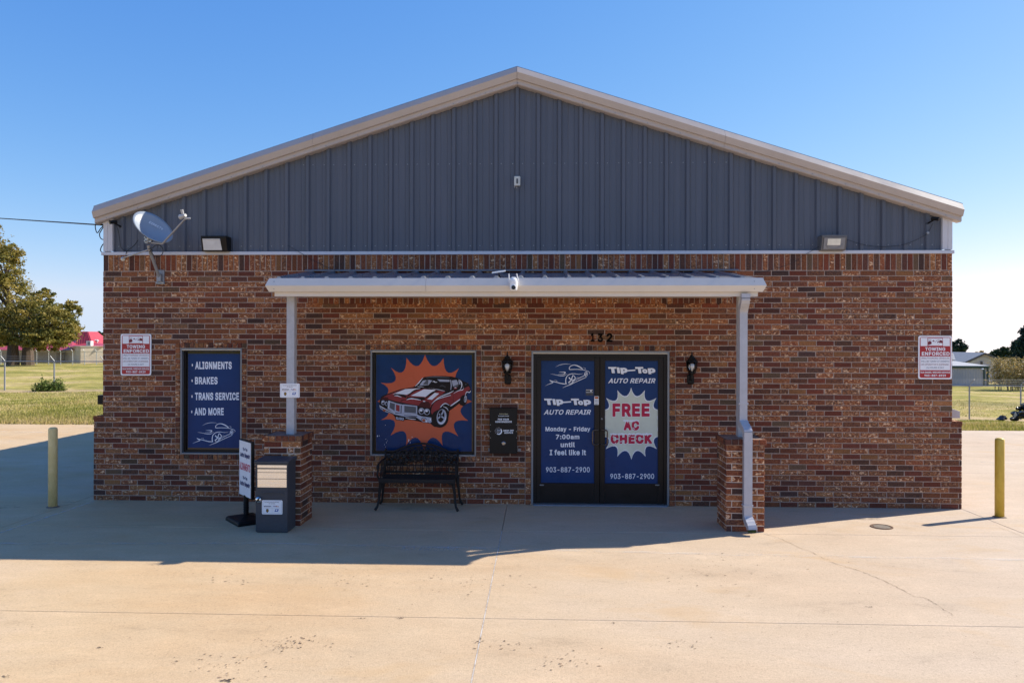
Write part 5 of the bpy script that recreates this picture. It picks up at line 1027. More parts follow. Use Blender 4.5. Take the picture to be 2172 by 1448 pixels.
for k in range(14): x = bx0 + (k + .5) * (bx1 - bx0) / 14; b.box(x - .012, x + .012, -.46, -.09, .414, .424)
b.build('seat', IRON, bt)
b = MB(); b.bbox(bx0 - .02, bx1 + .02, -.485, -.468, .385, .440, .004)
for k in range(12): xx = bx0 + .04 + k * (bx1 - bx0 - .08) / 11; b.tube([(xx + .018 * math.cos(a), -.476, .372 + .018 * math.sin(a)) for a in np.linspace(0, 6.28, 9)], .005, 5)
b.build('seat_rail', IRON, bt)
yb = -.085
def bk(u, v):                      # back surface: u 0..1, v 0..1 up to the arched top
    x = bx0 - .01 + u * (bx1 - bx0 + .02); top = .755 + .115 * math.sin(math.pi * min(1, max(0, (u - .12) / .76))) ** 1.0 if .12 < u < .88 else .755
    return (x, yb + .05 * v, .47 + (top - .47) * v)
b = MB(); b.tube([bk(u, 1) for u in np.linspace(0, 1, 40)], .016, 7); b.tube([bk(u, .90) for u in np.linspace(.1, .9, 30)], .009, 6); b.tube([bk(u, 0) for u in (0, 1)], .013, 7); b.tube([bk(u, .32) for u in (0, 1)], .009, 6)
b.tube([bk(0, v) for v in (-.1, 1.02)], .016, 7); b.tube([bk(1, v) for v in (-.1, 1.02)], .016, 7)
for u in (0, 1): p = bk(u, 1.04); b.lathe([(.001, -.01), (.018, 0), (.02, .012), (.01, .026), (.001, .032)], p, 8)
b.build('back_frame', IRON, bt, smooth=True)
b = MB()
for k in range(-3, 14):
    for sgn in (1, -1):
        pts = []
        for j in range(13):
            v = .33 + j / 12 * .58; u = (k / 11) + sgn * (j / 12 - .5) * .27 + .03 * math.sin(j / 12 * math.pi * 2) * sgn
            if .01 < u < .99: pts.append(bk(u, v))
        if len(pts) > 2: b.tube(pts, .0075, 5)
for k in range(12):                # leaves and rosettes of the casting
    u = (k + .5) / 12
    for v, r in ((.44, .034), (.74, .028), (.60, .026), (.52, .02), (.68, .02)):
        p = bk(u + (.04 if v == .60 else 0), v)
        if u < .97: b.lathe([(r, 0), (r * .7, .010), (.001, .014)], p, 7, ax='y')
for k in range(22):
    u = (k + .5) / 22; b.tube([bk(u, 0), bk(u + .012 * (-1) ** k, .16), bk(u, .32)], .006, 5)
b.build('back_lattice', IRON, bt, smooth=True)
for s, x in ((-1, bx0 - .015), (1, bx1 + .015)):
    b = MB(); b.tube(smoothpath([(x, -.075, .66), (x + s * .01, -.20, .655), (x + s * .015, -.38, .640), (x + s * .02, -.47, .615), (x + s * .015, -.49, .575), (x + s * .01, -.455, .565)], 5), .014, 7)
    b.tube(smoothpath([(x, -.455, .43), (x + s * .02, -.49, .50), (x + s * .01, -.46, .57), (x + s * .01, -.44, .63)], 5), .013, 7)
    for k in range(3): y = -.16 - k * .09; b.tube(smoothpath([(x, y, .43), (x, y - .03, .50), (x, y + .03, .57), (x, y, .645)], 4), .008, 5)
    b.build('armrest', IRON, bt, smooth=True)

# parcel box
pb = thing('parcel_box', 'charcoal metal parcel drop box with steel chute in front of the left brick pier', 'parcel box', (-2.96, -1.58, 0))
X0, X1, Y0, Y1 = -3.158, -2.765, -1.735, -1.435
zt_ = W(570, 977, Y0)[2]
b = MB(); b.bbox(X0, X1, Y0, Y1, .012, zt_ - .03, .003); b.box(X0 + .01, X1 - .01, Y0 + .012, Y1 - .01, 0, .012); b.build('body', BOXG, pb)
b = MB(); e = .016; b.add([(X0 - e, Y0 - e, zt_ - .03), (X1 + e, Y0 - e, zt_ - .03), (X1 + e, Y1, zt_ - .03), (X0 - e, Y1, zt_ - .03), (X0 - e, Y0 - e, zt_ - .004), (X1 + e, Y0 - e, zt_ - .004), (X1 + e, Y1, zt_ + .015), (X0 - e, Y1, zt_ + .015)], [(0, 3, 2, 1), (4, 5, 6, 7), (0, 1, 5, 4), (1, 2, 6, 5), (2, 3, 7, 6), (3, 0, 4, 7)]); b.build('lid', BOXG, pb, bevel=.003)
q = lambda px, py: W(px, py, Y0)
def panel(px0, py0, px1, py1, name, mat, y0=-.008, tilt=0):
    a = q(px0, py0); c = q(px1, py1); b = MB()
    b.add([(a[0], Y0 + y0, a[2]), (c[0], Y0 + y0, a[2]), (c[0], Y0 + y0 - tilt, c[2]), (a[0], Y0 + y0 - tilt, c[2]), (a[0], Y0, a[2]), (c[0], Y0, a[2]), (c[0], Y0, c[2]), (a[0], Y0, c[2])], [(3, 2, 1, 0), (0, 1, 5, 4), (1, 2, 6, 5), (2, 3, 7, 6), (3, 0, 4, 7)]); return b.build(name, mat, pb)
panel(546.5, 985.5, 608.5, 992, 'chute_lip', STEEL); panel(546.8, 994, 608.3, 1001, 'chute_door', STEEL, -.009); panel(546.8, 1001.4, 608.3, 1014.6, 'chute_door', STEEL, -.010); panel(546.8, 1015.1, 608.3, 1033, 'chute_door', STEEL, -.009)
a = q(547.5, 1040); c = q(609, 1124); b = MB(); b.bbox(a[0], c[0], Y0 - .005, Y0 - .001, c[2], a[2], .002); dd = b.build('door', BOXG, pb)
b = MB(); a = q(556, 1046); c = q(602, 1043); b.prism([(a[0] - .01, Y0 - .006, a[2] - .005), (a[0] + .015, Y0 - .006, a[2] + .018), (c[0] - .015, Y0 - .006, a[2] + .018), (c[0] + .01, Y0 - .006, a[2] - .005), (c[0] - .01, Y0 - .006, a[2] - .005), (c[0] - .025, Y0 - .006, a[2] + .008), (a[0] + .025, Y0 - .006, a[2] + .008), (a[0] + .01, Y0 - .006, a[2] - .005)], (0, -.010, 0)); b.build('grip', BOXG, dd)
p = q(549.5, 1058.5); b = MB(); b.lathe([(.038, 0), (.038, .022), (.030, .034), (.010, .036), (0, .036)], (p[0], Y0 - .005, p[2]), 18, ax='y'); b.build('padlock', simple('chrome', (.7, .7, .72), .12, metal=1), pb, smooth=True)
b = MB(); b.lathe([(.014, 0), (.014, .004), (0, .004)], (p[0] + .004, Y0 - .041, p[2]), 10, ax='y'); b.tube([(p[0] - .02, Y0 - .03, p[2] - .03), (p[0] + .0, Y0 - .045, p[2]), (p[0] + .02, Y0 - .04, p[2] + .028)], .007, 6); b.build('lock_cylinder', BLK, pb)

NAVY = film('navy_print', (.02, .02, .06)); PUR = film('purple_print', (.10, .02, .18)); ORG = film('orange_print', (.55, .16, .02)); BRN = film('brown_print', (.045, .018, .008)); GLD = film('gold_print', (.50, .33, .08)); USB = film('postal_blue_print', (.02, .08, .35)); GRL = simple('grey_line', (.45, .47, .52), .5)
def rounded(b, x0, x1, z0, z1, y, r, d, m=0):
    pts = []
    for cx_, cz_, a0 in ((x1 - r, z1 - r, 0), (x0 + r, z1 - r, 90), (x0 + r, z0 + r, 180), (x1 - r, z0 + r, 270)):
        for k in range(5): a = math.radians(a0 + k * 22.5); pts.append((cx_ + r * math.cos(a), y, cz_ + r * math.sin(a)))
    b.prism(pts, (0, d, 0), m)
def parcel_sign(px0, py0, px1, py1, y, label, gp_):
    a = W(px0, py0, y); c = W(px1, py1, y); x0, x1, z0, z1 = a[0], c[0], c[2], a[2]; w_, h_ = x1 - x0, z1 - z0
    t = thing('parcel_notice', label, 'sign', (x0, y, z0), gp_)
    b = MB(); rounded(b, x0, x1, z0, z1, y, w_ * .05, .003); b.build('plate', SIGNW, t)
    b = MB(); rounded(b, x0 + w_ * .045, x1 - w_ * .045, z0 + h_ * .06, z1 - h_ * .06, y - .0006, w_ * .03, .0005); b.build('border', GRL, t)
    b = MB(); rounded(b, x0 + w_ * .058, x1 - w_ * .058, z0 + h_ * .078, z1 - h_ * .078, y - .0012, w_ * .03, .0005); b.build('face', SIGNW, t)
    F = ((x0, y - .0018, z0), (w_, 0, 0), (0, 0, h_)); F2 = ((x0, y - .0024, z0), (w_, 0, 0), (0, 0, h_))
    text('PLEASE LEAVE PACKAGES', t, NAVY, (.14, .835, .84, .885), frame=F, bold=.02); text('IN THE BOX', t, NAVY, (.34, .735, .65, .785), frame=F, bold=.02)
    text('amazon', t, NAVY, (.10, .53, .45, .61), frame=F, bold=.03)
    def fp(u, v, d=0): return (x0 + u * w_, y - .0018 - d, z0 + v * h_)
    b = MB(); b.add([fp(.12 + .28 * k / 8, .505 - .035 * math.sin(math.pi * k / 8) - (.012 if s else 0)) for k in range(9) for s in (0, 1)], [(2 * k, 2 * k + 1, 2 * k + 3, 2 * k + 2) for k in range(8)]); b.build('smile_arrow', ORG, t)
    text('Fed', t, PUR, (.56, .53, .70, .62), frame=F, bold=.03); text('Ex', t, ORG, (.705, .53, .83, .62), frame=F, bold=.03)
    b = MB(); b.box(*sorted((fp(.495, 0)[0], fp(.50, 0)[0])), y - .0018, y - .0014, fp(0, .12)[2], fp(0, .68)[2]); b.box(fp(.08, 0)[0], fp(.90, 0)[0], y - .0018, y - .0014, fp(0, .43)[2], fp(0, .44)[2]); b.build('divider', GRL, t)
    b = MB(); b.poly([fp(*p) for p in ((.215, .36), (.265, .385), (.325, .36), (.335, .24), (.31, .17), (.27, .13), (.225, .17), (.205, .24))]); b.build('shield_logo', BRN, t)
    b = MB(); b.poly([fp(*p, .0003) for p in ((.23, .33), (.32, .345), (.315, .31), (.23, .30))]); b.build('shield_band', GLD, t)
    text('ups', t, GLD, (.225, .185, .315, .28), frame=F2, bold=.03)
    b = MB(); b.poly([fp(*p) for p in ((.62, .20), (.66, .38), (.82, .38), (.78, .20))]); b.build('eagle_logo', USB, t)
    b = MB(); b.poly([fp(*p, .0004) for p in ((.665, .30), (.70, .355), (.79, .355), (.735, .31), (.77, .26), (.70, .245))]); b.build('eagle_head', SIGNW, t)
    return t
parcel_sign(594, 812.8, 635.5, 843, -1.212, 'small white package notice screwed to the left canopy post', 'package notices with carrier logos')
parcel_sign(555.5, 1060, 599, 1090.5, Y0 - .012, 'small white package notice on the charcoal parcel box door', 'package notices with carrier logos')

# pavement sign
ps = thing('pavement_sign', 'narrow white two sided pavement sign on black weighted base beside the parcel box', 'sign', (-3.52, -1.17, 0))
b = MB(); cxs, cys = -3.50, -1.17
def rot2(u, v, z): # sign frame: u along panel, v normal
    ux, uy = .655, -.755; return (cxs + ux * u - .755 * v, cys + uy * u - .655 * v, z)
def sbox(b, u0, u1, v0, v1, z0, z1, m=0):
    P = [rot2(u, v, z) for z in (z0, z1) for u, v in ((u0, v0), (u1, v0), (u1, v1), (u0, v1))]
    b.add(P, [(0, 3, 2, 1), (4, 5, 6, 7), (0, 1, 5, 4), (1, 2, 6, 5), (2, 3, 7, 6), (3, 0, 4, 7)], m)
b = MB(); prof_ = [(.30, .0), (.30, .03), (.27, .055), (.10, .085), (.05, .09)]
vs = []; 
for r_, z in prof_:
    for u, v in ((-1, -.62), (1, -.62), (1, .62), (-1, .62)): vs.append(rot2(u * r_ * .82, v * r_, z))
b.add(vs, [(i * 4 + k, i * 4 + (k + 1) % 4, i * 4 + 4 + (k + 1) % 4, i * 4 + 4 + k) for i in range(4) for k in range(4)] + [(16, 17, 18, 19)]); b.build('base', BLK, ps, bevel=.008)
b = MB(); b.tube([(cxs, cys, .06), (cxs, cys, .34)], .032, 10)
for k in range(9): b.lathe([(.032, 0), (.038, .006), (.032, .012)], (cxs, cys, .09 + k * .022), 10)
b.build('stem', BLK, ps)
zs0, zs1 = .335, 1.035
b = MB(); sbox(b, -.225, .225, -.028, .012, zs0 - .02, zs1 + .015); b.build('panel_frame', BLK, ps, bevel=.006)
b = MB(); sbox(b, -.21, .205, .0125, .017, zs0 - .005, zs1); b.build('sign_face', SIGNW, ps)
OF = rot2(-.21, .0178, zs0); UX = np.array(rot2(.205, .0178, zs0)) - np.array(OF); F = (OF, UX, (0, 0, zs1 - zs0)); NV = film('navy_sign_lettering', (.015, .03, .12))
for dz in (.52, 0): text('Tip-Top', ps, NV, (.32, .29 + dz * 1.02, .72, .355 + dz * 1.02), frame=F, bold=.07); text('Auto Repair', ps, NV, (.08, .155 + dz * 1.02, .94, .26 + dz * 1.02), frame=F, bold=.07, shear=.1)
F = (rot2(-.21, .0188, zs0), UX, (0, 0, zs1 - zs0)); text('ALIGNMENTS', ps, PRD, (.03, .46, .97, .60), frame=(OF, UX, (0, 0, zs1 - zs0)), bold=.03)

# key drop box
kb = thing('key_drop_box', 'black steel key drop box mounted on the brick wall between window and doors', 'drop box', (-.28, -.1, 1.0))
a = W(1038.5, 867, -.11); c = W(1096.5, 961.5, -.11)
b = MB(); b.bbox(a[0], c[0], -.11, .0, c[2], a[2], .003); b.box(a[0] - .004, c[0] + .004, -.118, .0, a[2] - .002, a[2] + .010); b.build('body', BLK, kb)
b = MB(); m_ = W(1068, 900, -.113); b.box(a[0] + .012, c[0] - .012, -.1135, -.1105, m_[2], a[2] - .015); b.box(a[0] + .012, c[0] - .012, -.1135, -.1105, c[2] + .012, m_[2] - .006); b.build('face_plate', BLK, kb)
for s, bx in (('Pull to Open', (1059, 876.5, 1077.5, 879)), ('Envelopes Inside', (1057, 880.8, 1079.5, 883)), ('FOR YOUR', (1056, 887, 1079.5, 891)), ('CONVENIENCE', (1050.5, 892.3, 1085.5, 896)), ('DROP OFF', (1068, 911, 1089.5, 914.5)), ('SERVICE', (1069.5, 915.7, 1088, 919))):
    text(s, kb, PWH if s[0] != 'P' else film('pale_yellow_print', (.6, .55, .35)), bx, y=-.1145, bold=.04)
p = W(1057.5, 914, -.1145); b = MB()
b.add([(p[0] + rr * math.cos(t_), -.1145, p[2] + rr * math.sin(t_)) for t_ in np.linspace(-2.2, .7, 10) for rr in (.034 + .0, .046 + .006 * math.sin((t_ + 2.2)))], [(2 * k, 2 * k + 1, 2 * k + 3, 2 * k + 2) for k in range(9)])
for t_ in np.linspace(.5, 3.6, 9): b.tube([(p[0] + .038 * math.cos(t_), -.1145, p[2] + .038 * math.sin(t_)), (p[0] + .055 * math.cos(t_), -.1145, p[2] + .055 * math.sin(t_))], .0015, 4)
b.build('moon_sun_logo', PWH, kb); text('DAY', kb, PWH, (1054.5, 910.5, 1061.5, 912.3), y=-.1145, bold=.02); text('NIGHT', kb, PWH, (1053.5, 914, 1061.5, 915.8), y=-.1145, bold=.02)
p = W(1068, 940, -.114); b = MB(); b.lathe([(.030, 0), (.030, .006), (.02, .012), (.014, .012), (0, .012)], p, 16, ax='y'); b.build('lock', simple('dark_chrome', (.25, .25, .26), .15, metal=1), kb)
b = MB()
for px, py in ((1040.5, 900.5), (1095.5, 900.5), (1040.5, 914.5), (1095.5, 914.5), (1040.5, 928), (1095.5, 928)): b.lathe([(.006, 0), (.004, .003), (0, .003)], W(px, py, -.114), 8, ax='y')
b.build('bolts', GALV, kb)
for px0, px1 in ((1035.5, 1039.5), (1097.5, 1105)):
    a_ = W(px0, 950.5, -.02); c_ = W(px1, 957.5, -.02); b = MB(); b.bbox(a_[0], c_[0], -.02, .0, c_[2], a_[2], .003); b.build('anchor_tag', SILV, kb)

# wall lanterns
def lantern(px, py_top, label):
    y = -.13; c = W(px, 776, y); t = thing('wall_lantern', label, 'wall lamp', c, 'black coach lanterns beside the entrance')
    x, _, z = c
    b = MB(); xb = x + .018 if label.startswith('black') else x
    zb_ = W(px, 805, -.02)[2]; b.bbox(x - .045, x + .050, -.05, .0, zb_ - .065, zb_ + .075, .018)
    b.tube(smoothpath([(x, -.05, zb_ + .01), (x, -.11, zb_ - .0), (x, -.13, z - .10)], 4), .014, 7); b.build('wall_mount', BLK, t)
    b = MB(); b.lathe([(.030, -.115), (.05, -.105), (.052, -.095), (.045, -.09)], c, 12)
    b.lathe([(.085, .055), (.082, .068), (.060, .095), (.040, .115), (.034, .135), (.014, .145), (.008, .165), (.010, .18), (.003, .205), (0, .206)], c, 14)
    for k in range(6):
        a_ = k * math.pi / 3; b.tube([(x + .048 * math.cos(a_), y + .048 * math.sin(a_), z - .095), (x + .070 * math.cos(a_), y + .070 * math.sin(a_), z - .02), (x + .076 * math.cos(a_), y + .076 * math.sin(a_), z + .06)], .0045, 5)
    b.build('lamp_frame', BLK, t)
    b = MB(); b.lathe([(.044, -.09), (.066, -.02), (.072, .055)], c, 12); b.build('lamp_shade', CLR, t, smooth=True)
    b = MB(); b.lathe([(.012, -.09), (.014, -.05), (.030, -.02), (.034, .005), (.024, .03), (.001, .04)], c, 12); b.build('bulb', WHITE, t, smooth=True)
lantern(1076, 753, 'black coach lantern on the brick wall above the key drop box')
lantern(1467.5, 757, 'black coach lantern on the brick wall right of the glass doors')

# towing signs
def towing(px0, py0, px1, py1, label, skew=0):
    y = -.012; a = W(px0, py0, y); c = W(px1, py1, y); x0, x1, z0, z1 = a[0], c[0], c[2], a[2]; w_, h_ = x1 - x0, z1 - z0
    t = thing('towing_sign', label, 'sign', (x0, y, z0), 'red and white towing enforced signs')
    b = MB(); rounded(b, x0, x1, z0, z1, y, w_ * .06, .010); b.build('plate', SIGNW, t)
    b = MB(); rounded(b, x0 + w_ * .04, x1 - w_ * .04, z0 + h_ * .03, z1 - h_ * .03, y - .0007, w_ * .05, .0006); b.build('border', SIGNR, t)
    def fr_(u0, v0, u1, v1, m, d, nm='panel'):
        b = MB(); b.box(x0 + u0 * w_, x0 + u1 * w_, y - d, y - d + .0005, z0 + v0 * h_, z0 + v1 * h_); return b.build(nm, m, t)
    fr_(.065, .765, .935, .955, SIGNW, .0013); fr_(.055, .21, .945, .525, SIGNW, .0013)
    fr_(.27, .765, .73, .95, SIGNR, .0019, 'picture_border'); fr_(.285, .775, .715, .94, SIGNW, .0025, 'picture_ground')
    def fp(u, v, d=.003): return (x0 + u * w_, y - d, z0 + v * h_)
    b = MB()
    for k_, pts in enumerate(([(.285, .785), (.285, .865), (.34, .885), (.40, .855), (.44, .905), (.47, .885), (.43, .835), (.36, .80)], [(.62, .87), (.66, .905), (.715, .88), (.715, .83), (.65, .835)], [(.56, .865), (.62, .88), (.64, .835), (.61, .795), (.57, .82)])):
        b.poly([fp(*p, .003 + k_ * .0003) for p in pts])
    for pth in ([(.29, .90), (.34, .915), (.39, .89)], [(.47, .885), (.50, .85), (.54, .89), (.60, .91), (.66, .89), (.70, .85)]): b.tube([fp(*p, .004) for p in pth], .0022, 4)
    b.build('tow_pictogram', SIGND, t)
    b = MB(); b.lathe([(w_ * .04, 0), (0, .0005)], fp(.425, .84, .0042), 12, ax='y'); b.lathe([(w_ * .03, 0), (0, .0005)], fp(.60, .83, .0044), 12, ax='y'); b.build('wheel_pictogram', SIGNW, t)
    F = ((x0, y - .0022, z0), (w_, 0, 0), (0, 0, h_))
    text('TOWING', t, SIGNW, (.20, .655, .80, .735), frame=F, bold=.03); text('ENFORCED', t, SIGNW, (.10, .545, .93, .63), frame=F, bold=.03)
    for k_, s in enumerate(('UNAUTHORIZED VEHICLES', "WILL BE TOWED AT OWNER'S", "OR OPERATOR'S EXPENSE.", '24 HOURS A DAY')):
        m_ = .42 if k_ < 3 else .26; text(s, t, SIGND if k_ % 2 == 0 else SIGNB, (.5 - m_, .465 - k_ * .073, .5 + m_, .505 - k_ * .073), frame=F, bold=-.005)
    text('GUN BARREL WRECKER SERVICE', t, SIGNW, (.06, .135, .94, .18), frame=F, bold=.02); text('903-887-8929', t, SIGNW, (.18, .06, .82, .11), frame=F, bold=.03)
towing(256, 708, 320.5, 796, 'red and white towing sign on the brick left of the blue service window')
towing(1948, 712, 2019, 804, 'red and white towing sign at the right hand brick corner')

# wall pack lamps
def wallpack(px0, py0, px1, py1, mat, label, lens):
    yf = -.16; a = W(px0, py0, yf); c = W(px1, py1, yf); x0, x1, z0, z1 = a[0], c[0], c[2], a[2]; d = .22
    t = thing('wall_pack_lamp', label, 'flood light', ((x0 + x1) / 2, 0, z0), 'flood lights on the gable siding')
    b = MB(); P = []
    b.add([(x0, .02, z0), (x1, .02, z0), (x1, yf + .05, z0 - .0), (x0, yf + .05, z0 - .0), (x0, .02, z1), (x1, .02, z1), (x1, yf, z1), (x0, yf, z1), (x0, yf - .0, z1 - .03), (x1, yf - .0, z1 - .03)],
          [(0, 1, 2, 3), (4, 7, 6, 5), (7, 8, 9, 6), (0, 3, 8, 7, 4), (1, 5, 6, 9, 2), (3, 2, 9, 8), (0, 4, 5, 1)]); b.build('housing', mat, t, bevel=.006)
    def fp(u, v, dd):      # on the sloping front
        zz_ = z0 + (z1 - .03 - z0) * v; yy = yf + .05 * (1 - v); return (x0 + (x1 - x0) * u, yy - dd, zz_)
    b = MB(); b.prism([fp(.08, .08, .004), fp(.80 if lens else .92, .08, .004), fp(.76 if lens else .92, .93, .004), fp(.08, .93, .004)], (0, -.008, 0)); b.build('lens', simple('frosted_lens' if lens else 'clear_lens', (.62, .62, .62) if lens else (.22, .22, .23), .15, var=.1), t)
    b = MB(); b.prism([fp(.10, .84, .0125), fp(.77, .84, .0125), fp(.76, .92, .0125), fp(.10, .92, .0125)] if lens else [fp(.22, .38, .013), fp(.74, .38, .013), fp(.74, .85, .013), fp(.22, .85, .013)], (0, -.003, 0)); b.build('reflector', simple('lamp_panel', (.78, .74, .62) if not lens else (.5, .5, .5), .4), t)
    if not lens: b = MB(); b.tube(smoothpath([fp(.16, .45, .014), fp(.30, .18, .014), (fp(.5, .12, .014)), fp(.70, .18, .014), fp(.84, .45, .014)], 4), .005, 5); b.build('reflector_rim', SILV, t)
wallpack(425.5, 500, 479.5, 532, BLK, 'black wall pack flood light near the satellite dish', True)
wallpack(1744, 498, 1797, 530, simple('grey_lamp_housing', (.12, .115, .115), .5), 'grey wall pack flood light on the right part of the gable', False)

# small sensor
a = W(1090.5, 374, -.04); c = W(1103.5, 394, -.04); t = thing('photo_sensor', 'small white photocell box high in the middle of the slate gable', 'sensor', (a[0], -.02, c[2]))
b = MB(); b.bbox(a[0], c[0], -.05, .02, c[2], a[2], .006); b.build('housing', simple('aged_white', (.55, .56, .52), .5), t)
b = MB(); e1 = W(1095.2, 379, -.051); e2 = W(1098.8, 389.5, -.051); b.box(e1[0], e2[0], -.053, -.049, e2[2], e1[2]); b.build('lens', simple('sensor_eye', (.08, .08, .08), .3), t)
b = MB(); e1 = W(1091.5, 395, -.03); b.lathe([(.008, -.02), (.01, 0), (.006, .02)], (e1[0], -.02, e1[2]), 8); b.lathe([(.006, -.02), (.008, 0)], (e1[0] + .03, -.02, e1[2] - .01), 8); b.build('gland', ZINC, t)

# pan tilt camera on the fascia
c = W(1089.5, 603, YF - .09); t = thing('security_camera', 'white pan and tilt security camera with two aerials on the canopy fascia', 'camera', c)
x, y, z = c
b = MB(); b.lathe([(.0, .078), (.03, .076), (.044, .06), (.050, .03), (.050, -.02), (.047, -.05), (.044, -.07), (.03, -.084), (0, -.088)], c, 18); b.box(x - .02, x + .02, y + .02, YF + .03, z + .05, z + .085); b.box(x - .03, x + .02, YF - .0, YF + .04, z + .07, z + .10); b.build('body', WHITE, t, smooth=False, bevel=.003)
p = (x, y - .040, z - .042)
b = MB(); b.lathe([(.034, 0), (.034, .014), (.028, .018)], p, 18, ax='y'); b.build('lens_ring', WHITE, t)
b = MB(); b.lathe([(.028, .0165), (.026, .020), (.014, .021), (0, .018)], p, 18, ax='y'); b.build('lens', simple('camera_glass', (.012, .012, .014), .1), t)
for s in (-1, 1): b = MB(); b.tube([(x + s * .050, y + .01, z + .02), (x + s * .056, y + .01, z + .05), (x + s * (.060 if s < 0 else .036), y + .01, z + .132)], [.010, .009, .007], 8); b.build('aerial', WHITE, t)
c = W(1058, 578.5, YF + .22); t = thing('solar_panel', 'small white edged solar panel tilted on the canopy roof beside the white camera', 'solar panel', c)
b = MB(); x, y, z = c; b.add([(x - .085, y - .07, z - .016), (x + .085, y - .07, z + .008), (x + .085, y + .07, z + .03), (x - .085, y + .07, z + .006)] + [(x - .085, y - .07, z - .002), (x + .085, y - .07, z + .022), (x + .085, y + .07, z + .044), (x - .085, y + .07, z + .02)], [(0, 3, 2, 1), (4, 5, 6, 7), (0, 1, 5, 4), (1, 2, 6, 5), (2, 3, 7, 6), (3, 0, 4, 7)]); b.build('panel', WHITE, t)
b = MB(); b.tube([(x + .0, y, z), (x + .005, y - .01, z - .03), (x + .02, y - .01, cz(y) + .0)], .008, 6); b.build('bracket', BLK, t)

# satellite dish
D0 = W(325, 481, -.53); t = thing('satellite_dish', 'grey oval satellite dish on a bent mast at the upper left brick corner', 'satellite dish', D0)
nrm = Vector((.60, -.52, .61)).normalized(); ctr = Vector(D0)
uu = Vector((.72, .0, -.69)); uu = (uu - nrm * uu.dot(nrm)).normalized(); vv = nrm.cross(uu)
b = MB(); rings, seg = 7, 36; vs = []
for back in (0, 1):
    for i in range(rings + 1):
        r = i / rings
        for k in range(seg):
            a_ = 2 * math.pi * k / seg; p = ctr + uu * (.30 * r * math.cos(a_)) + vv * (.232 * r * math.sin(a_)) + nrm * (.065 * (r * r - 1) - back * .010); vs.append(tuple(p))
N = (rings + 1) * seg
fs = [(i * seg + k, (i + 1) * seg + k, (i + 1) * seg + (k + 1) % seg, i * seg + (k + 1) % seg) for i in range(rings) for k in range(seg)]
fs += [tuple(j + N for j in f[::-1]) for f in fs] + [(rings * seg + k, N + rings * seg + k, N + rings * seg + (k + 1) % seg, rings * seg + (k + 1) % seg) for k in range(seg)]
b.add(vs, fs); b.build('reflector', simple('dish_grey', (.27, .31, .36), .4, var=.05), t, smooth=True)
# logo on the dish face
def dsurf(a_, r_): return ctr + uu * a_ + vv * r_ + nrm * (.065 * ((a_ / .315) ** 2 + (r_ / .25) ** 2 - 1) + .004)
xr = Vector((1, 0, 0)); xr = (xr - nrm * xr.dot(nrm)).normalized(); zr = nrm.cross(xr) * 1; zr = zr if zr.z > 0 else -zr
lo = dsurf(-.10, .02) + nrm * .016
text('DIRECTV', t, simple('dish_lettering', (.9, .9, .92), .5), (.0, .01, .20, .055), frame=(lo, xr * 1.0, zr * 1.0), bold=.012)
base = W(341, 590, -.01); clamp = Vector(W(317, 530, -.30)); head = Vector(W(316, 512, -.36))
b = MB(); b.tube([(base[0], -.06, base[2] + .02), tuple(clamp), (clamp.x - .005, clamp.y - .02, clamp.z + .06)], .021, 10); b.build('mast', simple('grey_mast', (.30, .30, .31), .45, metal=.3), t)
b = MB(); b.bbox(base[0] - .055, base[0] + .055, -.025, .0, base[2] - .09, base[2] + .12, .003); b.box(base[0] - .03, base[0] + .03, -.075, -.02, base[2] - .05, base[2] + .06); b.bbox(base[0] - .065, base[0] + .065, -.032, -.02, base[2] - .085, base[2] - .055, .003)
b.build('wall_plate', ZINC, t)
b = MB()
for dx in (-.045, .045): b.lathe([(.010, 0), (.008, .008), (0, .008)], (base[0] + dx, -.032, base[2] - .07), 6, ax='y')
b.build('bolts', GALV, t)
ft = Vector(W(260, 549, -.02)); b = MB(); b.tube([tuple(clamp + Vector((-.02, 0, .0))), tuple(ft + Vector((.01, -.01, .01)))], .011, 8); b.build('strut', GALV, t)
b = MB(); b.lathe([(.034, 0), (.034, .012), (.012, .02), (0, .02)], (ft.x, -.002, ft.z), 12, ax='y'); b.build('strut_foot', GALV, t)
b = MB(); bc = ctr - nrm * .10
b.tube([tuple(head), tuple(bc)], .03, 8); b.bbox(head.x - .05, head.x - .0, head.y - .03, head.y + .03, head.z - .03, head.z + .06, .005); b.bbox(head.x + .01, head.x + .055, head.y - .04, head.y + .02, head.z - .02, head.z + .05, .005)
b.tube([tuple(head + Vector((-.035, -.035, .05))), tuple(head + Vector((-.035, -.055, .05)))], .012, 6); b.tube([tuple(head + Vector((-.035, -.035, .0))), tuple(head + Vector((-.035, -.055, .0)))], .012, 6); b.build('mounting_head', GALV, t)
el = Vector(W(344.5, 517, -.60)); tip = Vector(W(393, 464, -.80)); st_ = head + Vector((.05, -.02, -.02))
b = MB(); b.tube([tuple(st_), tuple(el), tuple(tip)], .013, 8); b.build('feed_arm', simple('arm_grey', (.34, .34, .35), .4, metal=.4), t)
b = MB(); tb = tip + Vector((-.03, .0, .035)); dirn = (ctr - tb).normalized()
b.tube([tuple(tb - dirn * .05), tuple(tb), tuple(tb + dirn * .055)], [.022, .026, .036], 10); b.tube([tuple(tb + Vector((.0, 0, .02))), tuple(tb + Vector((-.01, -.02, .085)))], [.016, .022], 8); b.tube([tuple(tip + Vector((-.01, 0, 0))), tuple(tip + Vector((.06, .02, .01)))], .014, 7); b.build('feed_horn', simple('lnb_plastic', (.42, .42, .43), .45), t)
def cable(name, label, pts, r, parent=None, k=6, cat='cable', grp=None):
    b = MB(); b.tube(smoothpath(pts, k), r, 5); o = b.build(name, RUBBER, parent, smooth=True)
    if parent is None: tag(o, label, cat, grp)
    return o
lc = W(334, 532, -.33)
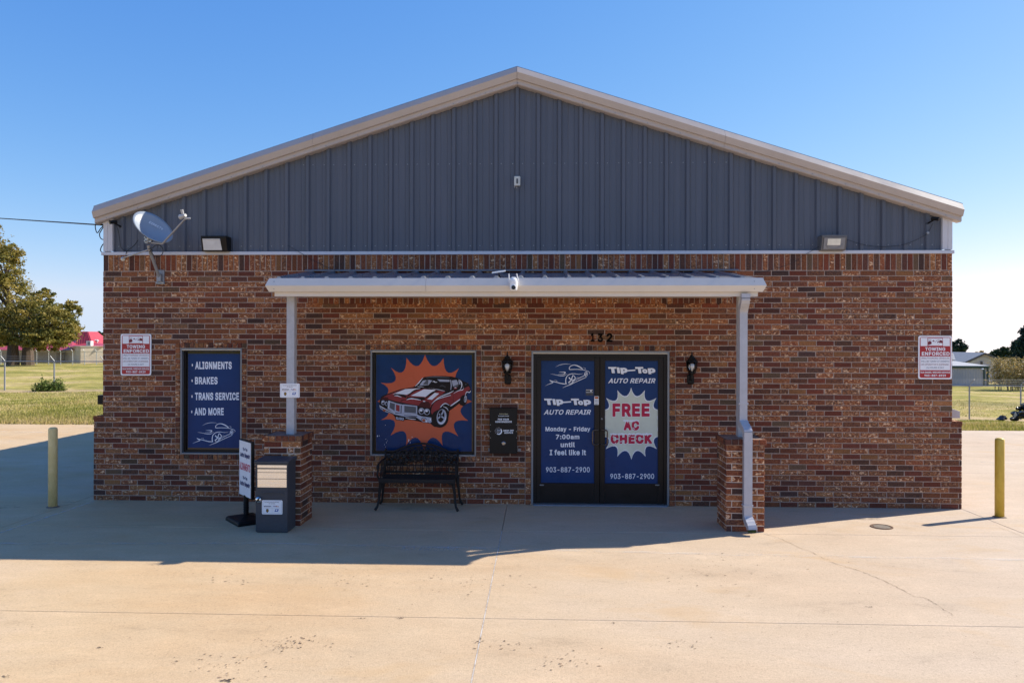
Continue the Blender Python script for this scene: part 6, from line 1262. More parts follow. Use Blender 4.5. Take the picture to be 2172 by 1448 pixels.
cable('coax_loop', None, [(clamp.x, clamp.y - .03, clamp.z + .01)] + [(lc[0] + .082 * math.cos(a_), lc[1], lc[2] + .082 * math.sin(a_)) for a_ in np.linspace(2.6, -3.4, 12)] + [(clamp.x, clamp.y, clamp.z - .03)], .0055, t)

# corner cameras
def bullet(px, py, label, s):
    c = Vector(W(px, py, -.10)); t = thing('bullet_camera', label, 'camera', c, 'small black bullet cameras under the gable corners')
    b = MB(); d = Vector((-s * .06, -.075, -.02)); b.tube([tuple(c - d * .5), tuple(c + d * .5)], .028, 10); b.tube([tuple(c - d * .55), tuple(c + d * .65)], .031, 8) if False else None; b.build('body', BLK, t)
    b = MB(); b.tube([tuple(c + d * .5), tuple(c + d * .54)], .022, 10); b.build('lens', simple('bullet_glass', (.03, .03, .035), .08), t)
    b = MB(); b.tube([tuple(c + Vector((s * .02, .02, -.02))), (c.x + s * .05, .02, c.z - .05)], .012, 7); b.lathe([(.024, 0), (.024, .02), (0, .022)], (c.x + s * .05, .03, c.z - .05), 10, ax='y'); b.build('bracket', BLK, t)
bullet(240, 471, 'black bullet camera at the left gable corner near the dish', 1)
bullet(1984, 464, 'black bullet camera at the right gable corner', -1)
grp = 'thin black cables on the front wall'
cable('wall_cable', 'thin black cable dropping from the left corner camera behind the dish mast', [W(*p, -.01) for p in ((246, 478), (251, 490), (254, 510), (258, 527), (268, 532), (280, 533))], .004, grp=grp)
cable('wall_cable', 'short black cable end sticking out of the siding beside the dish strut', [W(*p, y) for p, y in (((293, 509), .0), ((283, 522), -.03), ((270, 532), -.04), ((267, 541), -.02), ((270, 546), -.015))], .005, grp=grp)
cable('wall_cable', 'thin black cable sagging from the right corner camera to the grey flood light', [W(*p, -.005) for p in ((1978, 474), (1972, 488), (1966, 496), (1945, 508), (1915, 519), (1880, 523), (1850, 522), (1820, 516), (1797, 508))], .0035, grp=grp)
cable('wall_cable', 'thin black cable running down left from the grey flood light over the brick', [W(*p, -.03) for p in ((1742, 520), (1720, 533), (1700, 545), (1678, 559), (1655, 567), (1630, 574), (1600, 578))], .003, grp=grp)
cable('wall_cable', 'thin black cable entering the brick above the left end of the canopy', [W(*p, -.03) for p in ((610, 520.5), (625, 529), (640, 538), (660, 550), (690, 565), (715, 574))], .003, grp=grp)
o = MB(); 
b = MB(); c = W(1967, 494, -.01); b.lathe([(.018, 0), (.018, .02), (0, .022)], c, 10, ax='y'); o = b.build('cable_clip', ZINC); tag(o, 'small grey junction knob on the sagging cable below the right corner camera', 'cable clip')
# overhead service line
b = MB(); P0 = Vector(W(226, 478, .05)); P1 = Vector(W(-260, 446, 30)); pts = [P0.lerp(P1, k / 20) + Vector((0, 0, -.5 * math.sin(math.pi * k / 20) * .0)) for k in range(21)]
b.tube(pts, .012, 6); o = b.build('service_wire', RUBBER); tag(o, 'black overhead service wire running to the left gable corner', 'wire')
cable('drip_loop', 'looping black service cable hanging at the left wall edge under the eave', [W(*p, .06) for p in ((206, 470), (202, 480), (206, 494), (214, 484), (222, 477))] + [W(*p, .06) for p in ((214, 490), (211, 497), (214, 506), (224, 511), (217, 520), (213, 530), (217, 536), (224, 540))], .007, cat='cable')
b = MB(); c = W(226, 477, .05); b.lathe([(.02, -.03), (.03, -.02), (.02, 0), (.03, .02), (.02, .03)], c, 8); b.tube([(c[0] - .09, c[1], c[2]), (c[0] + .08, c[1], c[2])], .012, 6); o = b.build('wire_insulator', BLK); tag(o, 'small black wire anchor at the left gable corner', 'insulator')

# side wall fittings that stick out past the corners
a = W(206.5, 838, .24); c = W(216, 857.5, .24); t = thing('meter_box', 'small black electrical box on the left side wall above the brick ledge', 'electrical box', (a[0], .24, c[2]))
b = MB(); b.bbox(a[0], -6.09, .24, .42, c[2], a[2], .006); b.build('body', BLK, t); b = MB(); b.box(a[0] - .004, a[0], .26, .40, c[2] + .02, a[2] - .02); b.build('cover', BLKM, t)
t = thing('vent_hood', 'pale grey sloped metal hood on the right side wall behind the brick corner', 'vent hood', (6.1, .32, 1.19))
z0_ = 1.245; x1_ = W(2036.5, 880, .32)[0]; zt_h = W(2030, 866, .32)[2]; b = MB(); b.prism([(6.06, .32, z0_ - .0), (x1_, .32, z0_), (x1_, .32, z0_ + .10), (6.06, .32, zt_h + .06)], (0, .45, 0)); b.build('hood', simple('hood_paint', (.52, .49, .48), .5), t, bevel=.004)
b = MB(); b.box(x1_ - .002, x1_ + .004, .34, .75, z0_ + .02, z0_ + .09); b.build('flap', TRIM, t)

# bollards
def bollard(px, pyb, top, r, mat, label, name='bollard'):
    g_ = G(px, pyb); h = W(px, top, g_[1])[2]; t = thing(name, label, 'bollard', (g_[0], g_[1], 0), 'steel pipe bollards at the building corners')
    b = MB(); b.lathe([(r, -.05), (r, h - .035), (r * .93, h - .015), (r * .6, h - .003), (0, h)], (g_[0], g_[1], 0), 24); b.build('pipe', mat, t, smooth=False)
    for p_ in t.children[0].data.polygons: p_.use_smooth = len(p_.vertices) == 4
    b = MB(); b.lathe([(r + .03, .0), (r + .02, .006), (r, .012)], (g_[0], g_[1], 0), 20); b.build('grout_collar', simple('grout', (.16, .12, .09), .9, var=.3, scale=20), t)
bollard(112, 1074.5, 905.5, .0585, YELP, 'pale faded yellow pipe bollard standing left of the building in the shade')
bollard(2120, 1096, 928, .057, YEL, 'bright yellow pipe bollard standing right of the building in the sun')

# ================================================================== VEGETATION
def quads_mesh(name, cen, size, tint, mat, flat=.0, elong=1.0, seed=1):
    r = np.random.default_rng(seed); n = len(cen)
    d = r.normal(size=(n, 3)); d /= np.linalg.norm(d, axis=1)[:, None]
    e = r.normal(size=(n, 3)); e[:, 2] *= (1 - flat); e -= d * (e * d).sum(1)[:, None]; e /= np.linalg.norm(e, axis=1)[:, None]
    f = np.cross(d, e); s = size * r.uniform(.6, 1.3, n)
    a = e * s[:, None] * elong; c = f * s[:, None] * .62
    V = np.stack([cen - a, cen + c * r.uniform(.7, 1.1, (n, 1)), cen + a, cen - c * r.uniform(.7, 1.1, (n, 1))], 1).reshape(-1, 3)
    me = bpy.data.meshes.new(name); me.vertices.add(4 * n); me.vertices.foreach_set('co', V.ravel()); me.loops.add(4 * n); me.loops.foreach_set('vertex_index', np.arange(4 * n))
    me.polygons.add(n); me.polygons.foreach_set('loop_start', np.arange(n) * 4); me.materials.append(mat)
    at = me.attributes.new('tint', 'FLOAT', 'FACE'); at.data.foreach_set('value', tint.astype(np.float32)); me.update(calc_edges=True); return me
BARK = mottled('bark', [(.3, (.05, .035, .025)), (.7, (.14, .10, .075))], 6, .9, (1, 1, .3), .5)
def tree(name, label, base, blobs, leaf, mat, trunk_r, fork=.35, dens=1., group=None, cat='tree', seed=1, clump=.12, elong=1., trunks=1):
    r = np.random.default_rng(seed); t = thing(name, label, cat, base, group); B = Vector(base)
    C, T = [], []
    for (cx_, cy_, cz_, rx, ry, rz_, n) in blobs:
        n = int(n * dens); nc = max(6, n // 45)
        d = r.normal(size=(nc, 3)); d /= np.linalg.norm(d, axis=1)[:, None]; rad = r.uniform(.35, 1, nc) ** .5
        cc = np.array([cx_, cy_, cz_]) + d * rad[:, None] * np.array([rx, ry, rz_]); k = r.integers(nc, size=n)
        p = cc[k] + r.normal(size=(n, 3)) * clump * np.array([rx, ry, rz_ * .8]); C.append(p); tc = r.uniform(0, 1, nc); T.append(np.clip(tc[k] * .6 + r.uniform(0, .4, n), 0, 1))
    me = quads_mesh('crown', np.concatenate(C), leaf, np.concatenate(T), mat, elong=elong, seed=seed); o = bpy.data.objects.new('crown', me); COL.objects.link(o); attach(o, t)
    b = MB(); top = max(bl[2] for bl in blobs); fz = B.z + (top - B.z) * fork; fk = Vector((B.x, B.y, fz))
    for q in range(trunks):
        off_ = Vector((random.uniform(-1, 1), random.uniform(-1, 1), 0)) * trunk_r * 1.5 * (trunks > 1)
        b.tube([tuple(B + off_ + Vector((0, 0, -.3))), tuple(B + off_ + (fk - B) * .4), tuple(fk + off_)], [trunk_r * 1.3, trunk_r, trunk_r * .8], 9)
    for bl in blobs:
        e = Vector(bl[:3]); m1 = fk.lerp(e, .5) + Vector((random.gauss(0, .3), random.gauss(0, .3), .3)) * (trunk_r * 2); b.tube([tuple(fk), tuple(m1), tuple(e)], [trunk_r * .55, trunk_r * .35, trunk_r * .12], 6)
        for _ in range(4):
            e2 = e + Vector((random.uniform(-1, 1) * bl[3], random.uniform(-1, 1) * bl[4], random.uniform(-1, 1) * bl[5])) * .8; b.tube([tuple(m1), tuple(m1.lerp(e2, .6)), tuple(e2)], [trunk_r * .2, trunk_r * .12, trunk_r * .05], 4)
    b.build('trunk', BARK, t); return t
LOLIVE = leaf_material('olive_leaves', [(0, (.05, .06, .016)), (.35, (.17, .16, .035)), (.7, (.33, .26, .06)), (1, (.50, .37, .12))], .38)
LDARK = leaf_material('dark_leaves', [(0, (.012, .028, .012)), (.5, (.03, .055, .02)), (1, (.07, .10, .035))])
LCEDAR = leaf_material('cedar_needles', [(0, (.008, .02, .014)), (.5, (.018, .042, .028)), (1, (.04, .075, .045))], .1)
LBRUSH = leaf_material('yellow_brush', [(0, (.18, .15, .04)), (.5, (.38, .28, .10)), (1, (.58, .44, .22))])
LGREEN = leaf_material('bright_leaves', [(0, (.05, .09, .015)), (.6, (.13, .18, .035)), (1, (.22, .25, .06))])
def pxblob(px, py, rpx, yw, n, sq=1.0, dy=0):
    c = W(px, py, yw + dy); m_ = (yw + CD) / FPX; return (c[0], c[1], c[2], rpx * m_, rpx * m_, rpx * m_ * sq, n)
YT = 84.
tb = W(42, 790, YT)
tree('oak_tree', 'broad olive green oak behind the left chain link fence', (tb[0], YT, float(gz(tb[0], YT))), [pxblob(*q) for q in ((20, 640, 58, YT, 5200), (75, 668, 48, YT, 5200, .8, -2), (120, 690, 46, YT, 5600, .85, -3), (150, 660, 24, YT, 1700, 1, 1), (90, 630, 26, YT, 1300, .7, 1), (100, 718, 48, YT, 4600, .5, -4), (30, 708, 40, YT, 3000, .6, -3), (60, 722, 34, YT, 1600, .4, -4), (-20, 700, 40, YT, 2000, .6), (0, 560, 44, YT, 3400, 1.1), (18, 538, 22, YT, 900), (-60, 560, 90, YT, 6000), (-120, 640, 80, YT, 5000), (-30, 500, 35, YT, 1500), (-80, 470, 50, YT, 2500), (0, 720, 36, YT, 1200, .5))], .17, LOLIVE, .62, .30, seed=3, clump=.105, trunks=2)
yb_ = 190.; c = W(206, 715, yb_)
tree('far_tree', 'small dark green tree showing between the red roof and the brick corner', (c[0], yb_, float(gz(c[0], yb_))), [pxblob(208, 716, 14, yb_, 1500, .8), pxblob(222, 718, 14, yb_, 900, .8), pxblob(240, 716, 16, yb_, 900, .8)], .35, LDARK, .25, seed=4)
# right hand trees
ty = 130.; c = W(2036, 745, ty)
tree('pine_tree', 'round crowned dark pine peeking out beside the right brick corner', (c[0], ty, float(gz(c[0], ty))), [pxblob(2030, 735, 17, ty, 2200, .9), pxblob(2042, 742, 9, ty, 700), pxblob(2015, 738, 14, ty, 1000)], .22, LCEDAR, .25, seed=5)
ty = 150.; c = W(2122, 745, ty)
tree('far_tree', 'mid green tree behind the pale gabled house', (c[0], ty, float(gz(c[0], ty))), [pxblob(2122, 752, 16, ty, 2000, .9), pxblob(2135, 748, 13, ty, 1400), pxblob(2108, 758, 12, ty, 900)], .25, LDARK, .25, seed=6, group='trees beyond the right hand field')
for k_, (px, py, rr) in enumerate(((2060, 757, 10), (2078, 752, 9), (2096, 758, 10))):
    c = W(px, py, 165.); tree('far_tree', ('thin yellowish treetop left above the grey shed roof', 'thin yellowish treetop just above the ridge of the pale house', 'thin yellowish treetop right of the pale house ridge')[k_], (c[0], 165., float(gz(c[0], 165.))), [pxblob(px, py, rr, 165., 500, .8)], .3, LBRUSH, .15, seed=7 + k_, group='trees beyond the right hand field')
ty = 84.; c = W(2172, 760, ty); tree('cedar_tree', 'tall dense dark cedar at the right edge of the field', (c[0], ty, float(gz(c[0], ty))), [pxblob(2184, 756, 30, ty, 4200, .9), pxblob(2176, 735, 23, ty, 3600, 1.), pxblob(2184, 712, 17, ty, 2600, 1.2), pxblob(2190, 690, 10, ty, 1200, 1.4), pxblob(2160, 768, 18, ty, 2200, .9), pxblob(2200, 740, 30, ty, 3000)], .16, LCEDAR, .4, seed=11, clump=.16, elong=1.3)
# hedge of far trees along the horizon either side so the ground never ends in a bare line
for k_, (x_, y_, h_, lb_) in enumerate(((-150, 230, 9, 'distant dark tree behind the oak and the red roof'), (150, 210, 8, 'distant dark tree low behind the tall cedar'))):
    tree('far_tree', lb_, (x_, y_, float(gz(x_, y_))), [(x_, y_, h_ * .55 + float(gz(x_, y_)), h_ * 1.3, h_, h_ * .45, 900)], .55, LDARK, .3, seed=20 + k_, group='trees on the far horizon')
# brush
def brush(px0, px1, pyb, h, yw, n, label, mat=LBRUSH, seed=31):
    r = np.random.default_rng(seed); a = W(px0, pyb, yw); c = W(px1, pyb, yw); t = thing('brush_thicket', label, 'shrub', ((a[0] + c[0]) / 2, yw, float(gz(a[0], yw))))
    b = MB(); C = []
    for k in range(70):
        x = r.uniform(a[0], c[0]); y = yw + r.uniform(-1.5, 1.5); z = float(gz(x, y)); hh = h * r.uniform(.55, 1.05); lx = r.normal(0, .35)
        b.tube([(x, y, z - .1), (x + lx * .5, y, z + hh * .5), (x + lx, y + r.normal(0, .2), z + hh)], [.03, .02, .008], 4)
        m_ = int(n / 70); s = r.uniform(.25, 1, m_); C.append(np.stack([x + lx * s + r.normal(0, .32, m_), y + r.normal(0, .3, m_), z + hh * s + r.normal(0, .12, m_)], 1))
    C = np.concatenate(C); me = quads_mesh('foliage', C, .085, r.uniform(0, 1, len(C)), mat, elong=1.5, seed=seed); o = bpy.data.objects.new('foliage', me); COL.objects.link(o); attach(o, t); b.build('stems', simple('dry_stems', (.20, .15, .10), .9), t)
brush(2122, 2225, 818, 3.2, 66., 13000, 'pale yellow brush thicket beside the grey shed')
def shrub(px, py, h, yw, n, label, seed):
    r = np.random.default_rng(seed); c = W(px, py, yw); z = float(gz(c[0], yw)); t = thing('small_shrub', label, 'shrub', (c[0], yw, z), 'low green shrubs by the left fence')
    p = np.stack([r.normal(0, .21, n), r.normal(0, .2, n), np.abs(r.normal(0, .5, n)) * h], 1); p[:, 0] *= (1.15 - p[:, 2] / h * .4); p += np.array([c[0], yw, z]); me = quads_mesh('foliage', p, .05, r.uniform(0, 1, n), LGREEN, elong=1.6, seed=seed); o = bpy.data.objects.new('foliage', me); COL.objects.link(o); attach(o, t)
    b = MB(); [b.tube([(c[0], yw, z - .05), (c[0] + r.normal(0, .3), yw + r.normal(0, .3), z + h * .7)], [.015, .006], 4) for _ in range(9)]; b.build('stem', BARK, t)
shrub(92, 832, .5, 31.0, 1100, 'left low green shrub at the foot of the fence', 41); shrub(120, 835, .5, 31.3, 1100, 'right low green shrub against the fence post', 42)
# grass blades on the nearer lawn
r = np.random.default_rng(5)
def blades(x0, x1, y0, y1, n, h, near=1.0):
    x = r.uniform(x0, x1, n); y = y0 + (y1 - y0) * r.uniform(0, 1, n) ** near; z = gz(x, y) + np.where(y > 11, .03 * np.sin(x * .7 + y * .4) + .02 * np.sin(x * 1.9 - y), 0); a = r.uniform(0, 3.14, n); hh = h * r.uniform(.5, 1.4, n); w = r.uniform(.008, .022, n)
    dx, dy = np.cos(a) * w, np.sin(a) * w; lx, ly = r.normal(0, .35, n) * hh, r.normal(0, .35, n) * hh
    V = np.stack([np.stack([x - dx, y - dy, z - .02], 1), np.stack([x + dx, y + dy, z - .02], 1), np.stack([x + lx, y + ly, z + hh], 1)], 1); return V.reshape(-1, 3), np.clip(.5 + .35 * np.sin(x * .8 + y * .3) * np.sin(y * .55) + r.normal(0, .2, n), 0, 1)
VV, TT = [], []
for args in ((-22, -8.5, 9.72, 12.5, 26000, .10), (-26, -9, 11.5, 19, 26000, .07), (-30, -12, 18, 29.2, 20000, .06), (8, 21, 9.72, 13, 20000, .07), (9, 26, 12, 22, 20000, .06), (12, 32, 28.5, 45, 14000, .07)):
    v_, t_ = blades(*args); VV.append(v_); TT.append(t_)
VV = np.concatenate(VV); TT = np.concatenate(TT); n = len(TT); me = bpy.data.meshes.new('grass'); me.vertices.add(3 * n); me.vertices.foreach_set('co', VV.ravel()); me.loops.add(3 * n); me.loops.foreach_set('vertex_index', np.arange(3 * n)); me.polygons.add(n); me.polygons.foreach_set('loop_start', np.arange(n) * 3)
me.materials.append(leaf_material('grass_blades', [(0, (.16, .19, .035)), (.40, (.33, .31, .07)), (.70, (.48, .38, .15)), (1, (.62, .48, .26))], .35)); at = me.attributes.new('tint', 'FLOAT', 'FACE'); at.data.foreach_set('value', TT.astype(np.float32)); me.update(calc_edges=True)
o = bpy.data.objects.new('grass', me); COL.objects.link(o); tag(o, kind='stuff')

# ================================================================== FENCES
def fence(x0, x1, yw, step, h, start, label, r=.03, armd=1, mesh=.16, wires=3, mat=ZINC, wire=.003):
    t = thing('chain_link_fence', label, 'fence', (x0, yw, float(gz(x0, yw)))); xs__ = []
    x = start
    while x > x0: x -= step
    while x < x1:
        if x >= x0: xs__.append(x)
        x += step
    for x in xs__:
        z = float(gz(x, yw)); b = MB(); b.tube([(x, yw, z - .2), (x, yw, z + h)], r, 8); b.tube([(x, yw, z + h), (x + armd * .14, yw - .16, z + h + .30)], r * .6, 6); b.build('post', mat, t)
    top = [(x, yw, float(gz(x, yw)) + h - .02) for x in [x0] + xs__ + [x1]]
    b = MB(); b.tube(top, r * .75, 6); b.build('top_rail', mat, t)
    b = MB()
    for k in range(wires): f = (k + 1) / wires; b.tube([(p[0] + armd * .14 * f, p[1] - .16 * f, p[2] + .02 + .29 * f) for p in top], .0045, 4)
    b.build('barbed_wire', mat, t)
    b = MB(); zb_ = lambda x: float(gz(x, yw)); n_ = int((x1 - x0) / mesh)
    for k in range(n_):
        for s in (1, -1):
            xa = x0 + k * mesh; xb = xa + s * (h - .05) * .9
            if xb < x0 or xb > x1: continue
            b.add([(xa, yw, zb_(xa) + .02), (xa + wire, yw, zb_(xa) + .02), (xb + wire, yw, zb_(xb) + h - .03), (xb, yw, zb_(xb) + h - .03)], [(0, 1, 2, 3)])
    o = b.build('chain_mesh', mat, t); tag(o, kind='stuff')
pL = W(115, 829, 32.)[0]; pL2 = W(10, 829, 32.)[0]
fence(-44, -12, 32., pL - pL2, 1.70, pL, 'chain link fence with barbed wire arms across the near left field', r=.045, armd=-1)
pR = W(2056, 886, 27.)[0]; pR2 = W(2165, 886, 27.)[0]
fence(13, 46, 27., pR2 - pR, 1.68, pR, 'thin chain link fence across the right hand field', r=.035, armd=1)
pM = W(27, 760, 86.5)[0]
fence(-85, -30, 86.5, 1.62, 1.75, pM, 'far galvanised chain link fence in front of the red roofed building', r=.05, armd=-1, mesh=.10, wire=.010, mat=simple('pale_galvanised', (.50, .52, .53), .5, metal=.3))

# ================================================================== BACKGROUND BUILDINGS
REDM = simple('red_metal_roof', (.40, .045, .058), .4, var=.1, scale=1.5); STUC = mottled('beige_stucco', [(.3, (.58, .50, .38)), (.7, (.74, .65, .52))], .6, .9, (1, 1, .2)); STUD = mottled('tan_block', [(.3, (.32, .25, .18)), (.7, (.40, .32, .24))], .8, .9)
yw = 97.; t = thing('red_roofed_building', 'low beige building with a red metal mansard roof beyond the left fences', 'building', (W(60, 760, yw)[0], yw, float(gz(-60, yw))))
gz0 = -1.15
A0 = W(-260, 740, yw)[0]; A1 = W(120, 740, yw)[0]; ze = W(60, 742, yw)[2]; zr_ = W(60, 716, yw + 8)[2]
b = MB(); b.box(A0, A1, yw, yw + 16, gz0, ze); b.build('wall', STUD, t)
b = MB(); b.add([(A0 - .5, yw - .6, ze), (A1 + 3, yw - .6, ze), (A1 + 3, yw + 17, ze), (A0 - .5, yw + 17, ze), (A0 + 6, yw + 6, zr_ + .3), (A1 - 2, yw + 6, zr_ + .3), (A1 - 2, yw + 11, zr_ + .3), (A0 + 6, yw + 11, zr_ + .3)], [(0, 1, 5, 4), (1, 2, 6, 5), (2, 3, 7, 6), (3, 0, 4, 7), (4, 5, 6, 7), (0, 3, 2, 1)])
for k in range(60):
    x = A0 + k * (A1 - A0) / 60; f = .0; b.add([(x, yw - .6, ze + .0), (x + .08, yw - .6, ze + .0), (x + .08 + (.0), yw + 6, zr_ + .36), (x, yw + 6, zr_ + .36)], [(0, 1, 2, 3)]) if A0 + 6 < x < A1 - 2 else None
b.build('roof', REDM, t)
# mansard tower
m0 = W(160, 735, yw + 3); m1 = W(198, 735, yw + 3); zt1 = W(175, 703, yw + 5)[2]; zb1 = W(175, 727, yw + 3)[2]
b = MB(); xa, xb = m0[0], m1[0]; xa2, xb2 = W(164, 703, yw + 5)[0], W(187, 703, yw + 5)[0]
b.add([(xa, yw + 3, zb1 - .6), (xb, yw + 3, zb1 - .6), (xb, yw + 9, zb1 - .6), (xa, yw + 9, zb1 - .6), (xa2, yw + 5, zt1), (xb2, yw + 5, zt1), (xb2, yw + 7.5, zt1), (xa2, yw + 7.5, zt1)], [(0, 1, 5, 4), (1, 2, 6, 5), (2, 3, 7, 6), (3, 0, 4, 7), (4, 5, 6, 7)])
for k in range(9): f = k / 9; x0_ = xa + (xb - xa) * f; x1_ = xa2 + (xb2 - xa2) * f; b.tube([(x0_, yw + 2.97, zb1 - .6), (x1_, yw + 4.97, zt1)], .035, 4)
b.build('mansard', REDM, t)
b = MB(); lx = W(170, 733, yw + 2)[0]; rx_ = W(235, 738, yw + 2)[0]; zc0, zc1 = W(170, 735, yw)[2], W(170, 727, yw)[2]
b.add([(lx - .6, yw - .8, zc0), (rx_, yw - .2, zc0), (rx_, yw + 6, zc0 + .2), (lx, yw + 5, zc1 + .1), (W(205, 727, yw + 4)[0], yw + 4, zc1)], [(0, 1, 2, 4, 3)]); b.build('lower_roof', REDM, t)
# lit annex turned towards the sun
cr = Vector((W(171, 735, yw - 1.5)[0], yw - 1.5, 0)); d1 = Vector((.78, .62, 0)); d2 = Vector((-.80, .60, 0)); zA = W(171, 735.5, yw - 1.5)[2]
P = [cr, cr + d1 * 7, cr + d1 * 7 + d2 * 6, cr + d2 * 6]; b = MB(); b.prism([(p.x, p.y, gz0) for p in P], (0, 0, zA - gz0)); b.build('annex_wall', STUC, t)
b = MB(); b.prism([(p.x + (p - cr).x * .0, p.y, zA) for p in [cr + Vector((0, -.12, 0)), cr + d1 * 7.1, cr + d1 * 7.1 + d2 * 6.1, cr + d2 * 6.1]], (0, 0, .12)); b.build('parapet', simple('parapet', (.52, .48, .42), .7), t)
c = W(184, 727, yw); b = MB(); b.bbox(c[0] - .35, c[0] + .35, yw + .4, yw + 1.1, zA + .12, zA + .85, .03); b.build('air_conditioner', simple('ac_white', (.62, .62, .62), .5), t)
b = MB(); b.bbox(c[0] - .10, c[0] + .27, yw + .36, yw + .39, zA + .25, zA + .72, .01); b.build('ac_grille', simple('ac_grille', (.2, .2, .2), .6), t)
for px in (202, 206): c = W(px, 724, yw + 5); b = MB(); b.lathe([(.10, -.9), (.10, .0), (.22, .06), (.2, .22), (.05, .3)], c, 8); b.build('roof_vent', simple('vent_white', (.62, .6, .58), .5), t)
for px in (163, 168): c = W(px, 694, yw + 6); b = MB(); b.tube([(c[0], yw + 6, zt1 - .1), (c[0], yw + 6, c[2])], .07, 6); b.build('flue', BLK, t)
# right: grey shed
yw = 78.; SH = mottled('shed_siding', [(.3, (.36, .34, .36)), (.7, (.42, .40, .42))], .5, .6, (1, 1, .2)); GRN = simple('dark_green_trim', (.02, .05, .04), .5)
gs = -2.75; x1 = W(2096.5, 800, yw)[0]; x0 = x1 - 14; zs = W(2060, 777, yw)[2]
t = thing('grey_shed', 'low pale grey metal shed with dark green trim at the far side of the field', 'shed', (x1 - 7, yw, gs))
b = MB(); pr = []; x = x0
vs = []
while x < x1 - .35: 
    for dx, d in ((0, 0), (.04, .03), (.10, .03), (.14, 0)): vs.append((x + dx, yw - d))
    x += .30
vs.append((x1 - .3, yw)); m_ = len(vs); b.add([(p[0], p[1], gs) for p in vs] + [(p[0], p[1], zs) for p in vs], [(i, i + 1, m_ + i + 1, m_ + i) for i in range(m_ - 1)]); b.box(x0, x1, yw + .05, yw + 8, gs, zs); b.build('wall', SH, t)
b = MB(); b.prism([(x0, yw - .12, zs - .08), (x1 + .05, yw - .12, zs - .08), (x1 + .05, yw + 8.2, zs + .35), (x0, yw + 8.2, zs + .35)], (0, 0, .16)); b.build('roof', simple('shed_roof', (.38, .38, .39), .7, spec=.15), t)
b = MB(); b.box(x0, x1 + .06, yw - .16, yw - .121, zs - .18, zs + .06); b.build('fascia', GRN, t)
for dx in (0, -.42): b = MB(); b.box(x1 + dx - .16, x1 + dx, yw - .08, yw + .04, gs, zs - .08); b.build('corner_post', GRN, t)
b = MB(); c = W(2084, 783, yw - .3); b.lathe([(.001, .12), (.14, .06), (.16, 0)], c, 10); b.build('lamp', WHITE, t)
# right: gabled house
yw = 90.; HS = simple('house_siding', (.58, .55, .57), .7, var=.06, scale=1); HR = simple('house_shingle_roof', (.22, .235, .26), .8, var=.12, scale=2); HT = simple('house_trim', (.62, .61, .60), .6); HD = simple('house_fascia', (.12, .10, .09), .6)
t = thing('gabled_house', 'pale grey gabled house with blue grey roof behind the shed', 'house', (W(2086, 800, yw)[0], yw, -2.95))
g0 = -3.0; hx0, hx1 = W(2051, 790, yw)[0], W(2122, 790, yw)[0]; hp = W(2085, 748.5, yw); zl = W(2050, 764.5, yw)[2]; zr2 = W(2122, 764, yw)[2]
b = MB(); b.prism([(hx0, yw, g0), (hx1, yw, g0), (hx1, yw, zr2), (hp[0], yw, hp[2] - .12), (hx0, yw, zl)], (0, 14, 0)); b.build('wall', HS, t)
b = MB(); lx0 = W(1990, 760, yw)[0]; b.box(lx0, hx0 - .01, yw + 3, yw + 12, g0, W(2030, 767, yw + 3)[2]); b.build('side_wall', simple('house_brown_wall', (.16, .13, .11), .8), t)
for s, (ex, ez) in ((-1, (hx0 - .5, zl - .15)), (1, (hx1 + .6, zr2 - .18))):
    b = MB(); b.prism([(hp[0], yw - .5, hp[2] + .06), (ex, yw - .5, ez + .02), (ex, yw - .5, ez - .14), (hp[0], yw - .5, hp[2] - .10)], (0, 14.5, 0)); b.build('roof', HR, t)
    b = MB(); b.prism([(hp[0], yw - .54, hp[2] + .02), (ex, yw - .54, ez - .02), (ex, yw - .54, ez - .20), (hp[0], yw - .54, hp[2] - .16)], (0, .035, 0)); b.build('fascia', HD, t)
b = MB(); ra = W(2076, 748, yw + 6); b.add([(lx0, yw + 2.4, W(2030, 764, yw + 2.4)[2]), (hx0 + .6, yw + 2.4, W(2048, 763, yw + 2.4)[2]), (hp[0] - .3, yw + 7, hp[2] + .02), (lx0, yw + 7, hp[2] + .02)], [(0, 1, 2, 3)]); b.prism([(lx0, yw + 2.4, -.4), (hx0, yw + 2.4, -.4), (hx0, yw + 2.45, -.2), (lx0, yw + 2.45, -.2)], (0, .03, 0)) if False else None; b.build('roof', HR, t)
ax0, ax1 = W(2058, 790, yw)[0], W(2112, 790, yw)[0]; apx = W(2085, 757, yw)[2]; aez = W(2060, 767, yw)[2]
b = MB(); wv = .32
b.prism([(ax0, yw - .06, g0), (ax0 + wv, yw - .06, g0), (ax0 + wv, yw - .06, aez - .15), (hp[0], yw - .06, apx - .30), (ax1 - wv, yw - .06, aez - .15), (ax1 - wv, yw - .06, g0), (ax1, yw - .06, g0), (ax1, yw - .06, aez + .05), (hp[0], yw - .06, apx + .05), (ax0, yw - .06, aez + .05)], (0, .05, 0)); b.build('porch_trim', HT, t)
b = MB(); c = W(2082, 771, yw - .1); b.bbox(c[0] - .12, c[0] + .12, yw - .16, yw - .01, c[2] - .3, c[2] + .3, .02); b.build('wall_lamp', HD, t)
b = MB(); b.box(hx1 - .35, hx1 + .02, yw - .05, yw - .01, g0, zr2 - .1); b.build('corner_board', HT, t)
b = MB(); b.box(hx0 - .02, hx0 + .3, yw - .05, yw - .01, g0, zl - .1); b.build('corner_board', HT, t)
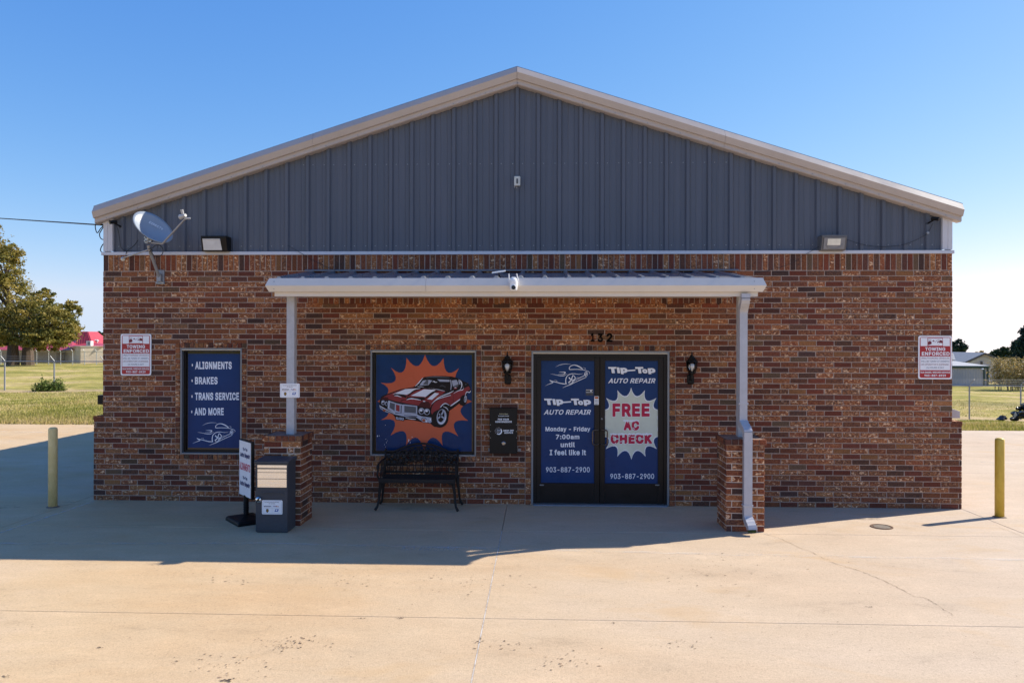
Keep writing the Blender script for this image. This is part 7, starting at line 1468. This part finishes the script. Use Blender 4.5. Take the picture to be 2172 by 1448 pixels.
c = W(2137, 766, 100.); t = thing('far_house', 'white roof edge of a distant house beside the cedar', 'house', (c[0], 100., -3)); b = MB(); b.prism([(c[0] - 1.2, 100, c[2] + .15), (c[0] + 1.4, 100, c[2] - .15), (c[0] + 1.4, 100, c[2] - .4), (c[0] - 1.2, 100, c[2] - .1)], (0, 5, 0)); b.build('roof', HT, t); b = MB(); b.box(c[0] - 1, c[0] + 1.2, 100.3, 105, -3.05, c[2] - .2); b.build('wall', HS, t)

# debris pile
c = W(2152, 888, 23.); yb2 = 22.0; gz1 = float(gz(c[0], yb2)); t = thing('rubbish_pile', 'heap of black bags and white scraps on the grass by the right fence', 'debris pile', (c[0], yb2, gz1))
r = np.random.default_rng(9); BAG = simple('black_plastic_bag', (.012, .012, .014), .3, var=.3); PAP = simple('white_scrap', (.70, .66, .64), .6, var=.1); CRD = simple('brown_scrap', (.24, .17, .11), .8)
for k in range(34):
    u = r.uniform(-1, 1); hmax = .85 * max(.14, (1 - abs(u + .05) ** 1.3)); x = c[0] + .10 + u * 1.0; y = yb2 + r.uniform(-.45, .45); z = gz1 + hmax * r.uniform(.25, .9); rr = r.uniform(.09, .22)
    b = MB(); vs = []; n1, n2 = 5, 8
    for i_ in range(n1 + 1):
        for j_ in range(n2):
            ph = math.pi * i_ / n1; th_ = 2 * math.pi * j_ / n2; q_ = rr * r.uniform(.65, 1.2); vs.append((x + q_ * 1.3 * math.sin(ph) * math.cos(th_), y + q_ * math.sin(ph) * math.sin(th_), z + q_ * .7 * math.cos(ph)))
    b.add(vs, [(i_ * n2 + j_, i_ * n2 + (j_ + 1) % n2, (i_ + 1) * n2 + (j_ + 1) % n2, (i_ + 1) * n2 + j_) for i_ in range(n1) for j_ in range(n2)]); b.build('bag', BAG, t)
for k in range(26):
    u = r.uniform(-1, 1); hmax = .95 * max(.14, (1 - abs(u + .05) ** 1.3)); x = c[0] + .10 + u * 1.0; y = yb2 - r.uniform(.3, .7); z = gz1 + hmax * r.uniform(.15, 1); s = r.uniform(.05, .16)
    p_ = [Vector(r.normal(0, s, 3)) + Vector((x, y, z)) for _ in range(4)]; b = MB(); b.add([tuple(q) for q in p_], [(0, 1, 2), (0, 2, 3), (0, 3, 1)]); b.build('scrap', PAP if k % 3 else CRD, t)
